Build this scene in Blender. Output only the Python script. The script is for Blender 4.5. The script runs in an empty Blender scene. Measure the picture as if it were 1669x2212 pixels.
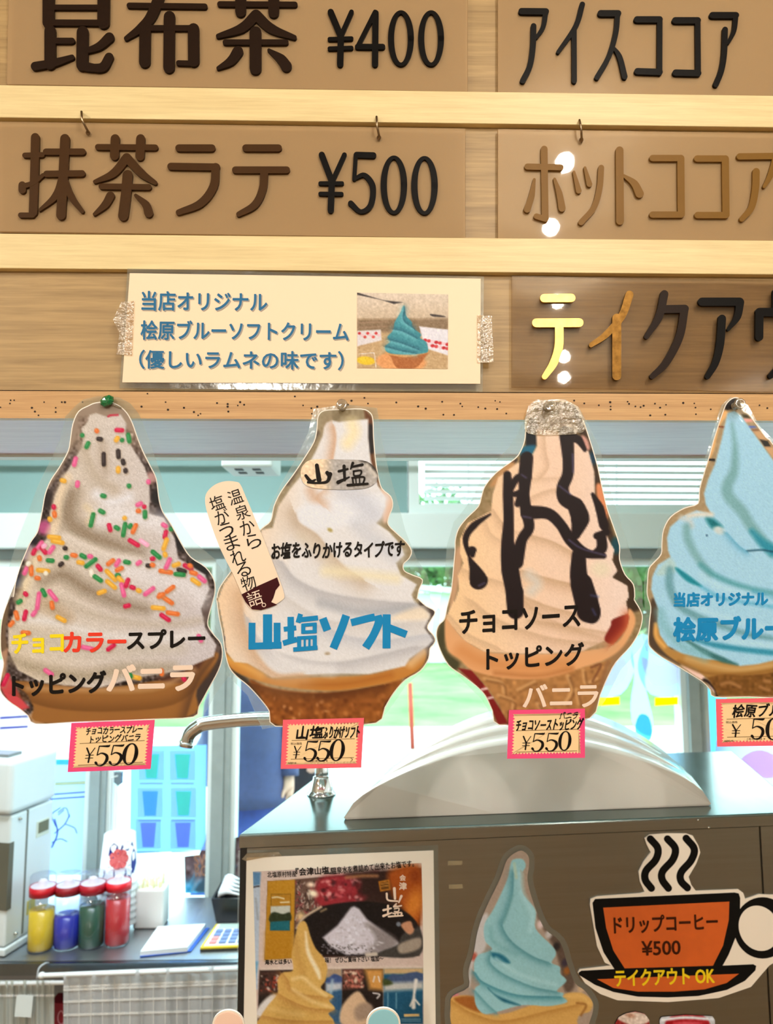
import bpy, bmesh, math, random
import numpy as np
from mathutils import Vector, Matrix

random.seed(4)
rng = np.random.default_rng(4)
SC = bpy.context.scene
COL = SC.collection

# ------------------------------------------------------------------ camera
PW, PH, FPX = 1669.0, 2212.0, 1669.0      # photograph frame and focal length in its pixels
EYE = Vector((0.0, 0.0, 1.70))
PITCH, ROLL = math.radians(6.5), -0.0025
FWD = Vector((0, math.cos(PITCH), math.sin(PITCH)))
_r, _u = Vector((1, 0, 0)), Vector((0, -math.sin(PITCH), math.cos(PITCH)))
RIGHT = _r * math.cos(ROLL) + _u * math.sin(ROLL)
UP = -_r * math.sin(ROLL) + _u * math.cos(ROLL)
cam_data = bpy.data.cameras.new('camera')
cam_data.sensor_fit = 'HORIZONTAL'
cam_data.sensor_width = 26.0
cam_data.lens = 26.0
cam_data.clip_start = 0.02
cam_data.dof.use_dof = True
cam_data.dof.focus_distance = 0.72
cam_data.dof.aperture_fstop = 8.5
cam = bpy.data.objects.new('camera', cam_data)
COL.objects.link(cam)
cam.matrix_world = Matrix(((RIGHT.x, UP.x, -FWD.x, EYE.x), (RIGHT.y, UP.y, -FWD.y, EYE.y),
                           (RIGHT.z, UP.z, -FWD.z, EYE.z), (0, 0, 0, 1)))
SC.camera = cam

# ------------------------------------------------------------------ exposure, world, lamps
SC.view_settings.view_transform = 'Standard'
SC.view_settings.look = 'None'
SC.view_settings.exposure = 0.0
SC.view_settings.gamma = 1.0
SC.view_settings.use_curve_mapping = False
SC.cycles.caustics_reflective = False
SC.cycles.caustics_refractive = False
SC.cycles.sample_clamp_indirect = 6.0
SC.cycles.max_bounces = 10
SC.cycles.transparent_max_bounces = 24

world = bpy.data.worlds.new('overcast_sky')
SC.world = world
world.use_nodes = True
wn = world.node_tree
wn.nodes.clear()
w_out = wn.nodes.new('ShaderNodeOutputWorld')
w_bg = wn.nodes.new('ShaderNodeBackground')
w_bg.inputs[0].default_value = (0.81, 0.97, 1.0, 1)
w_bg.inputs[1].default_value = 7.0
wn.links.new(w_bg.outputs[0], w_out.inputs[0])

def lamp(name, loc, power, col=(1.0, 0.95, 0.87), radius=0.02):
    l = bpy.data.lights.new(name, 'POINT')
    l.energy = power; l.color = col; l.shadow_soft_size = radius
    o = bpy.data.objects.new(name, l); COL.objects.link(o); o.location = loc
    return o

def lamp_area(name, loc, size, power, col):
    l = bpy.data.lights.new(name, 'AREA')
    l.energy = power; l.color = col; l.shape = 'RECTANGLE'; l.size, l.size_y = size
    o = bpy.data.objects.new(name, l); COL.objects.link(o); o.location = loc
    return o

# ------------------------------------------------------------------ planes: pixel of the photo -> point on a real plane
def ray(px, py):
    return RIGHT * ((px - PW / 2) / FPX) + UP * ((PH / 2 - py) / FPX) + FWD

class Plane:
    """vertical plane: through (x0, y0), its x axis turned by th from world +x; offsets go towards the viewer"""
    def __init__(s, x0, y0, th):
        s.o = Vector((x0, y0, 0)); s.ux = Vector((math.cos(th), math.sin(th), 0))
        s.n = Vector((math.sin(th), -math.cos(th), 0)); s.th = th
    def p(s, px, py, off=0.0):
        d = ray(px, py)
        t = ((s.o + s.n * off - EYE).dot(s.n)) / d.dot(s.n)
        return EYE + d * t

def on_z(px, py, z):
    d = ray(px, py)
    return EYE + d * ((z - EYE.z) / d.z)

SIGN = Plane(0, 0.70, 0.025)          # menu wall
CAB = Plane(-0.194, 1.05, math.radians(7.3))   # steel cabinet front
KIT = Plane(0, 2.50, 0.02)            # kitchen window wall
CNT = Plane(0, 2.05, 0.012)           # front of the steel counter

# the shop's ceiling spots: the five whose glints show in the acrylic, found by mirroring, then added unseen ones
def spot_from_glint(px, py, z=2.72):
    P = SIGN.p(px, py, 0.0); d = (P - EYE).normalized()
    d = d - 2 * d.dot(SIGN.n) * SIGN.n
    return P + d * ((z - P.z) / d.z)
GL = [(1220, 350), (1190, 490), (1205, 650), (1218, 770), (1218, 815)]
LAMP_P = 11.0
for g in GL:
    lamp('ceiling_spot', spot_from_glint(*g), LAMP_P)
for (x, y) in ((-1.35, -0.45), (-2.0, -1.5), (-1.5, -0.75)):  # extra lamps, placed so that no glint of theirs shows in the plates
    lamp('ceiling_spot', (x, y, 2.72), LAMP_P)
lamp('ceiling_spot', (-0.45, -2.3, 2.72), 72, radius=.03)      # the brightest: throws the signs' shadows on the dome
for (x, y) in ((-2.6, -2.9), (2.2, -2.6)):
    lamp('ceiling_spot', (x, y, 2.72), 30)

kl = lamp_area('kitchen_fill_light', (-0.7, 1.45, 2.6), (1.2, 0.25), 40, (0.84, 0.97, 1.0))  # added fill lamp that brightens the kitchen

# ------------------------------------------------------------------ materials
def lin(c):
    if isinstance(c, str):
        c = [int(c[i:i + 2], 16) for i in (0, 2, 4)]
    return tuple(((v / 255) / 12.92 if v / 255 <= 0.04045 else ((v / 255 + 0.055) / 1.055) ** 2.4) for v in c)

MATS = {}
def mat(name, col=(200, 200, 200), rough=0.5, metal=0.0, spec=0.5, noise=0.0, nscale=40.0, bump=0.0, bscale=200.0, coat=0.0):
    if name in MATS: return MATS[name]
    m = bpy.data.materials.new(name); m.use_nodes = True
    nt = m.node_tree; b = nt.nodes['Principled BSDF']
    c = lin(col)
    b.inputs['Roughness'].default_value = rough
    b.inputs['Metallic'].default_value = metal
    b.inputs['Specular IOR Level'].default_value = spec
    b.inputs['Coat Weight'].default_value = coat
    b.inputs['Coat Roughness'].default_value = 0.12
    tc = nt.nodes.new('ShaderNodeTexCoord')
    n = nt.nodes.new('ShaderNodeTexNoise'); n.inputs['Scale'].default_value = nscale; n.inputs['Detail'].default_value = 5
    nt.links.new(tc.outputs['Object'], n.inputs['Vector'])
    r = nt.nodes.new('ShaderNodeValToRGB')
    lo = tuple(v * (1 - noise) for v in c); hi = tuple(min(1, v * (1 + noise)) for v in c)
    r.color_ramp.elements[0].position = 0.3; r.color_ramp.elements[1].position = 0.7
    r.color_ramp.elements[0].color = (*lo, 1); r.color_ramp.elements[1].color = (*hi, 1)
    nt.links.new(n.outputs['Fac'], r.inputs['Fac']); nt.links.new(r.outputs['Color'], b.inputs['Base Color'])
    if bump:
        n2 = nt.nodes.new('ShaderNodeTexNoise'); n2.inputs['Scale'].default_value = bscale
        nt.links.new(tc.outputs['Object'], n2.inputs['Vector'])
        bp = nt.nodes.new('ShaderNodeBump'); bp.inputs['Strength'].default_value = bump; bp.inputs['Distance'].default_value = 0.002
        nt.links.new(n2.outputs['Fac'], bp.inputs['Height']); nt.links.new(bp.outputs['Normal'], b.inputs['Normal'])
    MATS[name] = m
    return m

def wood(name, a, b_, stretch=(3, 3, 120), rough=0.45, fine=0.5, seed=0.0, coat=0.0):
    m = bpy.data.materials.new(name); m.use_nodes = True
    nt = m.node_tree; b = nt.nodes['Principled BSDF']; b.inputs['Roughness'].default_value = rough
    b.inputs['Coat Weight'].default_value = coat
    tc = nt.nodes.new('ShaderNodeTexCoord')
    mp = nt.nodes.new('ShaderNodeMapping'); mp.inputs['Scale'].default_value = stretch; mp.inputs['Location'].default_value = (seed, seed, seed)
    nt.links.new(tc.outputs['Object'], mp.inputs['Vector'])
    n = nt.nodes.new('ShaderNodeTexNoise'); n.inputs['Scale'].default_value = 1.0; n.inputs['Detail'].default_value = 8; n.inputs['Roughness'].default_value = 0.65; n.inputs['Distortion'].default_value = 0.6
    nt.links.new(mp.outputs[0], n.inputs['Vector'])
    n2 = nt.nodes.new('ShaderNodeTexNoise'); n2.inputs['Scale'].default_value = 5.0; n2.inputs['Detail'].default_value = 6
    nt.links.new(mp.outputs[0], n2.inputs['Vector'])
    mx = nt.nodes.new('ShaderNodeMath'); mx.operation = 'MULTIPLY_ADD'; mx.inputs[1].default_value = fine; 
    nt.links.new(n2.outputs['Fac'], mx.inputs[0]); nt.links.new(n.outputs['Fac'], mx.inputs[2])
    r = nt.nodes.new('ShaderNodeValToRGB')
    r.color_ramp.elements[0].position = 0.5 - 0.12 + fine * 0.25; r.color_ramp.elements[1].position = 0.5 + 0.14 + fine * 0.5
    r.color_ramp.elements[0].color = (*lin(a), 1); r.color_ramp.elements[1].color = (*lin(b_), 1)
    nt.links.new(mx.outputs[0], r.inputs['Fac']); nt.links.new(r.outputs['Color'], b.inputs['Base Color'])
    bp = nt.nodes.new('ShaderNodeBump'); bp.inputs['Strength'].default_value = 0.15; bp.inputs['Distance'].default_value = 0.001
    nt.links.new(mx.outputs[0], bp.inputs['Height']); nt.links.new(bp.outputs['Normal'], b.inputs['Normal'])
    return m

def clear(name, col, haze=0.1, rough=0.05, gloss=0.06, hazecol=None, wrinkle=0.0, wscale=60, graze=0.5, through=0.4):
    """thin clear plastic or glass: mostly see-through, a little milky, a mirror-like skin"""
    m = bpy.data.materials.new(name); m.use_nodes = True
    nt = m.node_tree; nt.nodes.clear()
    out = nt.nodes.new('ShaderNodeOutputMaterial')
    t = nt.nodes.new('ShaderNodeBsdfTransparent'); t.inputs[0].default_value = (*lin(col), 1)
    d = nt.nodes.new('ShaderNodeBsdfDiffuse'); d.inputs[0].default_value = (*lin(hazecol or col), 1)
    tl = nt.nodes.new('ShaderNodeBsdfTranslucent'); tl.inputs[0].default_value = (*lin(hazecol or col), 1)
    md = nt.nodes.new('ShaderNodeMixShader'); md.inputs[0].default_value = through
    nt.links.new(d.outputs[0], md.inputs[1]); nt.links.new(tl.outputs[0], md.inputs[2])
    m1 = nt.nodes.new('ShaderNodeMixShader'); m1.inputs[0].default_value = haze
    nt.links.new(t.outputs[0], m1.inputs[1]); nt.links.new(md.outputs[0], m1.inputs[2])
    g = nt.nodes.new('ShaderNodeBsdfGlossy'); g.inputs['Roughness'].default_value = rough
    lw = nt.nodes.new('ShaderNodeLayerWeight'); lw.inputs[0].default_value = 0.25
    mr = nt.nodes.new('ShaderNodeMapRange'); mr.inputs['To Min'].default_value = gloss; mr.inputs['To Max'].default_value = graze
    nt.links.new(lw.outputs['Facing'], mr.inputs['Value'])
    pw = nt.nodes.new('ShaderNodeMath'); pw.operation = 'POWER'; pw.inputs[1].default_value = 3.0
    nt.links.new(lw.outputs['Facing'], pw.inputs[0]); nt.links.new(pw.outputs[0], mr.inputs['Value'])
    m2 = nt.nodes.new('ShaderNodeMixShader')
    nt.links.new(mr.outputs[0], m2.inputs[0]); nt.links.new(m1.outputs[0], m2.inputs[1]); nt.links.new(g.outputs[0], m2.inputs[2])
    if wrinkle:
        tc = nt.nodes.new('ShaderNodeTexCoord'); n = nt.nodes.new('ShaderNodeTexNoise')
        n.inputs['Scale'].default_value = wscale; n.inputs['Detail'].default_value = 4
        nt.links.new(tc.outputs['Object'], n.inputs['Vector'])
        bp = nt.nodes.new('ShaderNodeBump'); bp.inputs['Strength'].default_value = wrinkle; bp.inputs['Distance'].default_value = 0.004
        nt.links.new(n.outputs['Fac'], bp.inputs['Height']); nt.links.new(bp.outputs['Normal'], g.inputs['Normal'])
    nt.links.new(m2.outputs[0], out.inputs[0])
    return m

def print_mat(name, rough=0.3, coat=0.0, wrinkle=0.0, spec=0.2):
    """ink on paper: colour per point of the printed sheet"""
    m = bpy.data.materials.new(name); m.use_nodes = True
    nt = m.node_tree; b = nt.nodes['Principled BSDF']
    a = nt.nodes.new('ShaderNodeAttribute'); a.attribute_name = 'ink'
    nt.links.new(a.outputs['Color'], b.inputs['Base Color']); b.inputs['Specular IOR Level'].default_value = spec
    b.inputs['Roughness'].default_value = rough; b.inputs['Coat Weight'].default_value = coat; b.inputs['Coat Roughness'].default_value = 0.08
    if wrinkle:
        tc = nt.nodes.new('ShaderNodeTexCoord'); n = nt.nodes.new('ShaderNodeTexNoise')
        n.inputs['Scale'].default_value = 22; n.inputs['Detail'].default_value = 5
        nt.links.new(tc.outputs['Object'], n.inputs['Vector'])
        bp = nt.nodes.new('ShaderNodeBump'); bp.inputs['Strength'].default_value = wrinkle; bp.inputs['Distance'].default_value = 0.004
        nt.links.new(n.outputs['Fac'], bp.inputs['Height']); nt.links.new(bp.outputs['Normal'], b.inputs['Coat Normal'])
    return m

# ------------------------------------------------------------------ objects
def tag(o, label=None, cat=None, group=None, kind=None):
    if label: o['label'] = label
    if cat: o['category'] = cat
    if group: o['group'] = group
    if kind: o['kind'] = kind
    return o

def thing(name, loc, label, cat, group=None):
    o = bpy.data.objects.new(name, None); o.empty_display_size = 0.02
    COL.objects.link(o); o.location = loc
    return tag(o, label, cat, group)

def link_mesh(name, me, mats, parent=None, smooth=False):
    n = len(me.vertices); co = np.empty(n * 3, dtype=np.float64); me.vertices.foreach_get('co', co); co = co.reshape(-1, 3)
    lo, hi = co.min(0), co.max(0); base = np.array([(lo[0] + hi[0]) / 2, (lo[1] + hi[1]) / 2, lo[2]])
    me.vertices.foreach_set('co', (co - base).ravel()); me.update()
    for m in (mats if isinstance(mats, (list, tuple)) else [mats]): me.materials.append(m)
    if smooth: me.polygons.foreach_set('use_smooth', [True] * len(me.polygons))
    o = bpy.data.objects.new(name, me); COL.objects.link(o)
    o.location = Vector(base)
    if parent:
        w = Vector((0, 0, 0)); q = parent
        while q: w += q.location; q = q.parent
        o.parent = parent; o.location = Vector(base) - w
    return o

def catmull(pts, n=6, closed=False):
    P = [np.array(p, float) for p in pts]; out = []
    m = len(P)
    for i in range(m if closed else m - 1):
        p0 = P[i - 1] if (closed or i > 0) else 2 * P[0] - P[1]
        p1 = P[i]; p2 = P[(i + 1) % m]
        p3 = P[(i + 2) % m] if (closed or i + 2 < m) else 2 * P[-1] - P[-2]
        for k in range(n):
            t = k / n
            out.append(0.5 * (2 * p1 + (p2 - p0) * t + (2 * p0 - 5 * p1 + 4 * p2 - p3) * t * t + (3 * p1 - p0 - 3 * p2 + p3) * t ** 3))
    if not closed: out.append(P[-1])
    return [tuple(q) for q in out]

class MB:
    def __init__(s): s.v = []; s.f = []; s.mi = []; s.sm = []
    def add(s, vs, fs, mi=0, sm=False):
        b = len(s.v); s.v += [tuple(q) for q in vs]; s.f += [tuple(i + b for i in f) for f in fs]; s.mi += [mi] * len(fs); s.sm += [sm] * len(fs)
        return s
    def box(s, c, half, th=0.0, mi=0):
        c = Vector(c); cx, sx = math.cos(th), math.sin(th); vs = []
        for dz in (-1, 1):
            for a, b in ((-1, -1), (1, -1), (1, 1), (-1, 1)):
                x, y = a * half[0], b * half[1]
                vs.append((c.x + x * cx - y * sx, c.y + x * sx + y * cx, c.z + dz * half[2]))
        return s.add(vs, [(3, 2, 1, 0), (4, 5, 6, 7), (0, 1, 5, 4), (1, 2, 6, 5), (2, 3, 7, 6), (3, 0, 4, 7)], mi)
    def prism(s, front, back, mi=0, sm=False):
        n = len(front)
        s.add(list(front) + list(back), [tuple(range(n)), tuple(range(2 * n - 1, n - 1, -1))] , mi)
        b = len(s.v) - 2 * n
        s.f += [(b + (i + 1) % n, b + i, b + n + i, b + n + (i + 1) % n) for i in range(n)]; s.mi += [mi] * n; s.sm += [sm] * n
        return s
    def slab(s, px, pl, off, th, mi=0):
        """outline in photo pixels, standing on a plane at its own distance, th metres thick"""
        px = list(px)
        ar = sum(px[i][0] * px[(i + 1) % len(px)][1] - px[(i + 1) % len(px)][0] * px[i][1] for i in range(len(px)))
        if ar > 0: px.reverse()
        fr = [pl.p(x, y, off) for x, y in px]; bk = [q - pl.n * th for q in fr]
        return s.prism(fr, bk, mi)
    def flat(s, px, pl, off, mi=0):
        px = list(px)
        ar = sum(px[i][0] * px[(i + 1) % len(px)][1] - px[(i + 1) % len(px)][0] * px[i][1] for i in range(len(px)))
        if ar > 0: px.reverse()
        return s.add([pl.p(x, y, off) for x, y in px], [tuple(range(len(px)))], mi)
    def tube(s, pts, rad, seg=10, mi=0, cap=True):
        P = [Vector(p) for p in pts]; R = rad if isinstance(rad, (list, tuple)) else [rad] * len(P)
        rings = []; up = Vector((0, 0, 1)); prev = None
        for i, p in enumerate(P):
            d = (P[min(i + 1, len(P) - 1)] - P[max(i - 1, 0)]).normalized()
            if prev is None:
                a = d.cross(up if abs(d.z) < 0.9 else Vector((1, 0, 0))).normalized()
            else:
                a = (prev - d * prev.dot(d)).normalized()
            prev = a; b = d.cross(a)
            rings.append([p + (a * math.cos(2 * math.pi * k / seg) + b * math.sin(2 * math.pi * k / seg)) * R[i] for k in range(seg)])
        vs = [q for r in rings for q in r]; fs = []
        for i in range(len(P) - 1):
            for k in range(seg):
                fs.append((i * seg + k, i * seg + (k + 1) % seg, (i + 1) * seg + (k + 1) % seg, (i + 1) * seg + k))
        s.add(vs, fs, mi, True)
        if cap:
            b = len(s.v) - len(vs); s.f += [tuple(b + k for k in range(seg))[::-1], tuple(b + len(vs) - seg + k for k in range(seg))]; s.mi += [mi, mi]; s.sm += [False, False]
        return s
    def lathe(s, c, prof, seg=24, mi=0, tilt=None, sm=True):
        c = Vector(c); vs = []; n = len(prof)
        for k in range(seg):
            a = 2 * math.pi * k / seg
            for r, z in prof:
                q = Vector((r * math.cos(a), r * math.sin(a), z))
                if tilt is not None: q = tilt @ q
                vs.append(c + q)
        fs = []
        for k in range(seg):
            k2 = (k + 1) % seg
            for i in range(n - 1):
                fs.append((k * n + i, k2 * n + i, k2 * n + i + 1, k * n + i + 1))
        s.add(vs, fs, mi, sm)
        return s
    def loft(s, rings, mi=0, cap=True, sm=True):
        n = len(rings[0]); vs = [q for r in rings for q in r]; fs = []
        for i in range(len(rings) - 1):
            for k in range(n): fs.append((i * n + k, i * n + (k + 1) % n, (i + 1) * n + (k + 1) % n, (i + 1) * n + k))
        s.add(vs, fs, mi, sm)
        if cap:
            b = len(s.v) - len(vs); s.f += [tuple(b + k for k in range(n))[::-1], tuple(b + len(vs) - n + k for k in range(n))]; s.mi += [mi, mi]; s.sm += [False, False]
        return s
    def build(s, name, mats, parent=None):
        me = bpy.data.meshes.new(name); me.from_pydata(s.v, [], s.f)
        o = link_mesh(name, me, mats, parent)
        me.polygons.foreach_set('material_index', s.mi); me.polygons.foreach_set('use_smooth', s.sm); me.update()
        return o

def bevel(o, w=0.003, seg=2):
    m = o.modifiers.new('bevel', 'BEVEL'); m.width = w; m.segments = seg; m.limit_method = 'ANGLE'; m.angle_limit = math.radians(40)
    return o

def crop(x0, y0, k):
    """reading points off an enlarged detail of the photo"""
    return lambda pts: [(x0 + p[0] / k, y0 + p[1] / k) + tuple(q / k for q in p[2:]) for p in pts]

def dens(w, n):
    if not isinstance(w, (list, tuple)): return [w] * n
    if len(w) == n: return list(w)
    return list(np.interp(np.linspace(0, 1, n), np.linspace(0, 1, len(w)), w))

def stroke_shapes(pts, w, curved, cap=True):
    """quads and round ends of one brush stroke, in pixels"""
    if curved and len(pts) > 2: Q = catmull(pts, 6)
    else: Q = [tuple(p) for p in pts]
    W = dens(w, len(Q)) if not (isinstance(w, (list, tuple)) and len(w) == len(pts)) else list(np.interp(np.linspace(0, len(pts) - 1, len(Q)), range(len(pts)), w))
    shapes = []; L = []; R = []
    for i, (x, y) in enumerate(Q):
        a = Q[max(i - 1, 0)]; b = Q[min(i + 1, len(Q) - 1)]
        dx, dy = b[0] - a[0], b[1] - a[1]; l = math.hypot(dx, dy) or 1
        nx, ny = -dy / l, dx / l; h = W[i] / 2
        L.append((x + nx * h, y + ny * h)); R.append((x - nx * h, y - ny * h))
    if cap:
        def arc(i, j, sgn):
            c = Q[i]; d = (Q[i][0] - Q[j][0], Q[i][1] - Q[j][1]); a0 = math.atan2(d[1], d[0]); h = W[i] / 2
            return [(c[0] + h * math.cos(a0 + t), c[1] + h * math.sin(a0 + t)) for t in np.linspace(-math.pi / 2, math.pi / 2, 9)[1:-1]]
        end = arc(-1, -2, 1); st = arc(0, 1, 1)
        return R + end + L[::-1] + st
    return R + L[::-1]

def glyph_mesh(name, K, strokes, pl, off, th, m, parent, cap=True):
    mb = MB()
    for j, st in enumerate(strokes):
        pts, w = st[0], st[1]; curved = len(pts) > 2
        P = K(pts); k = K([(0, 0)])[0]; k2 = K([(1, 0)])[0]; sc = k2[0] - k[0]
        ww = [q * sc for q in w] if isinstance(w, (list, tuple)) else w * sc
        sh = stroke_shapes(P, ww, curved, cap)
        o2 = off + 0.00004 * j
        if th > 0: mb.slab(sh, pl, o2, th)
        else: mb.flat(sh, pl, o2)
    return mb.build(name, m, parent)

_tcache = {}
def text_tris(body, bold):
    key = (body, bold)
    if key in _tcache: return _tcache[key]
    c = bpy.data.curves.new('t', 'FONT'); c.body = body; c.size = 1; c.offset = bold; c.resolution_u = 3
    o = bpy.data.objects.new('t', c); COL.objects.link(o)
    me = bpy.data.meshes.new_from_object(o.evaluated_get(bpy.context.evaluated_depsgraph_get()))
    v = np.array([q.co[:2] for q in me.vertices]); f = [tuple(p.vertices) for p in me.polygons]
    bpy.data.objects.remove(o); bpy.data.curves.remove(c); bpy.data.meshes.remove(me)
    _tcache[key] = (v, f)
    return v, f

def text(name, body, pl, off, A, B, h, m, parent, bold=0.0, up=None, wob=0.0, label=None, mb=None):
    """lettering whose ink fills the box on A->B (its lower edge, photo pixels) and h high"""
    v, f = text_tris(body, 0.0)
    lo, hi = v.min(0), v.max(0); q = (v - lo) / np.maximum(hi - lo, 1e-6)
    ux, uy = B[0] - A[0], B[1] - A[1]; l = math.hypot(ux, uy)
    if up is None: up = (uy / l, -ux / l)
    X = A[0] + q[:, 0] * ux + q[:, 1] * h * up[0]; Y = A[1] + q[:, 0] * uy + q[:, 1] * h * up[1]
    if wob: Y = Y + wob * np.sin(q[:, 0] * 17.0 + 1.3); X = X + wob * 0.8 * np.sin(q[:, 0] * 29 + q[:, 1] * 4)
    own = mb is None
    mb = mb or MB()
    r = bold * h
    if r > 0.15:      # heavier strokes: the same outline pressed again a little way round each side
        for k in range(8):
            a = k * math.pi / 4; mb.add([pl.p(x + r * math.cos(a), y + r * math.sin(a), off + 0.000012 * (k + 1)) for x, y in zip(X, Y)], f)
    mb.add([pl.p(x, y, off) for x, y in zip(X, Y)], f)
    if not own: return mb
    o = mb.build(name, m, parent)
    if label: o['label'] = label
    return o

# ------------------------------------------------------------------ ink: what is printed on the paper sheets
def seg_dist(P, pts, W):
    """distance to a polyline, minus its local half width; also signed side"""
    d = np.full(len(P), 1e9); side = np.zeros(len(P))
    for i in range(len(pts) - 1):
        a = np.array(pts[i][:2]); b = np.array(pts[i + 1][:2]); ab = b - a; L2 = max(ab @ ab, 1e-9)
        t = np.clip(((P - a) @ ab) / L2, 0, 1); q = a + t[:, None] * ab
        dd = np.hypot(P[:, 0] - q[:, 0], P[:, 1] - q[:, 1]); v = dd - (W[i] + (W[i + 1] - W[i]) * t)
        m = v < d; d[m] = v[m]
        cr = ab[0] * (P[:, 1] - a[1]) - ab[1] * (P[:, 0] - a[0]); side[m] = np.sign(cr)[m]
    return d, side

class Ink:
    def __init__(s, P, base):
        s.P = P; s.c = np.tile(np.array(base, float), (len(P), 1))
    def _mix(s, idx, a, col):
        a = np.clip(a, 0, 1)[:, None]; s.c[idx] = s.c[idx] * (1 - a) + np.array(col, float) * a
    def _box(s, pts, pad):
        q = np.array([p[:2] for p in pts]); lo = q.min(0) - pad; hi = q.max(0) + pad
        return np.nonzero((s.P[:, 0] > lo[0]) & (s.P[:, 0] < hi[0]) & (s.P[:, 1] > lo[1]) & (s.P[:, 1] < hi[1]))[0]
    def inside(s, P, pts):
        x, y = P[:, 0], P[:, 1]; r = np.zeros(len(P), bool); n = len(pts)
        for i in range(n):
            x1, y1 = pts[i][:2]; x2, y2 = pts[(i + 1) % n][:2]
            if y1 == y2: continue
            m = ((y1 > y) != (y2 > y)) & (x < (x2 - x1) * (y - y1) / (y2 - y1) + x1); r ^= m
        return r
    def poly(s, pts, col, soft=1.5, a=1.0, curve=True):
        pts = catmull(pts, 5, True) if curve else list(pts)
        i = s._box(pts, soft * 2)
        if not len(i): return s
        P = s.P[i]; d, _ = seg_dist(P, pts + [pts[0]], [0] * (len(pts) + 1)); d = np.where(s.inside(P, pts), -d, d)
        s._mix(i, a * np.clip(0.5 - d / (2 * soft), 0, 1), col); return s
    def line(s, pts, w, col, soft=1.5, a=1.0, curve=True):
        W0 = w if isinstance(w, (list, tuple)) else [w] * len(pts); n0 = len(pts)
        if curve and len(pts) > 2:
            Q = catmull(pts, 5); W = list(np.interp(np.linspace(0, n0 - 1, len(Q)), np.linspace(0, n0 - 1, len(W0)), W0))
        else: Q = pts; W = dens(W0, len(Q))
        W = [q / 2 for q in W]; i = s._box(Q, max(W) + soft * 2)
        if not len(i): return s
        d, _ = seg_dist(s.P[i], Q, W); s._mix(i, a * np.clip(0.5 - d / (2 * soft), 0, 1), col); return s
    def fold(s, pts, w, col, a=0.6, edge=2.0, flip=1):
        """a crease: strong on the line, fading away on one side of it"""
        Q = catmull(pts, 5) if len(pts) > 2 else pts; i = s._box(Q, w * 3)
        if not len(i): return s
        d, sd = seg_dist(s.P[i], Q, [0] * len(Q)); sd = sd * flip
        al = np.where(sd > 0, np.exp(-(d / w) ** 1.5), np.exp(-(d / edge) ** 2))
        t = np.array([q[:2] for q in Q]); 
        s._mix(i, a * al, col); return s
    def dot(s, x, y, rx, ry, ang, col, soft=1.5, a=1.0):
        R = max(rx, ry) + soft * 2; i = s._box([(x, y)], R)
        if not len(i): return s
        p = s.P[i] - np.array([x, y]); ca, sa = math.cos(ang), math.sin(ang)
        u = p[:, 0] * ca + p[:, 1] * sa; v = -p[:, 0] * sa + p[:, 1] * ca
        r = np.sqrt((u / rx) ** 2 + (v / ry) ** 2); d = (r - 1) * min(rx, ry)
        s._mix(i, a * np.clip(0.5 - d / (2 * soft), 0, 1), col); return s
    def ramp(s, ax, p0, p1, col, a=1.0, idx=None):
        t = np.clip((s.P[:, ax] - p0) / (p1 - p0), 0, 1); t = t * t * (3 - 2 * t)
        s._mix(np.arange(len(s.P)), a * t, col); return s
    def grain(s, amt, cell=6.0, seed=0, tint=(1, 1, 1), box=None):
        """blotchy print grain: value noise"""
        g = np.random.default_rng(seed)
        lo = s.P.min(0); q = (s.P - lo) / cell; n = (np.ceil(q.max(0)).astype(int) + 2)
        T = g.normal(0, 1, n); i0 = q.astype(int); f = q - i0; f = f * f * (3 - 2 * f)
        v = (T[i0[:, 0], i0[:, 1]] * (1 - f[:, 0]) * (1 - f[:, 1]) + T[i0[:, 0] + 1, i0[:, 1]] * f[:, 0] * (1 - f[:, 1])
             + T[i0[:, 0], i0[:, 1] + 1] * (1 - f[:, 0]) * f[:, 1] + T[i0[:, 0] + 1, i0[:, 1] + 1] * f[:, 0] * f[:, 1])
        if box is not None: v = v * box
        s.c += (v * amt)[:, None] * np.array(tint); return s

def lin_arr(c):
    c = np.clip(c, 0, 255) / 255; return np.where(c <= 0.04045, c / 12.92, ((c + 0.055) / 1.055) ** 2.4)

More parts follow.
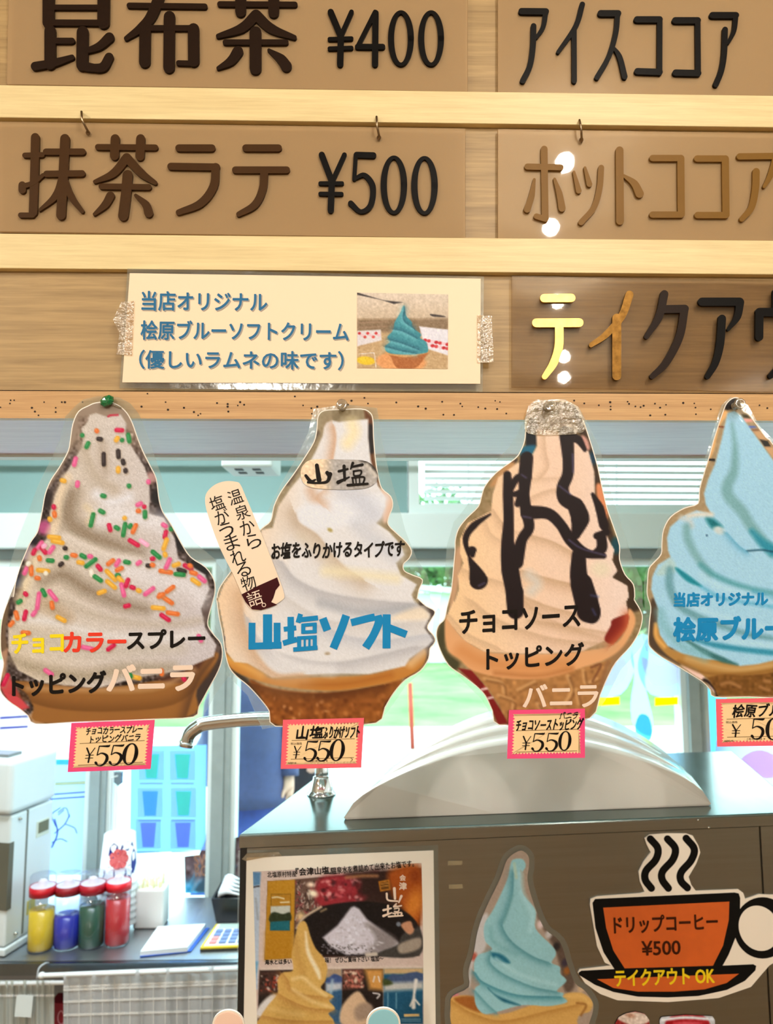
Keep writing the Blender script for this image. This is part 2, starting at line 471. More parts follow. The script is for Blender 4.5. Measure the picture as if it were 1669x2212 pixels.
TINT = np.array([.96, 1.05, 1.25])
def printed(name, outline, pl, off, paint, m, parent, step=2.6, base=(200, 200, 200)):
    """a printed sheet: its outline filled with a fine net of points that carry the ink"""
    O = np.array([p[:2] for p in outline]); lo, hi = O.min(0), O.max(0)
    nx, ny = int((hi[0] - lo[0]) / step) + 2, int((hi[1] - lo[1]) / step) + 2
    gx, gy = np.meshgrid(lo[0] - step * 0.3 + np.arange(nx) * step, lo[1] - step * 0.3 + np.arange(ny) * step)
    P = np.stack([gx.ravel(), gy.ravel()], 1); ink = Ink(P, base)
    idx = np.arange(nx * ny).reshape(ny, nx)
    q = np.stack([idx[:-1, :-1], idx[1:, :-1], idx[1:, 1:], idx[:-1, 1:]], -1).reshape(-1, 4)
    cen = P[q].mean(1); keep = ink.inside(cen, [tuple(p) for p in O]); q = q[keep]
    cnt = np.bincount(q.ravel(), minlength=len(P)); used = cnt > 0; rim = used & (cnt < 4)
    ri = np.nonzero(rim)[0]; R = P[ri]; best = np.full(len(R), 1e9); tgt = R.copy(); n = len(O)
    for i in range(n):
        a, b = O[i], O[(i + 1) % n]; ab = b - a; L2 = max(ab @ ab, 1e-9)
        t = np.clip(((R - a) @ ab) / L2, 0, 1); z = a + t[:, None] * ab; d = np.hypot(*(R - z).T); k = d < best
        best[k] = d[k]; tgt[k] = z[k]
    P[ri] = tgt; ink.P = P
    paint(ink)
    mp = np.full(len(P), -1); ui = np.nonzero(used)[0]; mp[ui] = np.arange(len(ui)); q = mp[q]
    D = (np.array(RIGHT)[None] * ((P[ui, 0] - PW / 2) / FPX)[:, None] + np.array(UP)[None] * ((PH / 2 - P[ui, 1]) / FPX)[:, None] + np.array(FWD)[None])
    nn = np.array(pl.n); t = (np.array(pl.o + pl.n * off - EYE) @ nn) / (D @ nn); co = np.array(EYE)[None] + D * t[:, None]
    me = bpy.data.meshes.new(name)
    me.vertices.add(len(ui)); me.vertices.foreach_set('co', co.ravel())
    me.loops.add(q.size); me.loops.foreach_set('vertex_index', q.ravel().astype(np.int32))
    me.polygons.add(len(q)); me.polygons.foreach_set('loop_start', np.arange(0, q.size, 4, dtype=np.int32)); me.polygons.foreach_set('loop_total', np.full(len(q), 4, dtype=np.int32))
    me.update(calc_edges=True)
    at = me.color_attributes.new('ink', 'FLOAT_COLOR', 'POINT')
    cc = np.ones((len(ui), 4), np.float32); cc[:, :3] = np.clip(lin_arr(ink.c[ui]) * TINT, 0, 0.95)
    at.data.foreach_set('color', cc.ravel())
    return link_mesh(name, me, m, parent, True)

def grow(pts, d):
    """the same outline, d pixels further out"""
    n = len(pts); ar = sum(pts[i][0] * pts[(i + 1) % n][1] - pts[(i + 1) % n][0] * pts[i][1] for i in range(n)); sg = 1 if ar > 0 else -1
    out = []
    for i in range(n):
        a, b = pts[i - 1], pts[(i + 1) % n]; dx, dy = b[0] - a[0], b[1] - a[1]; l = math.hypot(dx, dy) or 1
        out.append((pts[i][0] + sg * dy / l * d, pts[i][1] - sg * dx / l * d))
    return out
# ================================================================== the setting
WOODPANEL = wood('oak_panel', (142, 114, 70), (178, 148, 98), stretch=(4, 4, 90))
SLATWOOD = wood('maple_slat', (218, 194, 140), (238, 218, 164), stretch=(5, 5, 110), fine=0.35, seed=3)
LEDGEWOOD = wood('ledge_oak', (176, 132, 80), (208, 166, 112), stretch=(4, 4, 170), seed=7)
SOFFIT = wood('soffit_grey', (222, 206, 224), (240, 226, 240), stretch=(8, 120, 8), seed=11)
WALLPAINT = mat('wall_paint', (205, 196, 180), 0.8, noise=0.03, nscale=3)
KWALL = mat('kitchen_wall', (134, 164, 162), 0.75, noise=0.02, nscale=4)
WHITEPAINT = mat('white_paint', (226, 232, 228), 0.5, noise=0.02, nscale=5)
GREYFRAME = mat('aluminium_frame', (158, 168, 166), 0.4, noise=0.06, nscale=30)
FLOORM = mat('floor_tile', (150, 120, 90), 0.4, noise=0.08, nscale=4)
CEILM = mat('ceiling_board', (205, 190, 165), 0.8, noise=0.03, nscale=6)
PIN_HOLE = mat('pin_hole_dark', (38, 22, 12), 0.8)
GLASS = clear('window_glass', (238, 250, 250), haze=0.0, gloss=0.05)

def struct(name, mb, m, parent=None):
    o = mb.build(name, m, parent)
    if parent is None: o['kind'] = 'structure'
    return o

def zpix(pl, px, py, off=0): return pl.p(px, py, off).z
Z_SOFF = SIGN.p(834, 906, 0.003).z + .0002          # underside of the beam
Y_SOFF = 0.875
XW = 3.4
c_, s_ = math.cos(SIGN.th), math.sin(SIGN.th)

struct('floor', MB().box((0, -0.7, -0.05), (XW + .1, 3.4, 0.05)), FLOORM)
struct('ceiling', MB().box((0, -0.7, 2.85), (XW + .1, 3.4, 0.05)), CEILM)
struct('wall_back', MB().box((0, -4.05, 1.4), (XW + .1, 0.05, 1.4)), WALLPAINT)
struct('wall_left', MB().box((-XW - .05, -0.7, 1.4), (0.05, 3.35, 1.4)), WALLPAINT)
struct('wall_right', MB().box((XW + .05, -0.7, 1.4), (0.05, 3.35, 1.4)), WALLPAINT)

# menu wall: a boxed beam across the serving opening, oak face, maple slats and a pin-board ledge
def along(pl, off, x0, x1, z0, z1, th):
    """a long board on a plane: x along it, z heights, th thick behind its face"""
    mb = MB(); a = pl.o + pl.ux * x0 + pl.n * off; b = pl.o + pl.ux * x1 + pl.n * off
    fr = [Vector((a.x, a.y, z0)), Vector((b.x, b.y, z0)), Vector((b.x, b.y, z1)), Vector((a.x, a.y, z1))]
    return mb.prism(fr, [q - pl.n * th for q in fr])
OFF_PANEL, OFF_SLAT = -0.007, 0.0
def zS(py, off=0.0): return SIGN.p(834, py, off).z
struct('wall_front', along(SIGN, OFF_PANEL, -XW, XW, zS(846, OFF_PANEL), 2.80, 0.02), WOODPANEL)
o = struct('trim_1', along(SIGN, OFF_SLAT, -XW, XW, zS(264), zS(195), 0.0075), SLATWOOD); bevel(o, 0.0006)
o = struct('trim_2', along(SIGN, OFF_SLAT, -XW, XW, zS(586), zS(512), 0.0075), SLATWOOD); bevel(o, 0.0006)
ledge = along(SIGN, 0.003, -XW, XW, zS(906, .003), zS(848, .003), 0.0085)
holes = []
hk = crop(0, 560, 1.9635)([(45, 598), (60, 598), (42, 612), (2, 628), (187, 606), (262, 606), (275, 606), (135, 630), (148, 646), (236, 630), (236, 648), (163, 662), (350, 606), (625, 570), (702, 606), (712, 638), (600, 625), (780, 630), (822, 648), (850, 655), (840, 662), (920, 610), (965, 614), (965, 625), (1018, 606), (1008, 620), (1035, 617), (968, 646), (1250, 582), (1285, 620), (1320, 632), (1322, 655), (1345, 625), (1475, 617), (1545, 588), (1560, 612), (1490, 600)])
hk += crop(820, 560, 1.9658)([(70, 608), (163, 625), (195, 634), (265, 605), (270, 660), (315, 661), (342, 613), (350, 625), (418, 628), (448, 634), (490, 601), (510, 606), (498, 636), (537, 655), (825, 600), (868, 612), (930, 620), (978, 607), (980, 625), (980, 638), (1052, 605), (1058, 614), (1085, 625), (1107, 628), (1120, 622), (1168, 613), (1190, 630), (1288, 610), (1215, 618), (1335, 612), (1405, 637), (1148, 663), (1212, 660), (1342, 658), (1340, 630), (1612, 620), (1645, 632)])
for (x, y) in hk:
    r = random.uniform(1.7, 2.7)
    ledge.flat([(x + r * math.cos(t), y + r * math.sin(t) * .9) for t in np.linspace(0, 6.283, 9)[:-1]], SIGN, 0.0033, mi=1)
struct('trim_3', ledge, [LEDGEWOOD, PIN_HOLE])
# the beam's underside and its far face
mb = MB()
a = SIGN.p(834, 905, 0.0)
q = [Vector((-XW, 0.70 - XW * s_ - .0, Z_SOFF)), Vector((XW, 0.70 + XW * s_, Z_SOFF)), Vector((XW, Y_SOFF + XW * s_, Z_SOFF)), Vector((-XW, Y_SOFF - XW * s_, Z_SOFF))]
q[0].y += .004; q[1].y += .004
top = [Vector((p.x, p.y, Z_SOFF + .02)) for p in q]
mb.prism([q[3], q[2], q[1], q[0]], [top[3], top[2], top[1], top[0]])
struct('trim_4', mb, SOFFIT)
mb = MB()
q2 = [Vector((-XW, Y_SOFF - XW * s_, Z_SOFF - .003)), Vector((XW, Y_SOFF + XW * s_, Z_SOFF - .003)), Vector((XW, Y_SOFF + XW * s_, 2.8)), Vector((-XW, Y_SOFF - XW * s_, 2.8))]
mb.prism(q2, [p + Vector((0, .02, 0)) for p in q2])
struct('wall_kitchen_front', mb, WHITEPAINT)

# kitchen window wall
def zK(py, off=0.0): return KIT.p(834, py, off).z
Z_SILL, Z_HEAD, Z_T0, Z_T1, Z_U1 = zK(1962), zK(1208), zK(1186), zK(1112), zK(940)
xk = lambda px, py=1500: (KIT.p(px, py).x)
struct('wall_far', along(KIT, 0.0, -XW, XW, 0, Z_SILL, .12).prism(*(lambda f: (f, [p + Vector((0, .12, 0)) for p in f]))(
    [Vector((-XW, 2.5 - XW * .02, Z_T0)), Vector((xk(880, 1050), 2.5 + xk(880, 1050) * .02, Z_T0)), Vector((xk(880, 1050), 2.5 + xk(880, 1050) * .02, 2.8)), Vector((-XW, 2.5 - XW * .02, 2.8))])).prism(*(lambda f: (f, [p + Vector((0, .12, 0)) for p in f]))(
    [Vector((xk(880, 1050), 2.5 + xk(880, 1050) * .02, Z_U1 + .06)), Vector((XW, 2.5 + XW * .02, Z_U1 + .06)), Vector((XW, 2.5 + XW * .02, 2.8)), Vector((xk(880, 1050), 2.5 + xk(880, 1050) * .02, 2.8))])), KWALL)
o = struct('trim_5', along(KIT, 0.06, -XW, XW, Z_T0, Z_T1, .06), WHITEPAINT); bevel(o, .004)
struct('trim_6', along(KIT, 0.01, -XW, XW, Z_HEAD, Z_T0, .10), mat('transom_shade_grey', (150, 158, 158), .5))  # grey colour stands for the shadow strip under the transom
o = struct('trim_7', along(KIT, 0.05, -XW, XW, Z_SILL - .03, Z_SILL, .17), WHITEPAINT); bevel(o, .004)

def kbox(mb, x0, x1, z0, z1, off, th, mi=0):
    a = KIT.o + KIT.ux * x0 + KIT.n * off; b = KIT.o + KIT.ux * x1 + KIT.n * off
    fr = [Vector((a.x, a.y, z0)), Vector((b.x, b.y, z0)), Vector((b.x, b.y, z1)), Vector((a.x, a.y, z1))]
    return mb.prism(fr, [q - KIT.n * th for q in fr], mi)
def window(n, x0, x1, z0, z1, w=.022):
    mb = MB()
    kbox(mb, x0, x0 + w, z0, z1, .0, .06); kbox(mb, x1 - w, x1, z0, z1, .0, .06)
    kbox(mb, x0 + w, x1 - w, z1 - w, z1, .0, .06); kbox(mb, x0 + w, x1 - w, z0, z0 + w, .0, .06)
    o = struct('window_%d' % n, mb, WHITEPAINT)
    kbox(MB(), x0 + w, x1 - w, z0 + w, z1 - w, -.03, .004).build('window_pane', GLASS, o)
    return o
XP = [-XW, xk(222), xk(482), xk(1500), XW]
for i in range(4):
    window(i + 1, XP[i] + (.022 if i else 0), XP[i + 1] - (.022 if i < 3 else 0), Z_SILL, Z_HEAD)
for i, w in ((1, .024), (2, .028), (3, .026)):
    mb = MB(); kbox(mb, XP[i] - w, XP[i] + w * .3, Z_SILL, Z_HEAD, .02, .09); kbox(mb, XP[i] + w * .3, XP[i] + w, Z_SILL, Z_HEAD, .012, .08)
    struct('trim_%d' % (7 + i), mb, GREYFRAME)
struct('trim_11', along(KIT, .08, -XW, xk(905, 985), zK(987, .08), zK(979, .08), .02), mat('light_line_white', (244, 248, 246), .6))  # added white strip standing in for a line of bright light
window(5, xk(882, 1050), XW, Z_T1, Z_U1 + .06, .035)

# ================================================================== outdoors
GRASS = mat('lawn_grass', (104, 138, 76), .9, noise=.55, nscale=1.1, bump=.4)
CONC = mat('pale_paving', (190, 196, 196), .9, noise=.05, nscale=2)
mb = MB(); mb.add([(-30, 2.7, -.1), (30, 2.7, -.1), (30, 11.3, -.1), (-30, 11.3, -.1)], [(0, 1, 2, 3)])
struct('ground_paving', mb, CONC)
mb = MB(); mb.add([(-60, 11.3, -.1), (60, 11.3, -.1), (60, 60, .4), (-60, 60, .4)], [(0, 1, 2, 3)])
struct('ground_lawn', mb, GRASS)

LEAF = mat('tree_leaf', (70, 112, 50), .8, noise=.5, nscale=1.5)
BARK = mat('tree_bark', (90, 75, 60), .9, noise=.3)
def tree(x, y, h, r, n, label, seed):
    g = np.random.default_rng(seed)
    t = thing('tree', (x, y, -.08), label, 'tree', 'trees across the lawn')
    MB().tube([(x, y, -.15), (x + .05, y, h * .3), (x, y, h * .62)], [.14, .1, .05], 8).build('trunk', BARK, t)
    mb = MB()
    cl = [(g.normal(0, r * .42), g.normal(0, r * .42), g.normal(h * .66, h * .14), g.uniform(.3, .55) * r) for _ in range(14)]
    for k in range(n):
        cx, cy, cz, cr = cl[k % len(cl)]; d = g.normal(0, 1, 3); d /= np.linalg.norm(d); p = np.array([x + cx, y + cy, cz]) + d * cr * g.uniform(.7, 1)
        a = g.normal(0, 1, 3); a /= np.linalg.norm(a); b = np.cross(a, d); b /= (np.linalg.norm(b) + 1e-6); s = .16
        mb.add([p - a * s, p - b * s * .6, p + a * s, p + b * s * .6], [(0, 1, 2, 3)])
    mb.build('crown', LEAF, t)
tree(1.7, 27.5, 5.0, 2.7, 3000, 'leafy green tree seen between the salt sign and the chocolate sign', 1)
tree(5.2, 15.5, 3.1, 1.6, 2400, 'leafy green tree seen between the chocolate sign and the blue sign', 2)
tree(-3.6, 17.0, 2.9, 1.5, 1600, 'leafy green tree far behind the left window post', 3)
tree(9.5, 17.0, 3.6, 1.9, 2200, 'leafy green tree far out on the right', 4)

# white hut with a sloping roof across the lawn
hb = thing('hut', (0.95, 22.2, .05), 'white hut with a sloping roof on the lawn beneath the tree', 'building')
mb = MB(); mb.box((0.95, 22.2, .96), (1.75, 1.0, .94)); mb.build('wall', mat('hut_white', (232, 234, 232), .8), hb)
mb = MB(); z0, z1 = 2.28, 1.92
mb.add([(-1.0, 20.9, z0), (2.9, 20.9, z1), (2.9, 23.6, z1), (-1.0, 23.6, z0), (-1.0, 20.9, z0 - .14), (2.9, 20.9, z1 - .14), (2.9, 23.6, z1 - .14), (-1.0, 23.6, z0 - .14)],
       [(0, 1, 2, 3), (7, 6, 5, 4), (0, 4, 5, 1), (1, 5, 6, 2), (2, 6, 7, 3), (3, 7, 4, 0)]); mb.build('roof', mat('hut_white'), hb)

# orange marker pole
P0, P1 = on_z(891, 1618, -.1), None
d0 = ray(885, 1475); P1 = EYE + d0 * (P0.y / d0.y)
tag(MB().tube([P0, P1], .03, 10).build('marker_pole', mat('orange_paint', (158, 44, 8), .5)), 'orange marker pole standing on the paving outside', 'pole')

# ================================================================== menu plates with raised letters
ACRYL = clear('frosted_acrylic', (246, 242, 238), haze=.5, rough=.02, gloss=.045, hazecol=(206, 174, 130), through=.08)
ACRYL2 = clear('clear_acrylic', (236, 230, 222), haze=.04, rough=.02, gloss=.05, hazecol=(220, 200, 170))
L_BLACK = mat('black_acrylic_letter', (12, 9, 7), .4, spec=.08)
L_DARK = mat('dark_brown_letter', (34, 20, 10), .4, spec=.1)  # faint brown reflection on glossy black, put into the colour
L_BROWN = mat('brown_letter', (66, 42, 18), .4, spec=.1)  # brown reflection of the room, painted as the letter colour
L_REFL = mat('brown_reflection_letter', (122, 88, 36), .4, spec=.1)  # stronger brown reflection on glossy black, set as base colour
L_GLEAM = mat('gold_gleam_letter', (214, 166, 84), .34, metal=1.0, noise=.12, nscale=160)  # warm reflected gleam painted as a gold base colour
L_GLEAM_DIM = mat('dim_gleam_letter', (104, 74, 34), .4, metal=1.0, noise=.35, nscale=200)  # weaker part of the same gleam, painted in with random blotches

OFF_PL, TH_PL = -0.0012, .003
def ell(cx, cy, rx, ry, w_side, w_top, n=28):
    pts = []; ws = []
    for k in range(n + 1):
        t = 2 * math.pi * k / n; pts.append((cx + rx * math.cos(t), cy + ry * math.sin(t))); ws.append(w_top + (w_side - w_top) * abs(math.cos(t)) ** 1.5)
    return (pts, ws)
def plate(outline, label, matp, chars, K_, off=OFF_PL):
    t = thing('menu_plate', SIGN.p((outline[0][0] + outline[2][0]) / 2, max(p[1] for p in outline), off), label, 'sign')
    o = MB().slab(outline, SIGN, off, TH_PL).build('acrylic_plate', matp, t); bevel(o, .0004, 1)
    for strokes, m, K in chars:
        g = glyph_mesh('raised_letter', K, strokes, SIGN, off + .0026, .0026, m, t)
    return t
K1 = crop(0, 0, 1.9635); K2 = crop(820, 0, 1.9658); K3 = crop(820, 560, 1.9658)
KON = [([(205, -110), (205, 95)], 50), ([(440, -110), (438, 95)], 52), ([(205, 30), (438, 30)], 22), ([(205, 95), (440, 96)], 26), ([(205, -105), (440, -105)], 26),
       ([(212, 130), (212, 270)], 48), ([(225, 172), (305, 172)], 25), ([(148, 280), (230, 265), (305, 242)], [36, 34, 22]), ([(350, 135), (348, 275)], 50), ([(348, 278), (400, 287), (438, 282), (462, 242)], [40, 34, 40, 38]), ([(463, 158), (420, 195), (365, 215)], [42, 34, 22])]
NUNO = [([(548, 22), (868, 26)], 23), ([(690, -60), (645, 60), (600, 115), (535, 162)], [46, 46, 38, 20]), ([(718, 70), (716, 285)], 48), ([(615, 130), (613, 262)], 48), ([(615, 118), (828, 118)], 24), ([(820, 122), (821, 258)], 48), ([(825, 268), (757, 266)], 22)]
CHA = [([(932, 16), (1250, 18)], 23), ([(1020, -60), (1020, 48)], 46), ([(1160, -60), (1160, 52)], 46), ([(1085, 62), (1025, 118), (925, 152)], [44, 40, 20]), ([(1085, 62), (1150, 120), (1248, 158)], [44, 40, 20]), ([(955, 178), (1212, 178)], 23), ([(1083, 136), (1083, 290)], 50), ([(1008, 218), (978, 258), (925, 288)], [46, 38, 16]), ([(1140, 212), (1190, 248), (1214, 280)], [14, 40, 46])]
YEN1 = [([(1402, 50), (1445, 152)], 26), ([(1490, 50), (1445, 152)], 20), ([(1445, 150), (1442, 270)], 27), ([(1397, 165), (1490, 162)], 17), ([(1397, 205), (1490, 202)], 17)]
FOUR = [([(1592, 55), (1590, 270)], 27), ([(1590, 50), (1516, 197)], 19), ([(1516, 197), (1622, 197)], 23)]
plate([(20, -150), (1010, -150), (1010, 198), (14, 182)], 'clear menu plate with large raised tea letters and ¥400, top left', ACRYL,
      [(KON, L_DARK, K1), (NUNO, L_DARK, K1), (CHA, L_DARK, K1), (YEN1, L_BLACK, K1), (FOUR, L_BLACK, K1), ([ell(90, 162, 42, 111, 26, 15)], L_BLACK, K2), ([ell(218, 162, 42, 111, 26, 15)], L_BLACK, K2)], K1)
A1 = [([(602, 47), (705, 48)], 27), ([(705, 46), (694, 112), (665, 158)], [22, 20, 14]), ([(653, 110), (650, 200), (637, 280), (607, 342)], 24)]
I1 = [([(860, 18), (832, 110), (757, 220)], [23, 22, 16]), ([(825, 130), (826, 343)], 22)]
SU = [([(938, 56), (1012, 56)], 27), ([(1010, 54), (1002, 140), (972, 240), (922, 328)], 22), ([(988, 195), (1018, 240), (1040, 325)], [10, 22, 24])]
CO1 = [([(1092, 82), (1188, 82)], 27), ([(1189, 80), (1188, 308)], 23), ([(1094, 302), (1188, 305)], 27)]
CO2 = [([(1254, 86), (1350, 86)], 27), ([(1350, 84), (1352, 312)], 23), ([(1256, 308), (1352, 310)], 27)]
A2 = [([(1412, 64), (1512, 64)], 27), ([(1512, 62), (1504, 130), (1480, 180)], [22, 20, 14]), ([(1466, 125), (1462, 230), (1450, 300), (1427, 358)], 24)]
plate([(1075, -150), (2060, -150), (2060, 226), (1075, 202)], 'clear menu plate with thin black iced cocoa lettering, top right', ACRYL, [(c, L_BLACK, K2) for c in (A1, I1, SU, CO1, CO2, A2)], K2)
MATSU = [([(105, 658), (178, 656)], 22), ([(149, 582), (146, 720), (140, 900)], 36), ([(138, 912), (87, 912)], 22), ([(94, 785), (94, 805)], 32), ([(94, 790), (140, 775), (182, 742)], [22, 20, 16]), ([(195, 643), (350, 643)], 27), ([(197, 737), (348, 735)], 27), ([(275, 588), (268, 740), (258, 912)], 40), ([(264, 748), (235, 830), (168, 890)], [28, 30, 12]), ([(272, 748), (300, 830), (348, 895)], [20, 30, 18])]
CHA2 = [([(415, 623), (658, 625)], 25), ([(488, 588), (485, 660)], 38), ([(596, 588), (593, 662)], 38), ([(537, 668), (480, 735), (402, 770)], [38, 34, 16]), ([(537, 668), (600, 735), (658, 775)], [38, 34, 18]), ([(430, 790), (630, 793)], 25), ([(541, 742), (533, 830), (522, 915)], 43), ([(468, 830), (445, 868), (400, 908)], [36, 32, 14]), ([(575, 828), (618, 868), (630, 903)], [14, 34, 38])]
RA = [([(758, 627), (898, 627)], 30), ([(724, 705), (918, 708)], 30), ([(914, 708), (905, 790), (850, 862), (757, 900)], [34, 36, 34, 24])]
TE = [([(1042, 627), (1180, 627)], 30), ([(998, 720), (1215, 720)], 29), ([(1120, 724), (1114, 800), (1080, 868), (1012, 908)], [34, 34, 32, 22])]
YEN2 = [([(1364, 656), (1408, 770)], 26), ([(1460, 656), (1408, 770)], 20), ([(1407, 768), (1402, 890)], 27), ([(1358, 777), (1450, 777)], 17), ([(1358, 821), (1448, 822)], 17)]
FIVE = [([(1512, 656), (1583, 658)], 25), ([(1508, 656), (1502, 758)], 18), ([(1502, 758), (1545, 742), (1580, 790), (1572, 868), (1530, 897), (1487, 862)], [14, 20, 26, 24, 18, 24])]
plate([(-6, 262), (1005, 277), (1005, 514), (-6, 500)], 'clear menu plate with matcha latte letters in painted brown reflection and ¥500', ACRYL,
      [(MATSU, L_BROWN, K1), (CHA2, L_BROWN, K1), (RA, L_BROWN, K1), (TE, L_BROWN, K1), (YEN2, L_BLACK, K1), (FIVE, L_BLACK, K1), ([ell(60, 785, 43, 117, 27, 15)], L_BLACK, K2), ([ell(190, 787, 43, 117, 27, 15)], L_BLACK, K2)], K1)
HO = [([(627, 707), (768, 710)], 26), ([(698, 633), (700, 780), (702, 920)], 29), ([(705, 930), (665, 918)], 24), ([(656, 762), (645, 830), (626, 888)], [12, 26, 30]), ([(742, 760), (762, 820), (774, 884)], [12, 26, 30])]
TSU = [([(824, 730), (845, 810)], [12, 24]), ([(871, 712), (890, 782)], [12, 24]), ([(940, 712), (933, 800), (908, 882), (855, 944)], 25)]
TO = [([(1018, 638), (1020, 938)], 33), ([(1035, 745), (1080, 778), (1103, 822)], [12, 30, 36])]
CO3 = [([(1158, 671), (1277, 671)], 27), ([(1278, 672), (1280, 910)], 30), ([(1158, 911), (1280, 911)], 27)]
CO4 = [([(1347, 673), (1466, 673)], 27), ([(1467, 674), (1470, 912)], 30), ([(1349, 913), (1470, 913)], 27)]
A3 = [([(1528, 664), (1700, 662)], 27), ([(1684, 664), (1660, 740), (1632, 792)], [28, 26, 14]), ([(1598, 728), (1595, 800), (1578, 880), (1537, 930)], [30, 30, 28, 22])]
plate([(1075, 278), (2060, 294), (2060, 535), (1075, 516)], 'clear menu plate with hot cocoa letters in painted brown reflection hung by a hook', ACRYL, [(c, L_REFL, K2) for c in (HO, TSU, TO, CO3, CO4, A3)], K2)
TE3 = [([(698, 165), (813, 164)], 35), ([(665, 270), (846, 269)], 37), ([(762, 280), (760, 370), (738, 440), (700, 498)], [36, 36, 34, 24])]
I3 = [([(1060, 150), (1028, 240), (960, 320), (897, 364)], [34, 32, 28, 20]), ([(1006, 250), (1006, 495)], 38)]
KU = [([(1208, 148), (1185, 245), (1133, 328)], [34, 34, 22]), ([(1195, 212), (1295, 210)], 34), ([(1294, 212), (1272, 330), (1215, 440), (1157, 497)], [34, 34, 32, 24])]
A4 = [([(1368, 180), (1528, 180)], 35), ([(1530, 182), (1518, 245), (1480, 298)], [34, 30, 14]), ([(1453, 252), (1445, 360), (1425, 440), (1392, 497)], [34, 34, 30, 24])]
U3 = [([(1685, 140), (1685, 220)], 36), ([(1612, 224), (1800, 224)], 36), ([(1612, 226), (1611, 330)], 34), ([(1792, 226), (1760, 380), (1660, 495)], [34, 34, 24])]
plate([(1105, 595), (2060, 612), (2060, 855), (1105, 836)], 'clear takeout menu plate with black letters, two painted with a gold gleam, and an empty hole', ACRYL2,
      [(TE3, L_GLEAM, K3), (I3, L_GLEAM_DIM, K3), (KU, L_DARK, K3), (A4, L_BLACK, K3), (U3, L_BLACK, K3)], K3)
# screw hooks that hold the plates
STEELWIRE = mat('plated_wire', (150, 130, 105), .25, metal=1.0)
for (a, b, c, lab) in (((176, 241), (177, 259), (191, 286), 'small bent screw hook holding the matcha latte plate, left one'),
                       ((813, 252), (814, 272), (819, 296), 'small bent screw hook above the ¥500 price'),
                       ((1251, 259), (1255, 278), (1256, 301), 'small bent screw hook holding the hot cocoa plate')):
    Q = [SIGN.p(*a, .007), SIGN.p(*b, .008), SIGN.p(*c, .003), SIGN.p(c[0] + 1, c[1] + 2, -.004)]
    mb = MB().tube([SIGN.p(a[0], a[1] + 3, -.001), SIGN.p(a[0], a[1] + 1, .004)] + Q, [.0011] * 6, 8)
    h = mb.build('screw_hook', STEELWIRE); tag(h, lab, 'hook', 'screw hooks of the menu plates')
    mb = MB().tube([SIGN.p(c[0] - 1, c[1] + 1, .0022), SIGN.p(c[0] - 1, c[1] + 1, -.0012)], [.0021, .0021], 12)
    mb.build('washer', STEELWIRE, h)
# ================================================================== laminated signs
LAMI = clear('laminate_film', (246, 250, 250), haze=.07, rough=.12, gloss=.06, hazecol=(250, 250, 246), wrinkle=.25, wscale=30)
PAPER = mat('white_paper', (246, 240, 230), .5, noise=.01)
PRINT = print_mat('laminated_print', .42, .06, .12)
PRINTM = print_mat('matt_print', .45, .1)
def ink_mat(h): return mat('ink_' + h, h, .45, spec=.1)
INKB = ink_mat('17120f'); BLUEINK = ink_mat('1a86c4'); NAVYINK = ink_mat('2f6f9c'); GREYINK = ink_mat('a9a49c')
YEL = ink_mat('f6e024'); REDI = ink_mat('e8402c'); CREAMI = ink_mat('f2dccb')
SPK = {'g': (32, 128, 62), 'p': (226, 92, 140), 'r': (200, 22, 66), 'o': (226, 112, 46), 'y': (232, 168, 50), 'k': (42, 30, 28), 'w': (240, 230, 205), 'l': (242, 172, 196)}

# ---- the shop's own paper sign
t = thing('paper_sign', SIGN.p(650, 842, .004), 'white laminated paper sign with blue writing and a photo of blue soft ice cream', 'sign')
MB().slab([(275, 580), (1045, 597), (1042, 846), (258, 838)], SIGN, .0016, .0008).build('laminate', LAMI, t)
MB().slab([(280, 590), (1038, 602), (1037, 829), (264, 826)], SIGN, .0022, .0004).build('paper', mat('cream_paper', (250, 226, 194), .5), t)
for (s, A, B, h) in (('当店オリジナル', (306, 670), (576, 673), 41), ('桧原ブルーソフトクリーム', (304, 733), (752, 737), 41), ('（優しいラムネの味です）', (301, 796), (741, 799), 40)):
    text('printed_line', s, SIGN, .0026, A, B, h, NAVYINK, t, .022)
    text('printed_line_shadow', s, SIGN, .00245, (A[0] + 2.5, A[1] + 2.5), (B[0] + 2.5, B[1] + 2.5), h, GREYINK, t, .022)
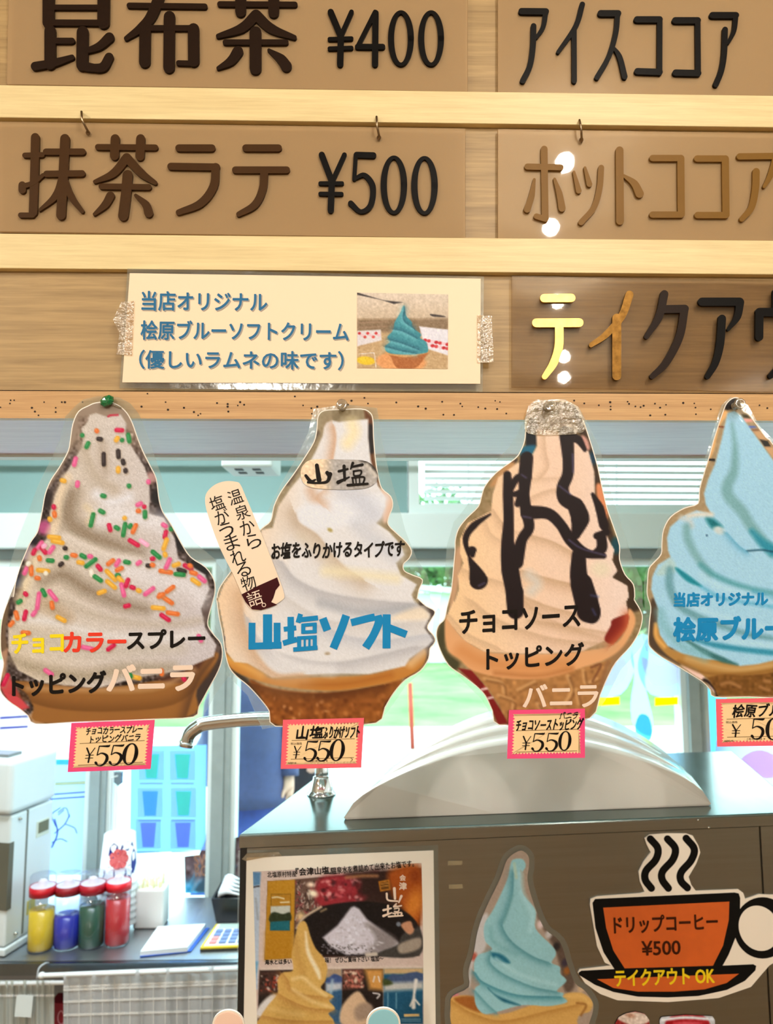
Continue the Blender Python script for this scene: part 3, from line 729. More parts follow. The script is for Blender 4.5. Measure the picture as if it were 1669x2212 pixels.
def shop_photo(k):
    Kp = crop(820, 560, 1.9658); K = lambda *p: Kp(list(p))
    k.ramp(1, 690, 640, (222, 200, 172)); k.poly([(771, 690), (968, 690), (968, 800), (771, 800)], (196, 160, 112), 5, curve=False)
    k.poly([(771, 690), (968, 688), (968, 722), (771, 716)], (120, 96, 70), 4, .8, False).grain(5, 5, 3)
    k.poly(K((-100, 150), (20, 175), (98, 183), (60, 190), (0, 170), (-100, 140)), (36, 30, 30), 1.5, 1, False)
    k.poly(K((215, 232), (270, 240), (275, 246), (225, 243)), (60, 50, 45), 1)
    for y in (690, 700): k.line([(771, y + 8), (835, y + 5)], 4, (150, 120, 90), 1)
    k.poly([(771, 715), (822, 712), (824, 735), (771, 748)], (226, 214, 206), 1.5, 1, False)
    for i in range(8): k.dot(776 + i * 6, 720 + (i % 3) * 4, 3.4, 3, 0, [(196, 40, 40), (236, 190, 190), (210, 70, 60)][i % 3], 1)
    k.poly([(905, 705), (968, 712), (968, 768), (918, 752)], (232, 224, 222), 1.5, 1, False)
    for i in range(14): k.dot(918 + (i % 7) * 8, 735 + (i // 7) * 9 + (i % 7) * 1.5, 4.4, 3.6, 0, [(190, 26, 34), (206, 60, 60), (238, 200, 200)][i % 3], 1)
    k.dot(866, 782, 54, 22, .05, (226, 154, 92), 2); k.dot(790, 779, 20, 9, .1, (236, 196, 40), 1.2)
    k.line([(775, 765), (808, 762), (812, 795)], 1.3, (235, 225, 210), .6, 1, False)
    k.poly(K((25, 395), (110, 412), (205, 392), (195, 412), (150, 462), (75, 462), (45, 412)), (172, 98, 44), 1.2)
    k.line(K((28, 398), (110, 410), (204, 393)), 6, (214, 150, 84), 1)
    k.poly(K((103, 196), (112, 240), (135, 265), (140, 290), (175, 318), (172, 335), (196, 350), (205, 380), (195, 398), (110, 405), (38, 398), (22, 372), (45, 348), (32, 330), (58, 300), (62, 270), (88, 225)), (62, 142, 148), 1.2)
    for P in (((62, 300), (100, 310), (150, 335)), ((40, 345), (95, 360), (160, 385)), ((100, 210), (98, 260), (140, 295)), ((28, 375), (90, 392), (150, 402))):
        k.fold(K(*P), 7, (20, 84, 100), .75, 1.2, -1); k.fold(K(*P), 6, (120, 190, 192), .6, 1, 1)
    k.grain(7, 2.6, 9)
printed('shop_photo', [(771, 632), (968, 636), (967, 797), (771, 795)], SIGN, .0026, shop_photo, PRINTM, t, 1.7, (206, 182, 150))
TAPE = clear('sticky_tape', (240, 230, 210), haze=.22, rough=.2, gloss=.12, wrinkle=.9, wscale=90)
MB().slab([(262, 652), (290, 650), (285, 768), (252, 766), (258, 720), (244, 690)], SIGN, .0030, .0003).build('tape', TAPE, t)
MB().slab([(1030, 680), (1062, 682), (1066, 782), (1030, 784)], SIGN, .0030, .0003).build('tape', TAPE, t)

# ---- helper for a hanging cut-out
def cutout(label, pr, lam, paint, base, cat='sign', step=2.6, off=.0062, rim=2.2, pl=SIGN, white=(250, 248, 244)):
    t = thing('ice_cream_sign', pl.p(sum(p[0] for p in pr) / len(pr), max(p[1] for p in pr), off), label, cat)
    MB().slab(lam, pl, off - .0006, .0006).build('laminate', LAMI, t)
    MB().slab(grow(pr, rim), pl, off, .0005).build('paper_back', PAPER, t)
    printed('printed_photo', pr, pl, off + .0004, paint, PRINT, t, step, base)
    return t
OT = .0070

# ---- sign 1: colour sprinkles
C5 = crop(0, 840, 3.338); C6 = crop(0, 1280, 3.338)
o1 = C5([(780, 98), (690, 105), (640, 125), (570, 165), (530, 250), (512, 360), (495, 450), (430, 570), (370, 660), (330, 760), (310, 870), (290, 970), (270, 1040), (225, 1105), (190, 1180), (150, 1280), (115, 1400), (100, 1500)])
o1 += C6([(80, 30), (45, 105), (18, 200), (8, 300), (10, 420), (30, 510), (14, 600), (4, 700), (60, 775), (145, 835), (205, 885), (258, 942), (525, 930), (820, 920), (1110, 908), (1392, 892), (1430, 820), (1500, 690), (1570, 560), (1598, 460), (1588, 370), (1540, 310), (1495, 240), (1500, 170), (1530, 60)])
o1 += C5([(1545, 1460), (1538, 1380), (1480, 1290), (1370, 1215), (1300, 1110), (1230, 980), (1170, 890), (1142, 800), (1122, 650), (1080, 560), (1025, 450), (985, 350), (950, 250), (910, 175), (850, 122)])
o1 = catmull(o1, 3, True)
lam1 = C5([(700, 52), (600, 75), (545, 120), (470, 200), (430, 380), (360, 520), (275, 690), (200, 900), (125, 1090), (60, 1300), (5, 1540)]) + C6([(-60, 160), (-70, 420), (-40, 730), (120, 880), (262, 950), (1400, 900), (1460, 905), (1560, 720), (1650, 600), (1660, 480), (1600, 330), (1545, 230), (1560, 120)]) + C5([(1610, 1320), (1540, 1220), (1400, 1105), (1250, 880), (1180, 680), (1110, 470), (1060, 320), (1000, 180), (940, 105), (860, 62)])
random.seed(11)
SP1 = """860,298,42,0.05,r 697,303,22,0.9,o 718,362,30,0.2,k 630,405,36,2,g 593,335,16,1,g 842,362,30,2.1,y 880,370,14,.8,g 928,355,46,1.4,g 748,508,62,1.55,k 853,470,44,1.5,k 888,528,30,1.3,k 905,590,24,1.4,k 852,583,32,1.6,y
540,525,46,1.8,p 455,662,30,.3,y 558,687,32,1.7,p 745,772,28,.3,g 930,700,22,1.2,g 733,885,34,.5,g 663,945,66,1.8,g 790,1000,40,1.3,r 843,1003,30,.6,g 895,1015,66,1.75,g 938,990,26,2.2,g 968,1008,50,2,o 898,932,20,0,y 965,1110,58,.55,r 1038,1110,50,.6,l 1003,832,34,2.7,p 1045,905,40,1.55,g 998,880,24,.1,o 1040,850,18,0,r
1192,1050,42,1.8,r 1190,1120,60,1.9,y 1190,1195,26,1.3,y 1125,1195,56,.7,g 1100,1225,24,0,r 1185,985,32,.6,p 1232,1012,18,1,g 1070,670,22,1.5,p 388,852,24,1.3,r 393,905,32,1.4,o 360,940,24,1.2,y 390,1070,60,.1,y 415,1103,60,.2,y 285,1130,50,2.2,p 315,1165,44,.9,r 370,1160,46,2.2,p 470,1150,22,.4,k 318,1133,26,2.5,l 245,1175,34,2,r 285,1222,26,1.3,o 362,1238,38,.1,g 478,1215,24,.2,g 533,1200,32,.2,o 440,1265,28,2.5,k 600,1207,36,.5,g 650,1208,26,.2,p 580,1252,36,.2,y 655,1255,66,2.5,g 715,1290,38,.9,r 660,1328,34,1.4,w 705,1368,50,.6,g 797,1250,44,2.5,o 847,1255,40,2.1,p 800,1345,70,.8,y 860,1300,40,2.7,o 800,1410,60,.7,y 850,1345,26,.2,g 868,1375,40,.8,y 885,1450,66,1.35,p 915,1400,46,1.9,r 955,1432,30,.4,r 733,1465,44,2.8,y 1000,1455,26,.4,y 1075,1460,60,2.5,p 1195,1318,62,.15,o 1310,1310,46,.3,k 1295,1338,52,.1,g 1210,1260,56,2,p 1355,1285,50,.5,r 1270,1268,40,2.8,y 1395,1328,38,.3,o 1410,1390,52,.6,y 1455,1370,48,.7,p 1225,1445,52,2.5,o 1195,1515,80,.6,o 1160,1490,40,2.6,o 1140,1580,64,.1,y 915,1565,34,2.9,r 185,1310,44,2,p 225,1310,50,1.5,o 310,1310,60,.1,y 270,1365,28,.2,o 315,1470,42,1.1,g 380,1490,64,.9,p 275,1530,80,1.7,p 375,1560,40,1.4,o 140,1535,30,2.6,g 185,1480,26,.8,r 1000,1255,30,2.5,p 915,1250,34,.2,g 1070,1275,26,.2,k 1100,1270,24,.4,o 330,1330,20,1,w 205,1260,24,2.4,w 1370,1275,24,.6,o"""
SP1B = """180,165,50,1.8,r 245,150,34,2.2,p 120,165,44,1.3,o 82,225,34,2.3,o 440,190,52,.5,y 1190,180,56,.6,r 1245,150,60,.15,o 1440,330,40,1.1,p 800,395,48,2.5,r 630,400,60,.2,p 185,290,44,.1,o 350,575,50,.6,p 1165,575,34,1.5,o 970,610,60,.2,y 940,600,26,1.2,g 1325,620,30,1.2,r 40,630,60,2.0,r"""
def paint1(k):
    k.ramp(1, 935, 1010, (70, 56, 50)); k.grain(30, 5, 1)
    k.poly(C5([(500, 80), (1010, 80), (1060, 520), (940, 300), (600, 200), (560, 330), (420, 620), (330, 700), (480, 300)]), (150, 128, 106), 5)
    for (x, y, r, c) in ((1150, 780, 60, (16, 12, 14)), (1180, 900, 60, (20, 14, 18)), (340, 800, 60, (36, 26, 24)), (320, 1000, 50, (190, 80, 130)), (1310, 1100, 70, (20, 16, 18)), (1440, 1290, 80, (20, 18, 20)), (200, 1180, 60, (150, 130, 140)), (160, 1380, 50, (40, 40, 50)), (1090, 640, 40, (196, 150, 140)), (240, 1090, 30, (20, 16, 30)), (130, 1400, 30, (60, 66, 80))):
        p = C5([(x, y)])[0]; k.dot(p[0], p[1], r / 3.3, r / 3.3, 0, c, 5, .9)
    for (pts, c) in (([(0, 680), (60, 590), (160, 770), (210, 830), (150, 850), (60, 790)], (206, 70, 74)), ([(20, 100), (70, 60), (40, 300), (60, 420), (0, 420)], (110, 86, 62)), ([(205, 890), (240, 860), (320, 945), (250, 950)], (196, 156, 116)), ([(1480, 520), (1600, 420), (1560, 620), (1390, 890), (1350, 890)], (60, 46, 40)), ([(1450, 130), (1530, 60), (1500, 320), (1600, 400), (1560, 470)], (90, 74, 68)), ([(5, 430), (60, 400), (40, 600), (0, 650)], (176, 132, 100))):
        k.poly(C6(pts), c, 3, 1, False)
    # waffle cone
    k.poly(C6([(100, 640), (200, 740), (240, 820), (330, 945), (1330, 905), (1420, 700), (1560, 500), (1560, 430), (1430, 480), (1330, 590), (1100, 640), (700, 690), (350, 660)]), (150, 98, 44), 2.5)
    k.fold(C6([(150, 760), (400, 830), (800, 850), (1250, 800), (1500, 600)]), 20, (96, 56, 20), .55, 3, -1)
    k.fold(C6([(1540, 470), (1420, 640), (1330, 900)]), 14, (84, 52, 30), .7, 4, 1)
    k.poly(C6([(1320, 560), (1500, 430), (1490, 470), (1340, 640), (1120, 620)]), (74, 38, 24), 4, .9)
    k.line(C6([(200, 690), (600, 700), (1100, 690), (1400, 560)]), 12, (196, 150, 100), 5, .6)
    # the swirl
    body = C5([(690, 175), (780, 205), (870, 185), (910, 250), (905, 330), (950, 420), (1040, 560), (1075, 660), (1080, 800), (1070, 900), (1180, 930), (1260, 1080), (1285, 1220), (1380, 1280), (1480, 1340), (1510, 1440), (1460, 1560)]) + C6([(1450, 120), (1480, 260), (1560, 380), (1540, 460), (1400, 520), (1330, 560), (1000, 610), (700, 690), (300, 650), (130, 560), (60, 420), (60, 250), (110, 130)]) + C5([(110, 1570), (170, 1500), (165, 1400), (230, 1300), (240, 1180), (330, 1090), (370, 1040), (360, 900), (400, 760), (480, 600), (590, 420), (600, 330), (585, 290), (630, 240), (645, 190)])
    k.poly(body, (222, 208, 190), 2, 1, False)
    ins = k.inside(k.P, body)
    k.c[ins] += (np.clip((k.P[ins, 0] - 180) / 260, -1, 1) * np.array([[-8], [-4], [10]])).T
    G = (142, 122, 96)
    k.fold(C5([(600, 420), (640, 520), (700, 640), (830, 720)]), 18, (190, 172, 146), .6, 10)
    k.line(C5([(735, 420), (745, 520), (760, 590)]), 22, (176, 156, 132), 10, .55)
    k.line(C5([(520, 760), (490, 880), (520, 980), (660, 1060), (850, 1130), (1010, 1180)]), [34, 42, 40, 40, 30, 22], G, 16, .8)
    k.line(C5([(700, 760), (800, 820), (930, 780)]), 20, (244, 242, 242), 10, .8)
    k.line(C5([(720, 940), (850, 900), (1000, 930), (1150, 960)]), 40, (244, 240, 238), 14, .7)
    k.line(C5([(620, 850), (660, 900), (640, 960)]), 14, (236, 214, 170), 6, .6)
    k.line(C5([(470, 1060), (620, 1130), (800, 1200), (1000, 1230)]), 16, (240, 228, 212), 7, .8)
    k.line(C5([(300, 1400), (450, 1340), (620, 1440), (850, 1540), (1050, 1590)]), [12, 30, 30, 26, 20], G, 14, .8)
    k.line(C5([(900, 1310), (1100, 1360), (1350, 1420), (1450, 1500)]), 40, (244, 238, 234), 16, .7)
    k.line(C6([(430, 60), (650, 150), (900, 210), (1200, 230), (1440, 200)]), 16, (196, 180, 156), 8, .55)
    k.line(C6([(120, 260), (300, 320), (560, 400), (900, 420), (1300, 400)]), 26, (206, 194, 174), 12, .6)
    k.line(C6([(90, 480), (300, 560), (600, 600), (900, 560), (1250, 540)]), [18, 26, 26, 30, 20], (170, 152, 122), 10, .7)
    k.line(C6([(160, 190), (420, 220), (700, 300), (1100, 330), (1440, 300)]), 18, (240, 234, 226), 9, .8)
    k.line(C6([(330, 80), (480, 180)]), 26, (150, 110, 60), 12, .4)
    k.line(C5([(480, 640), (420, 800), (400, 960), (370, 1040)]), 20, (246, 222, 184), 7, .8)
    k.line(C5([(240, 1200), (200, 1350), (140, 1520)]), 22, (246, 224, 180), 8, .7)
    k.c[ins] += (rng.normal(0, 7, ins.sum()))[:, None]
    k.c[ins] = k.c[ins] * np.array([.95, .945, .94])
    for src, K in ((SP1, C5), (SP1B, C6)):
        for it in src.split():
            x, y, l, an, c = it.split(','); (x, y), l, an = K([(float(x), float(y))])[0], float(l) / 3.338, float(an)
            w = 34 / 3.338; l = max(l * 1.75, w); dx, dy = math.cos(an) * (l - w) / 2, math.sin(an) * (l - w) / 2
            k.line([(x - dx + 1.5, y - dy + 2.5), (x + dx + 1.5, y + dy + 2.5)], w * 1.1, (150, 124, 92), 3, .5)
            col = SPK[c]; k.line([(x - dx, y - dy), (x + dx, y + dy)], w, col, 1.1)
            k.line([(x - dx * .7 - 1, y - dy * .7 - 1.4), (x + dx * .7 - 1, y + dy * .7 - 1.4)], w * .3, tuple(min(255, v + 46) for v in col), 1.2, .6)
    k.line(C5([(780, 200), (800, 190), (850, 188)]), 4, (190, 30, 60), 1)
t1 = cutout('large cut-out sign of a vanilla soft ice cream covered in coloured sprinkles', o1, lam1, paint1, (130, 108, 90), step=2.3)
T6 = lambda *p: C6(list(p))
for body, pts, h, m in (('チョコ', ((88, 440), (455, 428)), 138, YEL), ('カラー', ((462, 430), (905, 424)), 140, REDI), ('スプレー', ((920, 408), (1475, 392)), 132, INKB)):
    A, B = C6(pts); text('lettering', body, SIGN, OT, A, B, h / 3.338, m, t1, .045, up=(0, -1))
A, B = C6(((92, 748), (760, 716))); text('lettering', 'トッピング', SIGN, OT, A, B, 150 / 3.338, INKB, t1, .045, up=(0, -1))
A, B = C6(((775, 714), (1398, 700))); text('lettering', 'バニラ', SIGN, OT, A, B, 185 / 3.338, CREAMI, t1, .05, up=(0, -1))

# ---- sign 2: mountain salt
C7 = crop(430, 840, 3.149); C8 = crop(430, 1280, 3.149)
o2 = C7([(850, 152), (950, 145), (1100, 140), (1160, 165), (1178, 215), (1182, 330), (1195, 480), (1215, 600), (1240, 680), (1300, 735), (1312, 800), (1285, 870), (1282, 925), (1340, 985), (1400, 1040), (1440, 1100), (1425, 1150), (1385, 1190), (1392, 1240), (1450, 1270), (1515, 1300), (1492, 1360), (1478, 1430)])
o2 += C8([(1485, 45), (1540, 95), (1600, 130), (1572, 185), (1548, 240), (1588, 290), (1602, 322), (1590, 350), (1565, 380), (1555, 450), (1500, 530), (1400, 590), (1320, 680), (1260, 780), (1200, 884), (860, 895), (520, 905), (480, 805), (430, 735), (340, 635), (255, 565), (205, 500), (180, 400), (165, 290), (140, 170), (122, 40)])
o2 += C7([(122, 1440), (140, 1360), (200, 1270), (290, 1150), (370, 1030), (425, 955), (490, 900), (512, 800), (560, 700), (640, 590), (720, 470), (785, 360), (805, 270), (812, 190)])
o2 = catmull(o2, 3, True)
lam2 = C7([(780, 135), (740, 300), (660, 470), (560, 640), (470, 820), (390, 920), (300, 1100), (150, 1260), (60, 1400)]) + C8([(60, 60), (90, 250), (140, 420), (190, 560), (330, 700), (430, 930), (510, 915), (1210, 890), (1290, 800), (1400, 640), (1560, 500), (1620, 320), (1640, 120), (1570, 40)]) + C7([(1570, 1330), (1545, 1250), (1480, 1160), (1400, 960), (1370, 840), (1290, 560), (1240, 330), (1210, 130), (1000, 105)])
def paint2(k):
    k.grain(8, 6, 4)
    k.poly(C7([(1120, 130), (1180, 200), (1190, 480), (1230, 690), (1180, 640), (1140, 300)]), (96, 52, 22), 3, 1, False)
    k.line(C7([(1160, 260), (1168, 420)]), 14, (24, 14, 12), 3)
    k.line(C7([(800, 300), (700, 470), (600, 640)]), 12, (70, 52, 40), 4, .8)
    k.poly(C7([(1230, 680), (1320, 760), (1290, 880), (1250, 900)]), (236, 196, 166), 4, .9)
    k.poly(C8([(1500, 60), (1610, 130), (1560, 250), (1605, 330), (1540, 480), (1400, 600), (1450, 420), (1540, 300), (1500, 200)]), (58, 46, 40), 4)
    k.line(C8([(160, 300), (190, 480), (330, 620), (480, 800), (520, 900)]), 16, (52, 44, 36), 5)
    k.poly(C8([(1350, 590), (1270, 790), (1200, 890), (1150, 890)]), (60, 34, 18), 4)
    # cone
    k.poly(C8([(340, 590), (430, 730), (530, 900), (1190, 880), (1260, 760), (1380, 590), (1150, 650), (800, 680), (500, 650)]), (138, 76, 24), 3)
    q = k.inside(k.P, C8([(340, 590), (430, 730), (530, 900), (1190, 880), (1260, 760), (1380, 590), (700, 600)]))
    k.grain(13, 9, 5, (1, .8, .5), q.astype(float))
    for i in range(60):
        x, y = random.uniform(480, 1250), random.uniform(690, 880); p = C8([(x, y)])[0]
        k.dot(p[0], p[1], random.uniform(1.5, 5), random.uniform(1.5, 4), random.random() * 3, random.choice([(186, 112, 50), (112, 56, 16), (222, 160, 100), (100, 50, 14)]), 2.5, .6)
    k.fold(C8([(340, 620), (600, 680), (900, 690), (1250, 630)]), 16, (84, 40, 8), .8, 3, 1)
    k.poly(C8([(180, 400), (230, 470), (320, 480), (420, 545), (520, 590), (820, 575), (1150, 560), (1370, 500), (1440, 460), (1520, 385), (1545, 440), (1500, 520), (1380, 588), (1150, 640), (900, 668), (600, 645), (400, 600), (250, 540), (195, 480)]), (192, 124, 48), 2.5)
    k.line(C8([(200, 450), (300, 500), (420, 560)]), 16, (226, 162, 70), 7, .8)
    k.line(C8([(700, 625), (1000, 620), (1300, 560)]), 14, (164, 92, 26), 7, .7)
    k.line(C8([(1440, 480), (1520, 400)]), 20, (230, 180, 116), 7, .8)
    # swirl
    body = C7([(865, 232), (905, 215), (950, 225), (1150, 205), (1150, 330), (1165, 480), (1215, 655), (1265, 740), (1268, 800), (1235, 880), (1205, 912), (1290, 970), (1345, 1030), (1380, 1085), (1395, 1130), (1340, 1185), (1370, 1265), (1480, 1330), (1445, 1400), (1470, 1460)]) + C8([(1450, 30), (1490, 90), (1570, 145), (1565, 170), (1530, 240), (1590, 325), (1560, 360), (1500, 400), (1430, 450), (1400, 500), (1150, 555), (900, 550), (720, 560), (500, 580), (420, 530), (330, 480), (240, 470), (185, 400), (170, 250), (140, 100)]) + C7([(130, 1430), (170, 1330), (260, 1210), (430, 960), (500, 945), (540, 800), (620, 680), (720, 560), (790, 430), (840, 320), (850, 260)])
    k.poly(body, (230, 224, 216), 2, 1, False)
    ins = k.inside(k.P, body); x = k.P[ins, 0]; y = k.P[ins, 1]
    a = np.clip((650 - x - (y - 1150) * .25 ) / 130, 0, 1)[:, None] * .85; k.c[ins] = k.c[ins] * (1 - a) + np.array([246, 208, 162]) * a
    BR = (204, 156, 116); GR = (176, 172, 170)
    k.fold(C7([(915, 260), (925, 340), (905, 480)]), 14, BR, .8, 3, 1)
    k.line(C7([(760, 690), (800, 770), (850, 800)]), 22, BR, 9, .6)
    k.line(C7([(1040, 240), (1050, 300), (1010, 370)]), 26, (250, 226, 166), 10, .7)
    k.poly(C7([(720, 790), (850, 770), (1000, 740), (1260, 720), (1265, 800), (1200, 900), (1000, 930), (760, 960), (650, 870)]), (232, 230, 228), 8, .9)
    k.fold(C7([(850, 690), (800, 740), (850, 800)]), 12, BR, .5, 3, -1)
    k.line(C7([(990, 690), (1080, 740), (1180, 850)]), 40, (196, 196, 200), 14, .6)
    k.fold(C7([(650, 850), (680, 920), (800, 1000), (900, 1130), (1000, 1230), (1110, 1295)]), 26, (190, 164, 134), .8, 4, 1)
    k.line(C7([(1080, 930), (1180, 1020), (1330, 1130)]), 36, (200, 200, 202), 12, .6)
    k.line(C7([(700, 1000), (850, 1130), (960, 1250)]), 26, (216, 198, 170), 10, .6)
    k.dot(*C7([(890, 960)])[0], 6, 4, .5, (176, 156, 90), 1.5)
    k.line(C7([(860, 1240), (1000, 1250), (1340, 1290)]), 22, (240, 224, 180), 9, .7)
    k.fold(C7([(560, 1180), (660, 1300), (860, 1390), (1150, 1440), (1480, 1470)]), 24, GR, .75, 4, 1)
    k.fold(C8([(560, 10), (700, 110), (900, 200), (1250, 220), (1500, 200)]), 26, (206, 198, 188), .7, 4, 1)
    k.line(C8([(830, 70), (1100, 130), (1440, 110)]), 20, (160, 162, 164), 8, .6)
    k.poly(C8([(1320, 160), (1500, 95), (1565, 150), (1540, 185), (1320, 190)]), (246, 224, 190), 6, .8)
    k.fold(C8([(830, 230), (1000, 300), (1250, 330), (1550, 290)]), 20, (190, 190, 192), .7, 4, 1)
    k.fold(C8([(330, 180), (420, 340), (620, 440), (950, 480), (1480, 370)]), 20, (182, 178, 176), .75, 4, 1)
    k.fold(C8([(280, 20), (300, 220), (380, 420), (520, 560), (700, 560)]), 26, (204, 160, 116), .7, 6, 1)
    k.line(C8([(430, 300), (600, 470), (900, 530)]), 24, (238, 232, 224), 9, .6)
    k.dot(*C8([(872, 415)])[0], 6, 3.4, 0, (180, 160, 130), 1.5)
    k.c[ins] += rng.normal(0, 3, ins.sum())[:, None]
t2 = cutout('large cut-out sign of a white mountain salt soft ice cream with blue lettering', o2, lam2, paint2, (150, 132, 98))
# glued-on labels
pd = C7([(40, 760), (55, 700), (110, 650), (180, 628), (250, 632), (280, 650), (320, 740), (400, 930), (520, 1230), (578, 1395), (560, 1440), (480, 1485), (420, 1505), (360, 1500), (310, 1440), (240, 1280), (140, 1080), (60, 860)])
lb = MB().slab(catmull(pd, 3, True), SIGN, .0076, .0004).build('paddle_label', mat('label_cream', (246, 224, 200), .5), t2); lb['label'] = 'pale paddle-shaped label'
pb = C7([(288, 1398), (400, 1340), (530, 1282), (578, 1395), (560, 1440), (480, 1485), (420, 1505), (360, 1500), (310, 1440)])
cut = C7([(288, 1398), (400, 1340), (530, 1282), (548, 1335), (520, 1370), (505, 1420), (490, 1450), (530, 1468), (480, 1487), (420, 1505), (360, 1500), (315, 1450)])
MB().slab(cut, SIGN, .0079, .0003).build('label_base', ink_mat('3a0d12'), lb)
mb = MB()
def vtext(chars, size, mb, off=.0079):
    for ch, x, y in chars:
        p = C7([(x, y)])[0]; a = math.radians(-21 + 0)
        ca, sa = math.cos(math.radians(-19)), math.sin(math.radians(-19)); h = size / 3.149
        A = (p[0] - ca * h / 2 - sa * -h / 2 * 0, p[1] + h / 2 - sa * h / 2 * 0)
        c0 = (p[0] - ca * h / 2 - (-sa) * 0, p[1] - sa * h / 2)
        dn = (-sa, ca)
        A = (p[0] - ca * h / 2 + dn[0] * h / 2, p[1] - sa * h / 2 + dn[1] * h / 2); B = (A[0] + ca * h, A[1] + sa * h)
        text('', ch, SIGN, off, A, B, h, None, None, .004, mb=mb)
vtext([('温', 245, 735), ('泉', 292, 838), ('か', 328, 940), ('ら', 370, 1035), ('塩', 120, 775), ('が', 155, 868), ('う', 185, 960), ('ま', 222, 1045), ('れ', 262, 1140), ('る', 300, 1228), ('物', 335, 1320)], 98, mb)
mb.build('label_text', INKB, lb)
mb = MB(); vtext([('語', 378, 1425)], 100, mb, .0083); vtext([('。', 440, 1470)], 30, mb, .0083); mb.build('label_text', CREAMI, lb)
ov = C7([(690, 580), (700, 530), (740, 490), (800, 478), (950, 480), (1110, 486), (1180, 520), (1215, 580), (1205, 630), (1150, 670), (1050, 684), (900, 684), (770, 672), (710, 640)])
def paint_ov(k):
    k.ramp(0, C7([(820, 0)])[0][0], C7([(930, 0)])[0][0], (176, 166, 154)); k.poly(C7([(1080, 480), (1230, 500), (1230, 620), (1180, 580), (1150, 520)]), (60, 52, 44), 3)
    k.line(C7([(1140, 520), (1200, 590)]), 10, (200, 188, 170), 3); k.grain(14, 4, 8)
lo = printed('oval_label', catmull(ov, 3, True), SIGN, .0074, paint_ov, PRINT, t2, 2.2, (246, 214, 172))
KY = lambda p: C7(p)
glyph_mesh('brush_lettering', C7, [([(800, 520), (815, 620)], [26, 34]), ([(725, 590), (760, 630), (790, 618)], [20, 26, 12]), ([(740, 635), (800, 640), (870, 630), (890, 580)], [16, 14, 20, 30]), ([(870, 570), (885, 590)], 26)], SIGN, .0079, 0, INKB, lo)
glyph_mesh('brush_lettering', C7, [([(950, 560), (1010, 545)], [18, 14]), ([(985, 525), (990, 620)], [22, 18]), ([(945, 635), (1020, 600)], [26, 10]), ([(1045, 505), (1030, 545)], [20, 10]), ([(1040, 530), (1110, 515)], [14, 18]), ([(1050, 560), (1100, 555), (1095, 585), (1055, 590), (1050, 560)], 12), ([(1040, 605), (1120, 600), (1115, 645)], 13), ([(1042, 605), (1048, 645)], 12), ([(1065, 605), (1068, 645)], 9), ([(1090, 605), (1092, 645)], 9), ([(1010, 655), (1145, 645)], [18, 16])], SIGN, .0079, 0, INKB, lo)
A, B = C7(((490, 1155), (1390, 1140))); text('handwriting', 'お塩をふりかけるタイプです', SIGN, OT + .0003, A, B, 108 / 3.149, INKB, t2, .028, wob=1.2, up=(.05, -1))
YAMA = [([(465, 148), (465, 385)], 62), ([(360, 205), (358, 385)], 46), ([(530, 205), (530, 380)], 46), ([(338, 365), (560, 358)], 46)]
SHIO = [([(575, 250), (660, 240)], 34), ([(622, 165), (624, 340)], 44), ([(570, 345), (665, 318)], 38), ([(690, 145), (672, 205)], 34), ([(690, 185), (808, 172)], 34), ([(700, 222), (795, 215)], 24), ([(700, 270), (795, 265)], 24), ([(708, 212), (708, 280)], 28), ([(786, 205), (786, 275)], 28), ([(665, 310), (800, 302)], 24), ([(680, 310), (680, 375)], 28), ([(786, 305), (786, 370)], 28), ([(718, 310), (718, 372)], 16), ([(750, 310), (750, 370)], 16), ([(640, 388), (805, 375)], 30)]
SO = [([(840, 175), (872, 258)], 54), ([(1000, 155), (970, 240), (912, 380)], [54, 54, 54])]
FU = [([(1033, 205), (1140, 178), (1195, 166)], 50), ([(1215, 155), (1222, 200), (1185, 290), (1132, 375)], [50, 56, 52, 56])]
TOO = [([(1275, 148), (1274, 380)], 54), ([(1280, 235), (1410, 285)], 50)]
for g in (YAMA, SHIO, SO, FU, TOO): glyph_mesh('lettering', C8, g, SIGN, OT, 0, BLUEINK, t2, cap=False)

# ---- sign 3: chocolate sauce
C9 = crop(920, 840, 3.338); C10 = crop(920, 1280, 3.338)
o3 = C9([(850, 95), (1000, 98), (1075, 130), (1130, 235), (1165, 335), (1195, 430), (1232, 560), (1262, 700), (1300, 860), (1342, 980), (1390, 1130), (1390, 1230), (1430, 1340), (1490, 1410), (1500, 1500)]) + C10([(1495, 50), (1542, 130), (1555, 190), (1530, 285), (1470, 385), (1365, 500), (1300, 620), (1250, 740), (1178, 902), (850, 925), (527, 950), (482, 850), (432, 745), (385, 690), (320, 635), (245, 580), (165, 520), (105, 410), (78, 310), (92, 240), (135, 195), (155, 110), (180, 10)]) + C9([(190, 1420), (212, 1170), (215, 1090), (238, 1010), (295, 935), (380, 850), (405, 770), (430, 700), (510, 605), (645, 505), (690, 440), (715, 370), (722, 300), (738, 235), (785, 135)])
o3 = catmull(o3, 3, True)
lam3 = C9([(790, 78), (720, 190), (660, 330), (600, 420), (420, 600), (330, 800), (200, 960), (150, 1130), (130, 1400), (90, 1580)]) + C10([(60, 150), (40, 330), (90, 480), (250, 620), (400, 770), (520, 960), (1190, 915), (1290, 780), (1400, 560), (1560, 380), (1620, 200), (1560, 90)]) + C9([(1560, 1400), (1490, 1230), (1400, 960), (1330, 740), (1250, 420), (1170, 260), (1100, 130), (1000, 75)])
CHOC = (20, 3, 6)
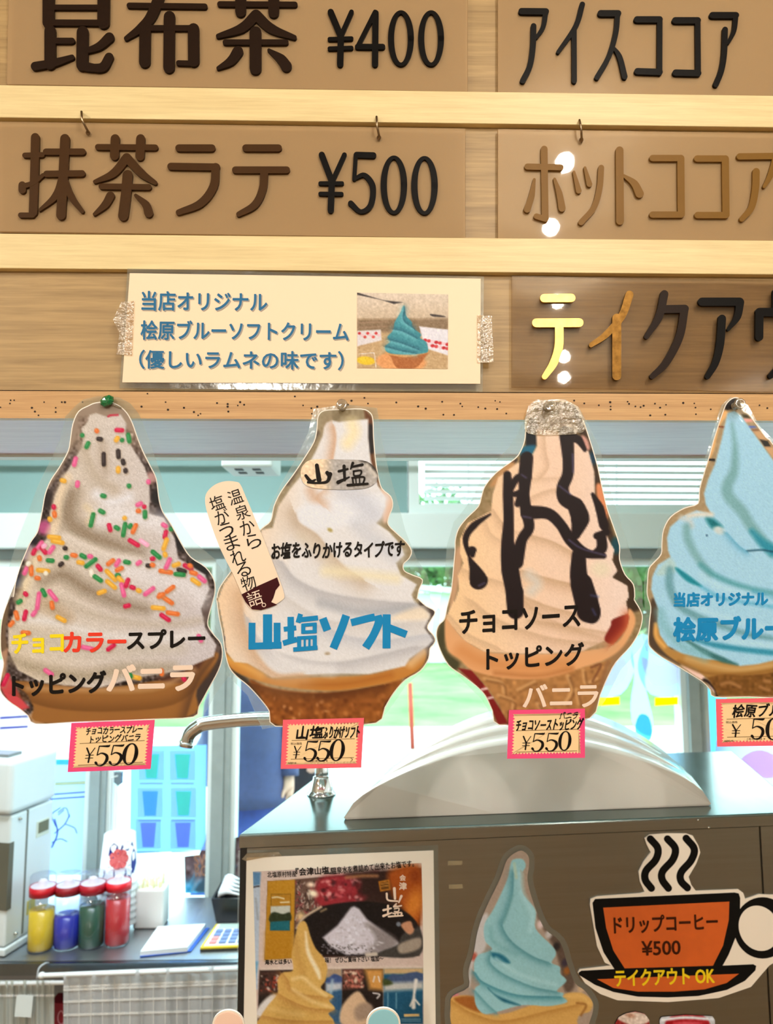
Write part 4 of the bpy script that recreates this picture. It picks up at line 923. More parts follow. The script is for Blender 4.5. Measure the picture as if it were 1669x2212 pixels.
def paint3(k):
    k.grain(7, 6, 14)
    k.poly(C9([(1060, 110), (1200, 420), (1300, 860), (1400, 1200), (1500, 1420), (1540, 1590), (1440, 1590), (1440, 1440), (1330, 1350), (1340, 1200), (1240, 860), (1190, 600), (1130, 420)]), (58, 40, 24), 4)
    k.poly(C9([(1225, 700), (1265, 700), (1310, 900), (1280, 960), (1240, 820)]), (222, 138, 88), 3); k.poly(C9([(1120, 340), (1160, 360), (1180, 430), (1140, 440)]), (206, 150, 130), 3)
    k.dot(*C9([(1200, 500)])[0], 10, 14, 0, (16, 50, 70), 4); k.dot(*C9([(1370, 1130)])[0], 12, 18, 0, (14, 64, 72), 4)
    k.poly(C9([(735, 230), (800, 250), (790, 420), (720, 420)]), (10, 18, 26), 3); k.poly(C9([(700, 420), (790, 410), (750, 490), (680, 490)]), (16, 92, 116), 3)
    k.poly(C9([(660, 500), (610, 530), (640, 540)]), (40, 26, 22), 2); k.poly(C9([(560, 560), (640, 530), (600, 640), (500, 700), (460, 690)]), (188, 138, 86), 4)
    k.poly(C9([(210, 1180), (260, 1160), (250, 1300), (200, 1560), (170, 1560)]), (196, 152, 112), 4)
    k.poly(C10([(150, 110), (140, 400), (240, 500), (200, 560), (100, 420), (80, 300)]), (66, 62, 36), 4)
    k.poly(C10([(230, 545), (330, 560), (430, 680), (600, 945), (520, 955), (430, 740), (380, 690)]), (120, 18, 16), 2, 1, False)
    for y in (700, 775): k.line(C10([(400, y), (480, y - 20)]), 5, (220, 180, 170), 1.5)
    k.poly(C10([(1300, 480), (1500, 340), (1370, 500), (1180, 900), (1140, 900)]), (150, 112, 72), 3)
    # cone
    k.poly(C10([(330, 560), (430, 670), (520, 800), (590, 945), (1180, 900), (1230, 740), (1340, 480), (900, 600)]), (170, 116, 62), 2.5, 1, False)
    q = k.inside(k.P, C10([(330, 560), (590, 945), (1180, 900), (1340, 480)])); k.grain(10, 8, 3, (1, .8, .5), q.astype(float))
    for P, w in ((((420, 620), (540, 650), (560, 720)), 22), (((520, 740), (620, 780), (620, 840)), 20), (((660, 700), (780, 640)), 18), (((1020, 600), (1050, 700), (1000, 800)), 26), (((1130, 560), (1150, 650), (1230, 620)), 20), (((1080, 700), (1100, 800)), 24), (((800, 800), (830, 850)), 22)):
        k.line(C10(P), w / 3.3, (212, 160, 100), 3, .8); k.line(C10([(p[0] + 18, p[1] + 16) for p in P]), w / 3.3 * .7, (118, 74, 36), 3, .7)
    k.line(C10([(1190, 540), (1260, 520), (1200, 640)]), 5, (110, 64, 36), 2, .8)
    k.line(C10([(1310, 500), (1240, 720), (1170, 900)]), 8, (140, 96, 60), 3, .8)
    k.poly(C10([(145, 160), (135, 300), (160, 420), (240, 480), (330, 560), (520, 610), (700, 625), (900, 610), (1130, 540), (1300, 480), (1420, 390), (1500, 250), (1505, 170), (1460, 118), (1440, 260), (1350, 375), (1130, 420), (900, 440), (600, 440), (420, 420), (280, 340), (200, 250)]), (226, 164, 108), 2.5)
    k.line(C10([(260, 420), (420, 500), (700, 540), (1000, 520)]), 30, (206, 134, 72), 12, .7); k.line(C10([(500, 580), (800, 600), (1050, 550)]), 10, (180, 112, 56), 5, .7)
    # swirl
    body = C9([(790, 290), (960, 310), (1080, 350), (1170, 450), (1212, 600), (1215, 800), (1250, 850), (1290, 1000), (1310, 1080), (1355, 1160), (1340, 1235), (1378, 1310), (1340, 1360), (1450, 1420), (1460, 1500), (1430, 1550)]) + C10([(1440, 60), (1455, 150), (1350, 190), (1300, 340), (1130, 420), (900, 440), (640, 440), (420, 425), (280, 345), (190, 240), (145, 180), (200, 60)]) + C9([(205, 1540), (240, 1440), (230, 1350), (270, 1255), (245, 1180), (248, 1080), (300, 970), (470, 880), (480, 760), (520, 640), (650, 540), (760, 490), (800, 410)])
    k.poly(body, (240, 204, 172), 2, 1, False)
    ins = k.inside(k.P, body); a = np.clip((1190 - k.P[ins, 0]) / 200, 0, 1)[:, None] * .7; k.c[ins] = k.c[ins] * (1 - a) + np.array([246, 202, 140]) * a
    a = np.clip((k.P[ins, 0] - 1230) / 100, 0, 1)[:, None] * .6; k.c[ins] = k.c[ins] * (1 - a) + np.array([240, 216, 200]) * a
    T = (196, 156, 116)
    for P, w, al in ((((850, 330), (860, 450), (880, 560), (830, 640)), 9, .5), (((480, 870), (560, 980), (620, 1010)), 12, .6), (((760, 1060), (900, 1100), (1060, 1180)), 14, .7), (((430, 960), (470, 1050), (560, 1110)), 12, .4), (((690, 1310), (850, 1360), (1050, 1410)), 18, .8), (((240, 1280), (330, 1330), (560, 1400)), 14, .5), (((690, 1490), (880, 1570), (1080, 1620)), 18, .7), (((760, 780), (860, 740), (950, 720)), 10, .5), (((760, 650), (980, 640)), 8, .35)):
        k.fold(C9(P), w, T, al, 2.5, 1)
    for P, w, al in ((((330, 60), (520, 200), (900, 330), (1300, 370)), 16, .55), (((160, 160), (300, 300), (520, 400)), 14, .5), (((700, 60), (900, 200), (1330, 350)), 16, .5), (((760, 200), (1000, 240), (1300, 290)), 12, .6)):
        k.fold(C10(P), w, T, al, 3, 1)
    k.line(C9([(740, 1340), (800, 1400), (760, 1460)]), 22, (214, 204, 186), 9, .8); k.dot(*C9([(1260, 1300)])[0], 20, 16, 0, (230, 214, 178), 8, .8)
    k.poly(C10([(1345, 195), (1455, 160), (1440, 250), (1350, 365), (1285, 335), (1330, 240)]), (118, 22, 14), 2)
    k.fold(C10([(1455, 165), (1440, 260), (1345, 375)]), 12, (190, 90, 50), .8, 2, 1)
    k.c[ins] += rng.normal(0, 3, ins.sum())[:, None]
    def ch(P, w, K=C9): k.line(K(P), [q * 1.14 / 3.338 for q in (w if isinstance(w, list) else [w] * len(P))], CHOC, 1.6)
    ch([(725, 500), (715, 620), (708, 760), (722, 900)], [84, 86, 66, 74]); ch([(585, 620), (590, 760), (595, 950), (588, 1130), (605, 1300), (632, 1450), (645, 1600)], [50, 66, 66, 84, 112, 108, 106])
    ch([(595, 745), (660, 640), (735, 640)], 44); ch([(640, 760), (690, 740)], 36); ch([(722, 890), (742, 1000), (690, 1090), (650, 1250)], [70, 66, 66, 90])
    ch([(740, 890), (880, 900), (970, 980), (1040, 1090), (1140, 1180), (1280, 1205)], [88, 72, 66, 72, 64, 36]); ch([(1010, 320), (1025, 500), (1020, 620), (985, 710), (1000, 790), (1080, 840)], [92, 74, 72, 76, 90, 96])
    ch([(1090, 870), (1110, 940), (1080, 1050)], [110, 118, 60]); ch([(1050, 350), (1100, 370), (1145, 440)], [60, 50, 26]); ch([(1200, 760), (1250, 860), (1280, 980), (1300, 1020)], [22, 56, 60, 22]); ch([(1230, 1060), (1300, 1035)], 44); ch([(1265, 1080), (1265, 1150), (1210, 1190)], [64, 70, 40])
    ch([(1100, 1200), (1100, 1350), (1130, 1460), (1170, 1600)], [90, 112, 120, 150]); ch([(1120, -60), (1155, 60), (1190, 150), (1200, 190)], [140, 150, 120, 60], C10); ch([(640, 0), (640, 80)], [110, 100], C10)
    ch([(462, 905), (345, 985), (285, 1080), (310, 1210), (350, 1300), (378, 1380)], [14, 46, 40, 16, 66, 118]); ch([(330, 1170), (335, 1200)], [62, 30]); ch([(660, 830), (700, 700)], 40)
    for P in (((1055, 470), (1060, 600)), ((700, 920), (755, 930)), ((1030, 1090), (1120, 1150), (1290, 1200)), ((960, 700), (1040, 760)), ((720, 640), (690, 620)), ((420, 1400), (380, 1420))):
        k.line(C9(P), 3, (120, 124, 170), 2.5, .55)
    for P in (((1190, 20), (1240, 30)), ((1200, 120), (1220, 160))): k.line(C10(P), 4, (70, 90, 140), 3, .6)
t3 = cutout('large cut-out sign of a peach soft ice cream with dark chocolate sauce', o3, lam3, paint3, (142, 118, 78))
for body, pts, h in (('チョコソース', ((243, 300), (1108, 245)), 165), ('トッピング', ((438, 560), (1135, 520)), 160)):
    A, B = C10(pts); text('lettering', body, SIGN, OT, A, B, h / 3.338, INKB, t3, .03, up=(.0, -1))
A, B = C10(((700, 832), (1238, 822))); text('lettering', 'バニラ', SIGN, OT, A, B, 165 / 3.338, CREAMI, t3, .03, up=(0, -1))

MB().slab(catmull([(1150, 868), (1215, 866), (1244, 876), (1262, 910), (1258, 934), (1200, 940), (1140, 936), (1134, 905)], 3, True), SIGN, .0078, .0003).build('tape', clear('crinkled_tape', (246, 240, 226), haze=.12, rough=.16, gloss=.22, wrinkle=1.0, wscale=150), t3)
# ---- sign 4: blue soft ice cream
C11 = crop(1370, 840, 5.528); C12 = crop(1370, 1220, 5.267)
o4 = C11([(1190, 112), (1255, 135), (1280, 260), (1360, 310), (1445, 420), (1560, 580)]) + [(1669, 962), (1718, 1050), (1742, 1130), (1790, 1190), (1830, 1270), (1846, 1350), (1838, 1410), (1790, 1450), (1745, 1504)] + C12([(1300, 1494), (918, 1496), (870, 1420), (790, 1335), (690, 1268), (500, 1150), (315, 1045), (200, 950), (165, 870), (178, 640), (192, 480), (152, 340), (155, 200), (170, 50)]) + C11([(240, 2075), (325, 1975), (335, 1840), (355, 1680), (440, 1530), (600, 1430), (765, 1372), (785, 1200), (835, 1020), (890, 840), (950, 620), (1010, 430), (1065, 270), (1110, 170)])
o4 = catmull(o4, 3, True)
lam4 = C11([(1150, 95), (1040, 190), (960, 440), (880, 700), (770, 1080), (740, 1340), (560, 1420), (390, 1530), (310, 1680), (285, 1900), (180, 2060), (130, 2200)]) + C12([(110, 200), (120, 480), (90, 800), (140, 980), (400, 1120), (640, 1260), (820, 1400), (900, 1500)]) + [(1760, 1510), (1860, 1420), (1870, 1320), (1800, 1170), (1760, 1050), (1700, 980), (1640, 920), (1615, 875)]
def paint4(k):
    k.grain(6, 5, 21)
    k.poly(C11([(1100, 160), (1200, 110), (1280, 200), (1130, 250), (1060, 270)]), (26, 20, 18), 2)
    k.poly(C11([(1030, 300), (1120, 280), (1100, 330), (1010, 460), (950, 720), (890, 860), (860, 900)]), (236, 180, 112), 3)
    k.line(C11([(1010, 450), (1065, 455)]), 4, (120, 60, 30), 1); k.line(C11([(895, 845), (950, 850)]), 6, (20, 18, 18), 1)
    for P, c in ((((1265, 300), (1350, 310), (1385, 350), (1300, 350)), (60, 50, 20)), (((1300, 355), (1400, 360), (1420, 390), (1320, 400)), (236, 160, 140)), (((1350, 440), (1440, 445), (1455, 462), (1370, 470)), (60, 90, 170)), (((1380, 480), (1470, 480), (1490, 500), (1400, 505)), (130, 80, 40)), (((1420, 510), (1500, 505), (1700, 760), (1653, 830)), (206, 160, 110)), (((1490, 600), (1590, 620), (1630, 690), (1550, 690)), (40, 36, 30))):
        k.poly(C11(P), c, 1.6, 1, False)
    k.poly(C12([(190, 400), (270, 420), (260, 600), (300, 900), (520, 1130), (400, 1080), (180, 930), (170, 700)]), (76, 58, 42), 3)
    k.poly(C12([(540, 1150), (760, 1240), (800, 1310), (730, 1290)]), (240, 200, 180), 2); k.poly(C12([(830, 1310), (940, 1400), (960, 1490), (880, 1420)]), (236, 206, 196), 2); k.line(C12([(790, 1310), (850, 1340), (920, 1420), (940, 1490)]), 7, (40, 24, 20), 2)
    # cone
    k.poly(C12([(800, 1250), (1000, 1240), (1700, 1190)]) + [(1800, 1440), (1740, 1504)] + C12([(950, 1492), (880, 1360)]), (116, 74, 26), 2.5, 1, False)
    q = k.inside(k.P, C12([(800, 1250), (1700, 1190), (2500, 1190), (2200, 1500), (950, 1492)])); k.grain(10, 6, 3, (1, .8, .5), q.astype(float))
    for P in (((990, 1360), (1080, 1340), (1200, 1390)), ((1430, 1390), (1530, 1430)), ((1480, 1320), (1540, 1330))): k.line(C12(P), 7, (166, 116, 66), 3, .8)
    k.poly(C12([(240, 660), (215, 760), (240, 870), (330, 990), (480, 1100), (700, 1180), (820, 1275), (1000, 1245), (1300, 1255), (1700, 1195), (2400, 1000), (2480, 800), (2400, 850), (1700, 1050), (1400, 1130), (1200, 1150), (1000, 1090), (540, 1010), (380, 930), (300, 800), (270, 700)]), (176, 128, 62), 2.5)
    k.line(C12([(240, 680), (250, 820), (340, 930)]), 7, (236, 176, 92), 4, .9); k.line(C12([(600, 1070), (900, 1150), (1200, 1190), (1650, 1130)]), 9, (206, 166, 104), 6, .8); k.line(C12([(500, 1100), (800, 1230), (1250, 1240), (1700, 1180)]), 6, (126, 80, 26), 4, .7)
    k.dot(*C12([(420, 940)])[0], 6, 3, .6, (90, 56, 20), 2)
    # swirl
    body = C11([(1110, 290), (1190, 260), (1270, 320), (1480, 610), (1653, 850)]) + [(1700, 1070), (1730, 1150), (1770, 1200), (1800, 1280), (1815, 1350), (1800, 1390)] + C12([(2000, 1000), (1700, 1060), (1400, 1130), (1200, 1150), (1000, 1090), (800, 1070), (540, 1005), (380, 925), (290, 800), (262, 650), (272, 510), (230, 400), (190, 280), (200, 150)]) + C11([(230, 2200), (280, 2100), (430, 2010), (400, 1930), (388, 1780), (425, 1650), (560, 1530), (740, 1450), (915, 1490), (850, 1380), (830, 1250), (880, 1080), (960, 900), (1040, 600), (1085, 400)])
    k.poly(body, (164, 208, 224), 2, 1, False)
    ins = k.inside(k.P, body)
    G = (112, 160, 158); TL = (18, 128, 150)
    k.line(C11([(1165, 420), (1195, 640), (1200, 820), (1180, 1000), (1110, 1150), (1130, 1290), (1280, 1460), (1400, 1650), (1653, 1960)]), [5, 10, 15, 20, 24, 24, 24, 22, 20], G, 6, .85)
    k.line(C11([(1400, 1700), (1530, 1840), (1653, 1930)]), [10, 18, 26], TL, 6, .8); k.line(C11([(1340, 1935), (1520, 1925), (1653, 1945)]), 4, (10, 60, 80), 1.5, .8)
    k.poly(C11([(850, 1545), (940, 1550), (1050, 1650), (1000, 1660), (920, 1660)]), (8, 106, 112), 5)
    k.dot(*C11([(1010, 1690)])[0], 12, 8, .4, (210, 216, 206), 3); k.line(C11([(640, 1520), (760, 1500), (920, 1500)]), 10, (232, 216, 190), 4, .8); k.line(C11([(560, 1540), (660, 1580), (680, 1640)]), 10, (204, 206, 196), 5, .8)
    k.line(C11([(620, 1650), (640, 1800), (740, 2000), (900, 2212)]), [16, 18, 16, 14], G, 6, .8); k.dot(*C11([(862, 1750)])[0], 2.4, 2.4, 0, (60, 100, 130), .8)
    k.fold(C11([(1100, 1720), (1250, 1880), (1340, 1940)]), 9, (70, 150, 180), .6, 2, 1)
    k.poly(C11([(420, 2020), (500, 2140), (430, 2212), (260, 2212)]), (176, 206, 200), 4); k.poly(C12([(470, 60), (500, 40), (720, 200), (760, 250), (600, 190)]), (16, 128, 140), 3)
    k.line(C12([(750, 0), (950, 140), (1300, 270), (1700, 350)]), [10, 12, 12, 14], (76, 150, 156), 5, .85); k.line(C12([(1350, 310), (1480, 340), (1700, 420)]), 8, (20, 130, 160), 4, .7)
    k.line(C12([(400, 60), (400, 240), (480, 440), (660, 560), (900, 660), (1250, 780), (1650, 850)]), [16, 18, 16, 16, 14, 12, 10], (98, 150, 156), 5, .85)
    k.line(C12([(760, 250), (1000, 380), (1400, 450), (1700, 500)]), 7, (60, 160, 190), 4, .6)
    k.line(C12([(700, 860), (950, 920), (1300, 970), (1700, 1010)]), [6, 12, 12, 14], (20, 122, 146), 4, .8)
    k.line(C12([(590, 860), (800, 990), (1000, 1080), (1170, 1135)]), [6, 12, 12, 4], (40, 96, 92), 3, .9)
    k.line(C12([(290, 540), (340, 700), (520, 900), (800, 1040)]), 22, (120, 176, 180), 8, .6)
    for P in (((760, 120), (1000, 260), (1600, 380)), ((560, 420), (900, 560), (1600, 740)), ((700, 700), (1100, 860), (1600, 930))): k.line(C12(P), 12, (184, 220, 230), 6, .6)
    k.c[ins] += rng.normal(0, 4, ins.sum())[:, None]
t4 = cutout('large cut-out sign of a pale blue soft ice cream at the right edge', o4, lam4, paint4, (164, 138, 98))
A, B = C12(((453, 475), (1515, 462))); text('lettering', '当店オリジナル', SIGN, OT, A, B, 155 / 5.267, BLUEINK, t4, .05, up=(0, -1))
A, B = C12(((450, 868), (1700, 850))); text('lettering', '桧原ブルー', SIGN, OT, A, B, 265 / 5.267, BLUEINK, t4, .05, up=(0, -1))

# ---- push pins
PINCLR = clear('clear_pin_plastic', (226, 220, 205), haze=.18, rough=.08, gloss=.2)
PINSTEEL = mat('pin_steel', (170, 165, 155), .25, metal=1.0)
def gp(x, y, off): return SIGN.p(x, y, off)
TL_ = Matrix.Rotation(SIGN.th, 3, 'Z') @ Matrix.Rotation(math.radians(90), 3, 'X')   # local z -> towards the viewer
for (x, y, lab) in ((739, 880, 'clear round push pin fixing the salt sign to the ledge'), (1181, 882, 'clear round push pin fixing the chocolate sign to the ledge'), (1586, 878, 'clear round push pin fixing the blue sign to the ledge')):
    p = gp(x, y, .0075)
    o = MB().lathe(p, [(0, 0), (.0036, .0002), (.0038, .001), (.0022, .0022), (.0018, .006), (.0024, .0075), (.0046, .0088), (.0052, .0100), (.0050, .0112), (.0040, .0116), (.0022, .0108), (0, .0106)], 24, tilt=TL_).build('push_pin', PINCLR)
    tag(o, lab, 'pin', 'push pins on the ledge')
    MB().tube([gp(x, y, .0178), gp(x, y, .001)], .0006, 8).build('needle', PINSTEEL, o)
GEM = mat('green_gem', (0, 112, 62), .08, noise=.6, nscale=900, coat=1.0)
p = gp(231, 866, .0105)
o = MB().lathe(p, [(0, -.0046), (.003, -.0038), (.0056, -.0016), (.0062, 0), (.0054, .0018), (.003, .0036), (0, .0042)], 8, tilt=TL_ @ Matrix.Rotation(.6, 3, 'Z') @ Matrix.Diagonal((1.12, .82, 1)), sm=False).build('gem_pin', GEM)
tag(o, 'faceted green gem push pin above the sprinkle sign', 'pin', 'push pins on the ledge')
MB().tube([gp(237, 870, .0075), gp(244, 874, .0072), gp(262, 882, .0071)], [.0018, .0012, .0009], 8).build('pin_stem', PINCLR, o)

# ---- pink price cards
PINK = [mat('card_pink', (240, 72, 132), .5), mat('card_coral', (246, 98, 116), .5)]
CARDC = mat('card_cream', (250, 216, 164), .5, noise=.015)
def quad(q):
    a, b, c, d = q
    return lambda u, v: (a[0] * (1 - u) * (1 - v) + b[0] * u * (1 - v) + c[0] * u * v + d[0] * (1 - u) * v, a[1] * (1 - u) * (1 - v) + b[1] * u * (1 - v) + c[1] * u * v + d[1] * (1 - u) * v)
G5 = [([(.22, .03), (.80, .05), (.92, .0)], [.07, .15, .05]), ([(.22, .03), (.16, .47)], .07), ([(.16, .47), (.45, .38), (.80, .50), (.86, .72), (.66, .94), (.38, .98), (.16, .88)], [.05, .09, .19, .21, .12, .06, .1]), ([(.15, .83), (.2, .87)], .17)]
G0 = [([(.5 + .36 * math.cos(t), .5 + .48 * math.sin(t)) for t in np.linspace(0, 2 * math.pi, 25)], [.07 + .16 * abs(math.cos(t)) ** 2 for t in np.linspace(0, 2 * math.pi, 25)])]
GY = [([(.1, .02), (.5, .5)], .16), ([(.9, .02), (.5, .5)], .08), ([(.5, .48), (.5, .98)], .16), ([(.12, .5), (.88, .5)], .07), ([(.12, .7), (.88, .7)], .07)]
def price_card(q, kind, lines, nums, small, label, off=.0092):
    Q = quad(q)
    t = thing('price_card', SIGN.p((q[2][0] + q[3][0]) / 2, max(q[2][1], q[3][1]), off), label, 'price tag', 'pink price cards under the ice cream signs')
    MB().slab([Q(0, 0), Q(1, 0), Q(1, 1), Q(0, 1)], SIGN, off, .0008).build('card', PINK[kind], t)
    zz = []; n = 22; m = 13; a0, a1, b0, b1 = .055, .085, .085, .125
    for i in range(n): u = a0 + (1 - 2 * a0) * i / n; zz += [(u, b0), (u + (1 - 2 * a0) / n / 2, b1)]
    for i in range(m): v = b0 + (1 - 2 * b0) * i / m; zz += [(1 - a0, v), (1 - a1, v + (1 - 2 * b0) / m / 2)]
    for i in range(n): u = 1 - a0 - (1 - 2 * a0) * i / n; zz += [(u, 1 - b0), (u - (1 - 2 * a0) / n / 2, 1 - b1)]
    for i in range(m): v = 1 - b0 - (1 - 2 * b0) * i / m; zz += [(a0, v), (a1, v - (1 - 2 * b0) / m / 2)]
    MB().slab([Q(*z) for z in zz], SIGN, off + .0003, .0003).build('zigzag_panel', CARDC, t)
    mb = MB()
    for v in ((.42, .86) if small is None else (.42, .8)):
        mb.flat([Q(.12, v), Q(.9, v - .01), Q(.9, v + .002), Q(.12, v + .012)], SIGN, off + .0004)
    mb.build('ruled_line', ink_mat('7a5c3a'), t)
    for (s, u0, u1, v, h) in lines:
        A, B = Q(u0, v), Q(u1, v); text('handwriting', s, SIGN, off + .0006, A, B, h * (q[3][1] - q[0][1]), INKB, t, .028, wob=.9, up=(.16, -1))
    for ch, u0, u1, v0, v1 in nums:
        st = {'5': G5, '0': G0, '¥': GY}[ch]; mb = MB(); w = abs(Q(u1, v0)[0] - Q(u0, v0)[0])
        for j, (pts, ww) in enumerate(st):
            P = [Q(u0 + x * (u1 - u0) + (.5 - y) * .02, v0 + y * (v1 - v0)) for x, y in pts]; W = [z * w for z in ww] if isinstance(ww, list) else ww * w
            mb.flat(stroke_shapes(P, W, len(pts) > 2), SIGN, off + .0006 + .00003 * j)
        mb.build('price_numeral', INKB, t)
    if small:
        for (s, u0, u1, v, h) in small: text('small_print', s, SIGN, off + .0006, Q(u0, v), Q(u1, v), h * (q[3][1] - q[0][1]), ink_mat('4a3420'), t, .02)
    return t
price_card([(154, 1562), (334, 1555), (325, 1661), (146, 1668)], 0, [('チョコカラースプレー', .18, .86, .25, .15), ('トッピングバニラ', .24, .84, .42, .15)], [('¥', .19, .31, .52, .82), ('5', .31, .49, .48, .9), ('5', .48, .66, .48, .9), ('0', .64, .84, .46, .9)], None, 'pink zigzag price card for ¥550 below the sprinkle sign')
SM = [('税込価格', .11, .25, .515, .05), ('NZB7-18', .09, .19, .9, .035), ('（本体価格 ¥', .36, .58, .875, .05), ('）', .86, .89, .87, .07)]
price_card([(611, 1555), (786, 1551), (780, 1658), (606, 1661)], 1, [('山塩', .17, .5, .4, .26), ('ふりかけソフト', .5, .95, .4, .24)], [('¥', .14, .24, .54, .79), ('5', .27, .45, .44, .86), ('5', .43, .61, .44, .86), ('0', .59, .79, .42, .86)], SM, 'coral zigzag price card for ¥550 below the salt sign')
price_card([(1099, 1534), (1263, 1531), (1263, 1637), (1095, 1639)], 0, [('バニラ', .66, .9, .2, .14), ('チョコソーストッピング', .09, .96, .43, .24)], [('¥', .18, .3, .54, .82), ('5', .3, .48, .48, .86), ('5', .48, .66, .48, .86), ('0', .65, .83, .45, .85)], None, 'pink zigzag price card for ¥550 below the chocolate sign')
price_card([(1546, 1510), (1726, 1507), (1728, 1610), (1549, 1613)], 1, [('桧原ブルー', .18, .9, .39, .27)], [('¥', .17, .29, .54, .8), ('5', .4, .58, .42, .86), ('0', .58, .78, .42, .88), ('0', .74, .94, .42, .88)], SM, 'coral zigzag price card for ¥500 below the blue sign')
# ================================================================== steel cabinet
def steel(name, col, rough, aniso=0.0, sc=(2, 2, 220)):
    m = bpy.data.materials.new(name); m.use_nodes = True
    nt = m.node_tree; b = nt.nodes['Principled BSDF']; b.inputs['Metallic'].default_value = 1.0
    tc = nt.nodes.new('ShaderNodeTexCoord'); mp = nt.nodes.new('ShaderNodeMapping'); mp.inputs['Scale'].default_value = sc
    nt.links.new(tc.outputs['Object'], mp.inputs['Vector'])
    n = nt.nodes.new('ShaderNodeTexNoise'); n.inputs['Scale'].default_value = 2.0; n.inputs['Detail'].default_value = 6
    nt.links.new(mp.outputs[0], n.inputs['Vector'])
    r = nt.nodes.new('ShaderNodeMapRange'); r.inputs['To Min'].default_value = rough * .8; r.inputs['To Max'].default_value = rough * 1.25
    nt.links.new(n.outputs['Fac'], r.inputs['Value']); nt.links.new(r.outputs[0], b.inputs['Roughness'])
    cr = nt.nodes.new('ShaderNodeValToRGB'); c = lin(col)
    cr.color_ramp.elements[0].color = (*[v * .88 for v in c], 1); cr.color_ramp.elements[1].color = (*[min(1, v * 1.1) for v in c], 1)
    nt.links.new(n.outputs['Fac'], cr.inputs['Fac']); nt.links.new(cr.outputs[0], b.inputs['Base Color'])
    return m
STEEL = steel('brushed_steel', (150, 146, 136), .3, sc=(2, 2, 90))
STEELTOP = steel('steel_top', (122, 132, 130), .18, sc=(60, 3, 3)); STEELTOP.node_tree.nodes['Principled BSDF'].inputs['Specular Tint'].default_value = (.84, .88, .87, 1)
CHROME = mat('chrome', (215, 215, 215), .06, metal=1.0)
DARKSEAM = mat('dark_seam', (22, 18, 14), .7)
Z_TOP = CAB.p(515, 1803, 0).z
def lc(u, v, z):
    """cabinet's own axes: u along its front, v towards its back"""
    return CAB.o + CAB.ux * u + SIDE * v + Vector((0, 0, z))
SIDE = Vector((math.sin(math.radians(12)), math.cos(math.radians(12)), 0))       # run of its sides, read off the photo
def uv_of(P):
    q = P - CAB.o; v = -q.dot(CAB.n) / -SIDE.dot(CAB.n); return (q - SIDE * v).dot(CAB.ux), v
DEP, WID = .46, .80
ct = thing('steel_cabinet', lc(WID / 2, DEP / 2, 0), 'tall steel cabinet with a flat top carrying a white dome, right of the counter', 'cabinet')
def cbox(mb, u0, u1, v0, v1, z0, z1, mi=0):
    r = lambda z: [lc(u0, v0, z), lc(u1, v0, z), lc(u1, v1, z), lc(u0, v1, z)]
    return mb.prism(r(z1), r(z0), mi)
LIP = Z_TOP - CAB.p(520, 1833, 0).z
o = cbox(MB(), 0, WID, 0, DEP, Z_TOP - LIP, Z_TOP).build('top_panel', STEELTOP, ct); bevel(o, .0025, 3)
o = cbox(MB(), 0.0015, WID, -.0012, .0, Z_TOP - LIP + .001, Z_TOP - .003).build('front_lip', STEEL, ct)
o = cbox(MB(), .006, WID - .006, .008, DEP - .01, .06, Z_TOP - LIP).build('body', STEEL, ct)
CF = Plane(*[lc(0, .008, 0)[i] for i in (0, 1)], CAB.th)
useam = (CF.p(1650, 2000, 0) - CF.o).dot(CF.ux)
o = cbox(MB(), .010, useam - .0015, .003, .008, .12, Z_TOP - LIP - .001).build('front_panel', STEEL, ct)
o = cbox(MB(), useam + .0015, WID - .008, .003, .008, .12, Z_TOP - LIP - .001).build('side_panel', STEEL, ct)
cbox(MB(), .002, .010, .001, .012, .1, Z_TOP - LIP).build('corner_strip', DARKSEAM, ct)
for (x, y) in ((1508, 1772), (1531, 1788)):
    P = CAB.p(x, y, .0013); MB().lathe(P, [(0, .0009), (.0018, .0004), (.002, 0)], 12, tilt=Matrix.Rotation(CAB.th, 3, 'Z') @ Matrix.Rotation(math.radians(90), 3, 'X')).build('screw', PINSTEEL, ct)
for i in (0, 1):
    for j in (0, 1):
        MB().tube([lc(.08 + i * (WID - .16), .08 + j * (DEP - .16), 0), lc(.08 + i * (WID - .16), .08 + j * (DEP - .16), .06)], .02, 12).build('foot', DARKSEAM, ct)
CFRONT = Plane(*[lc(0, .003, 0)[i] for i in (0, 1)], CAB.th)

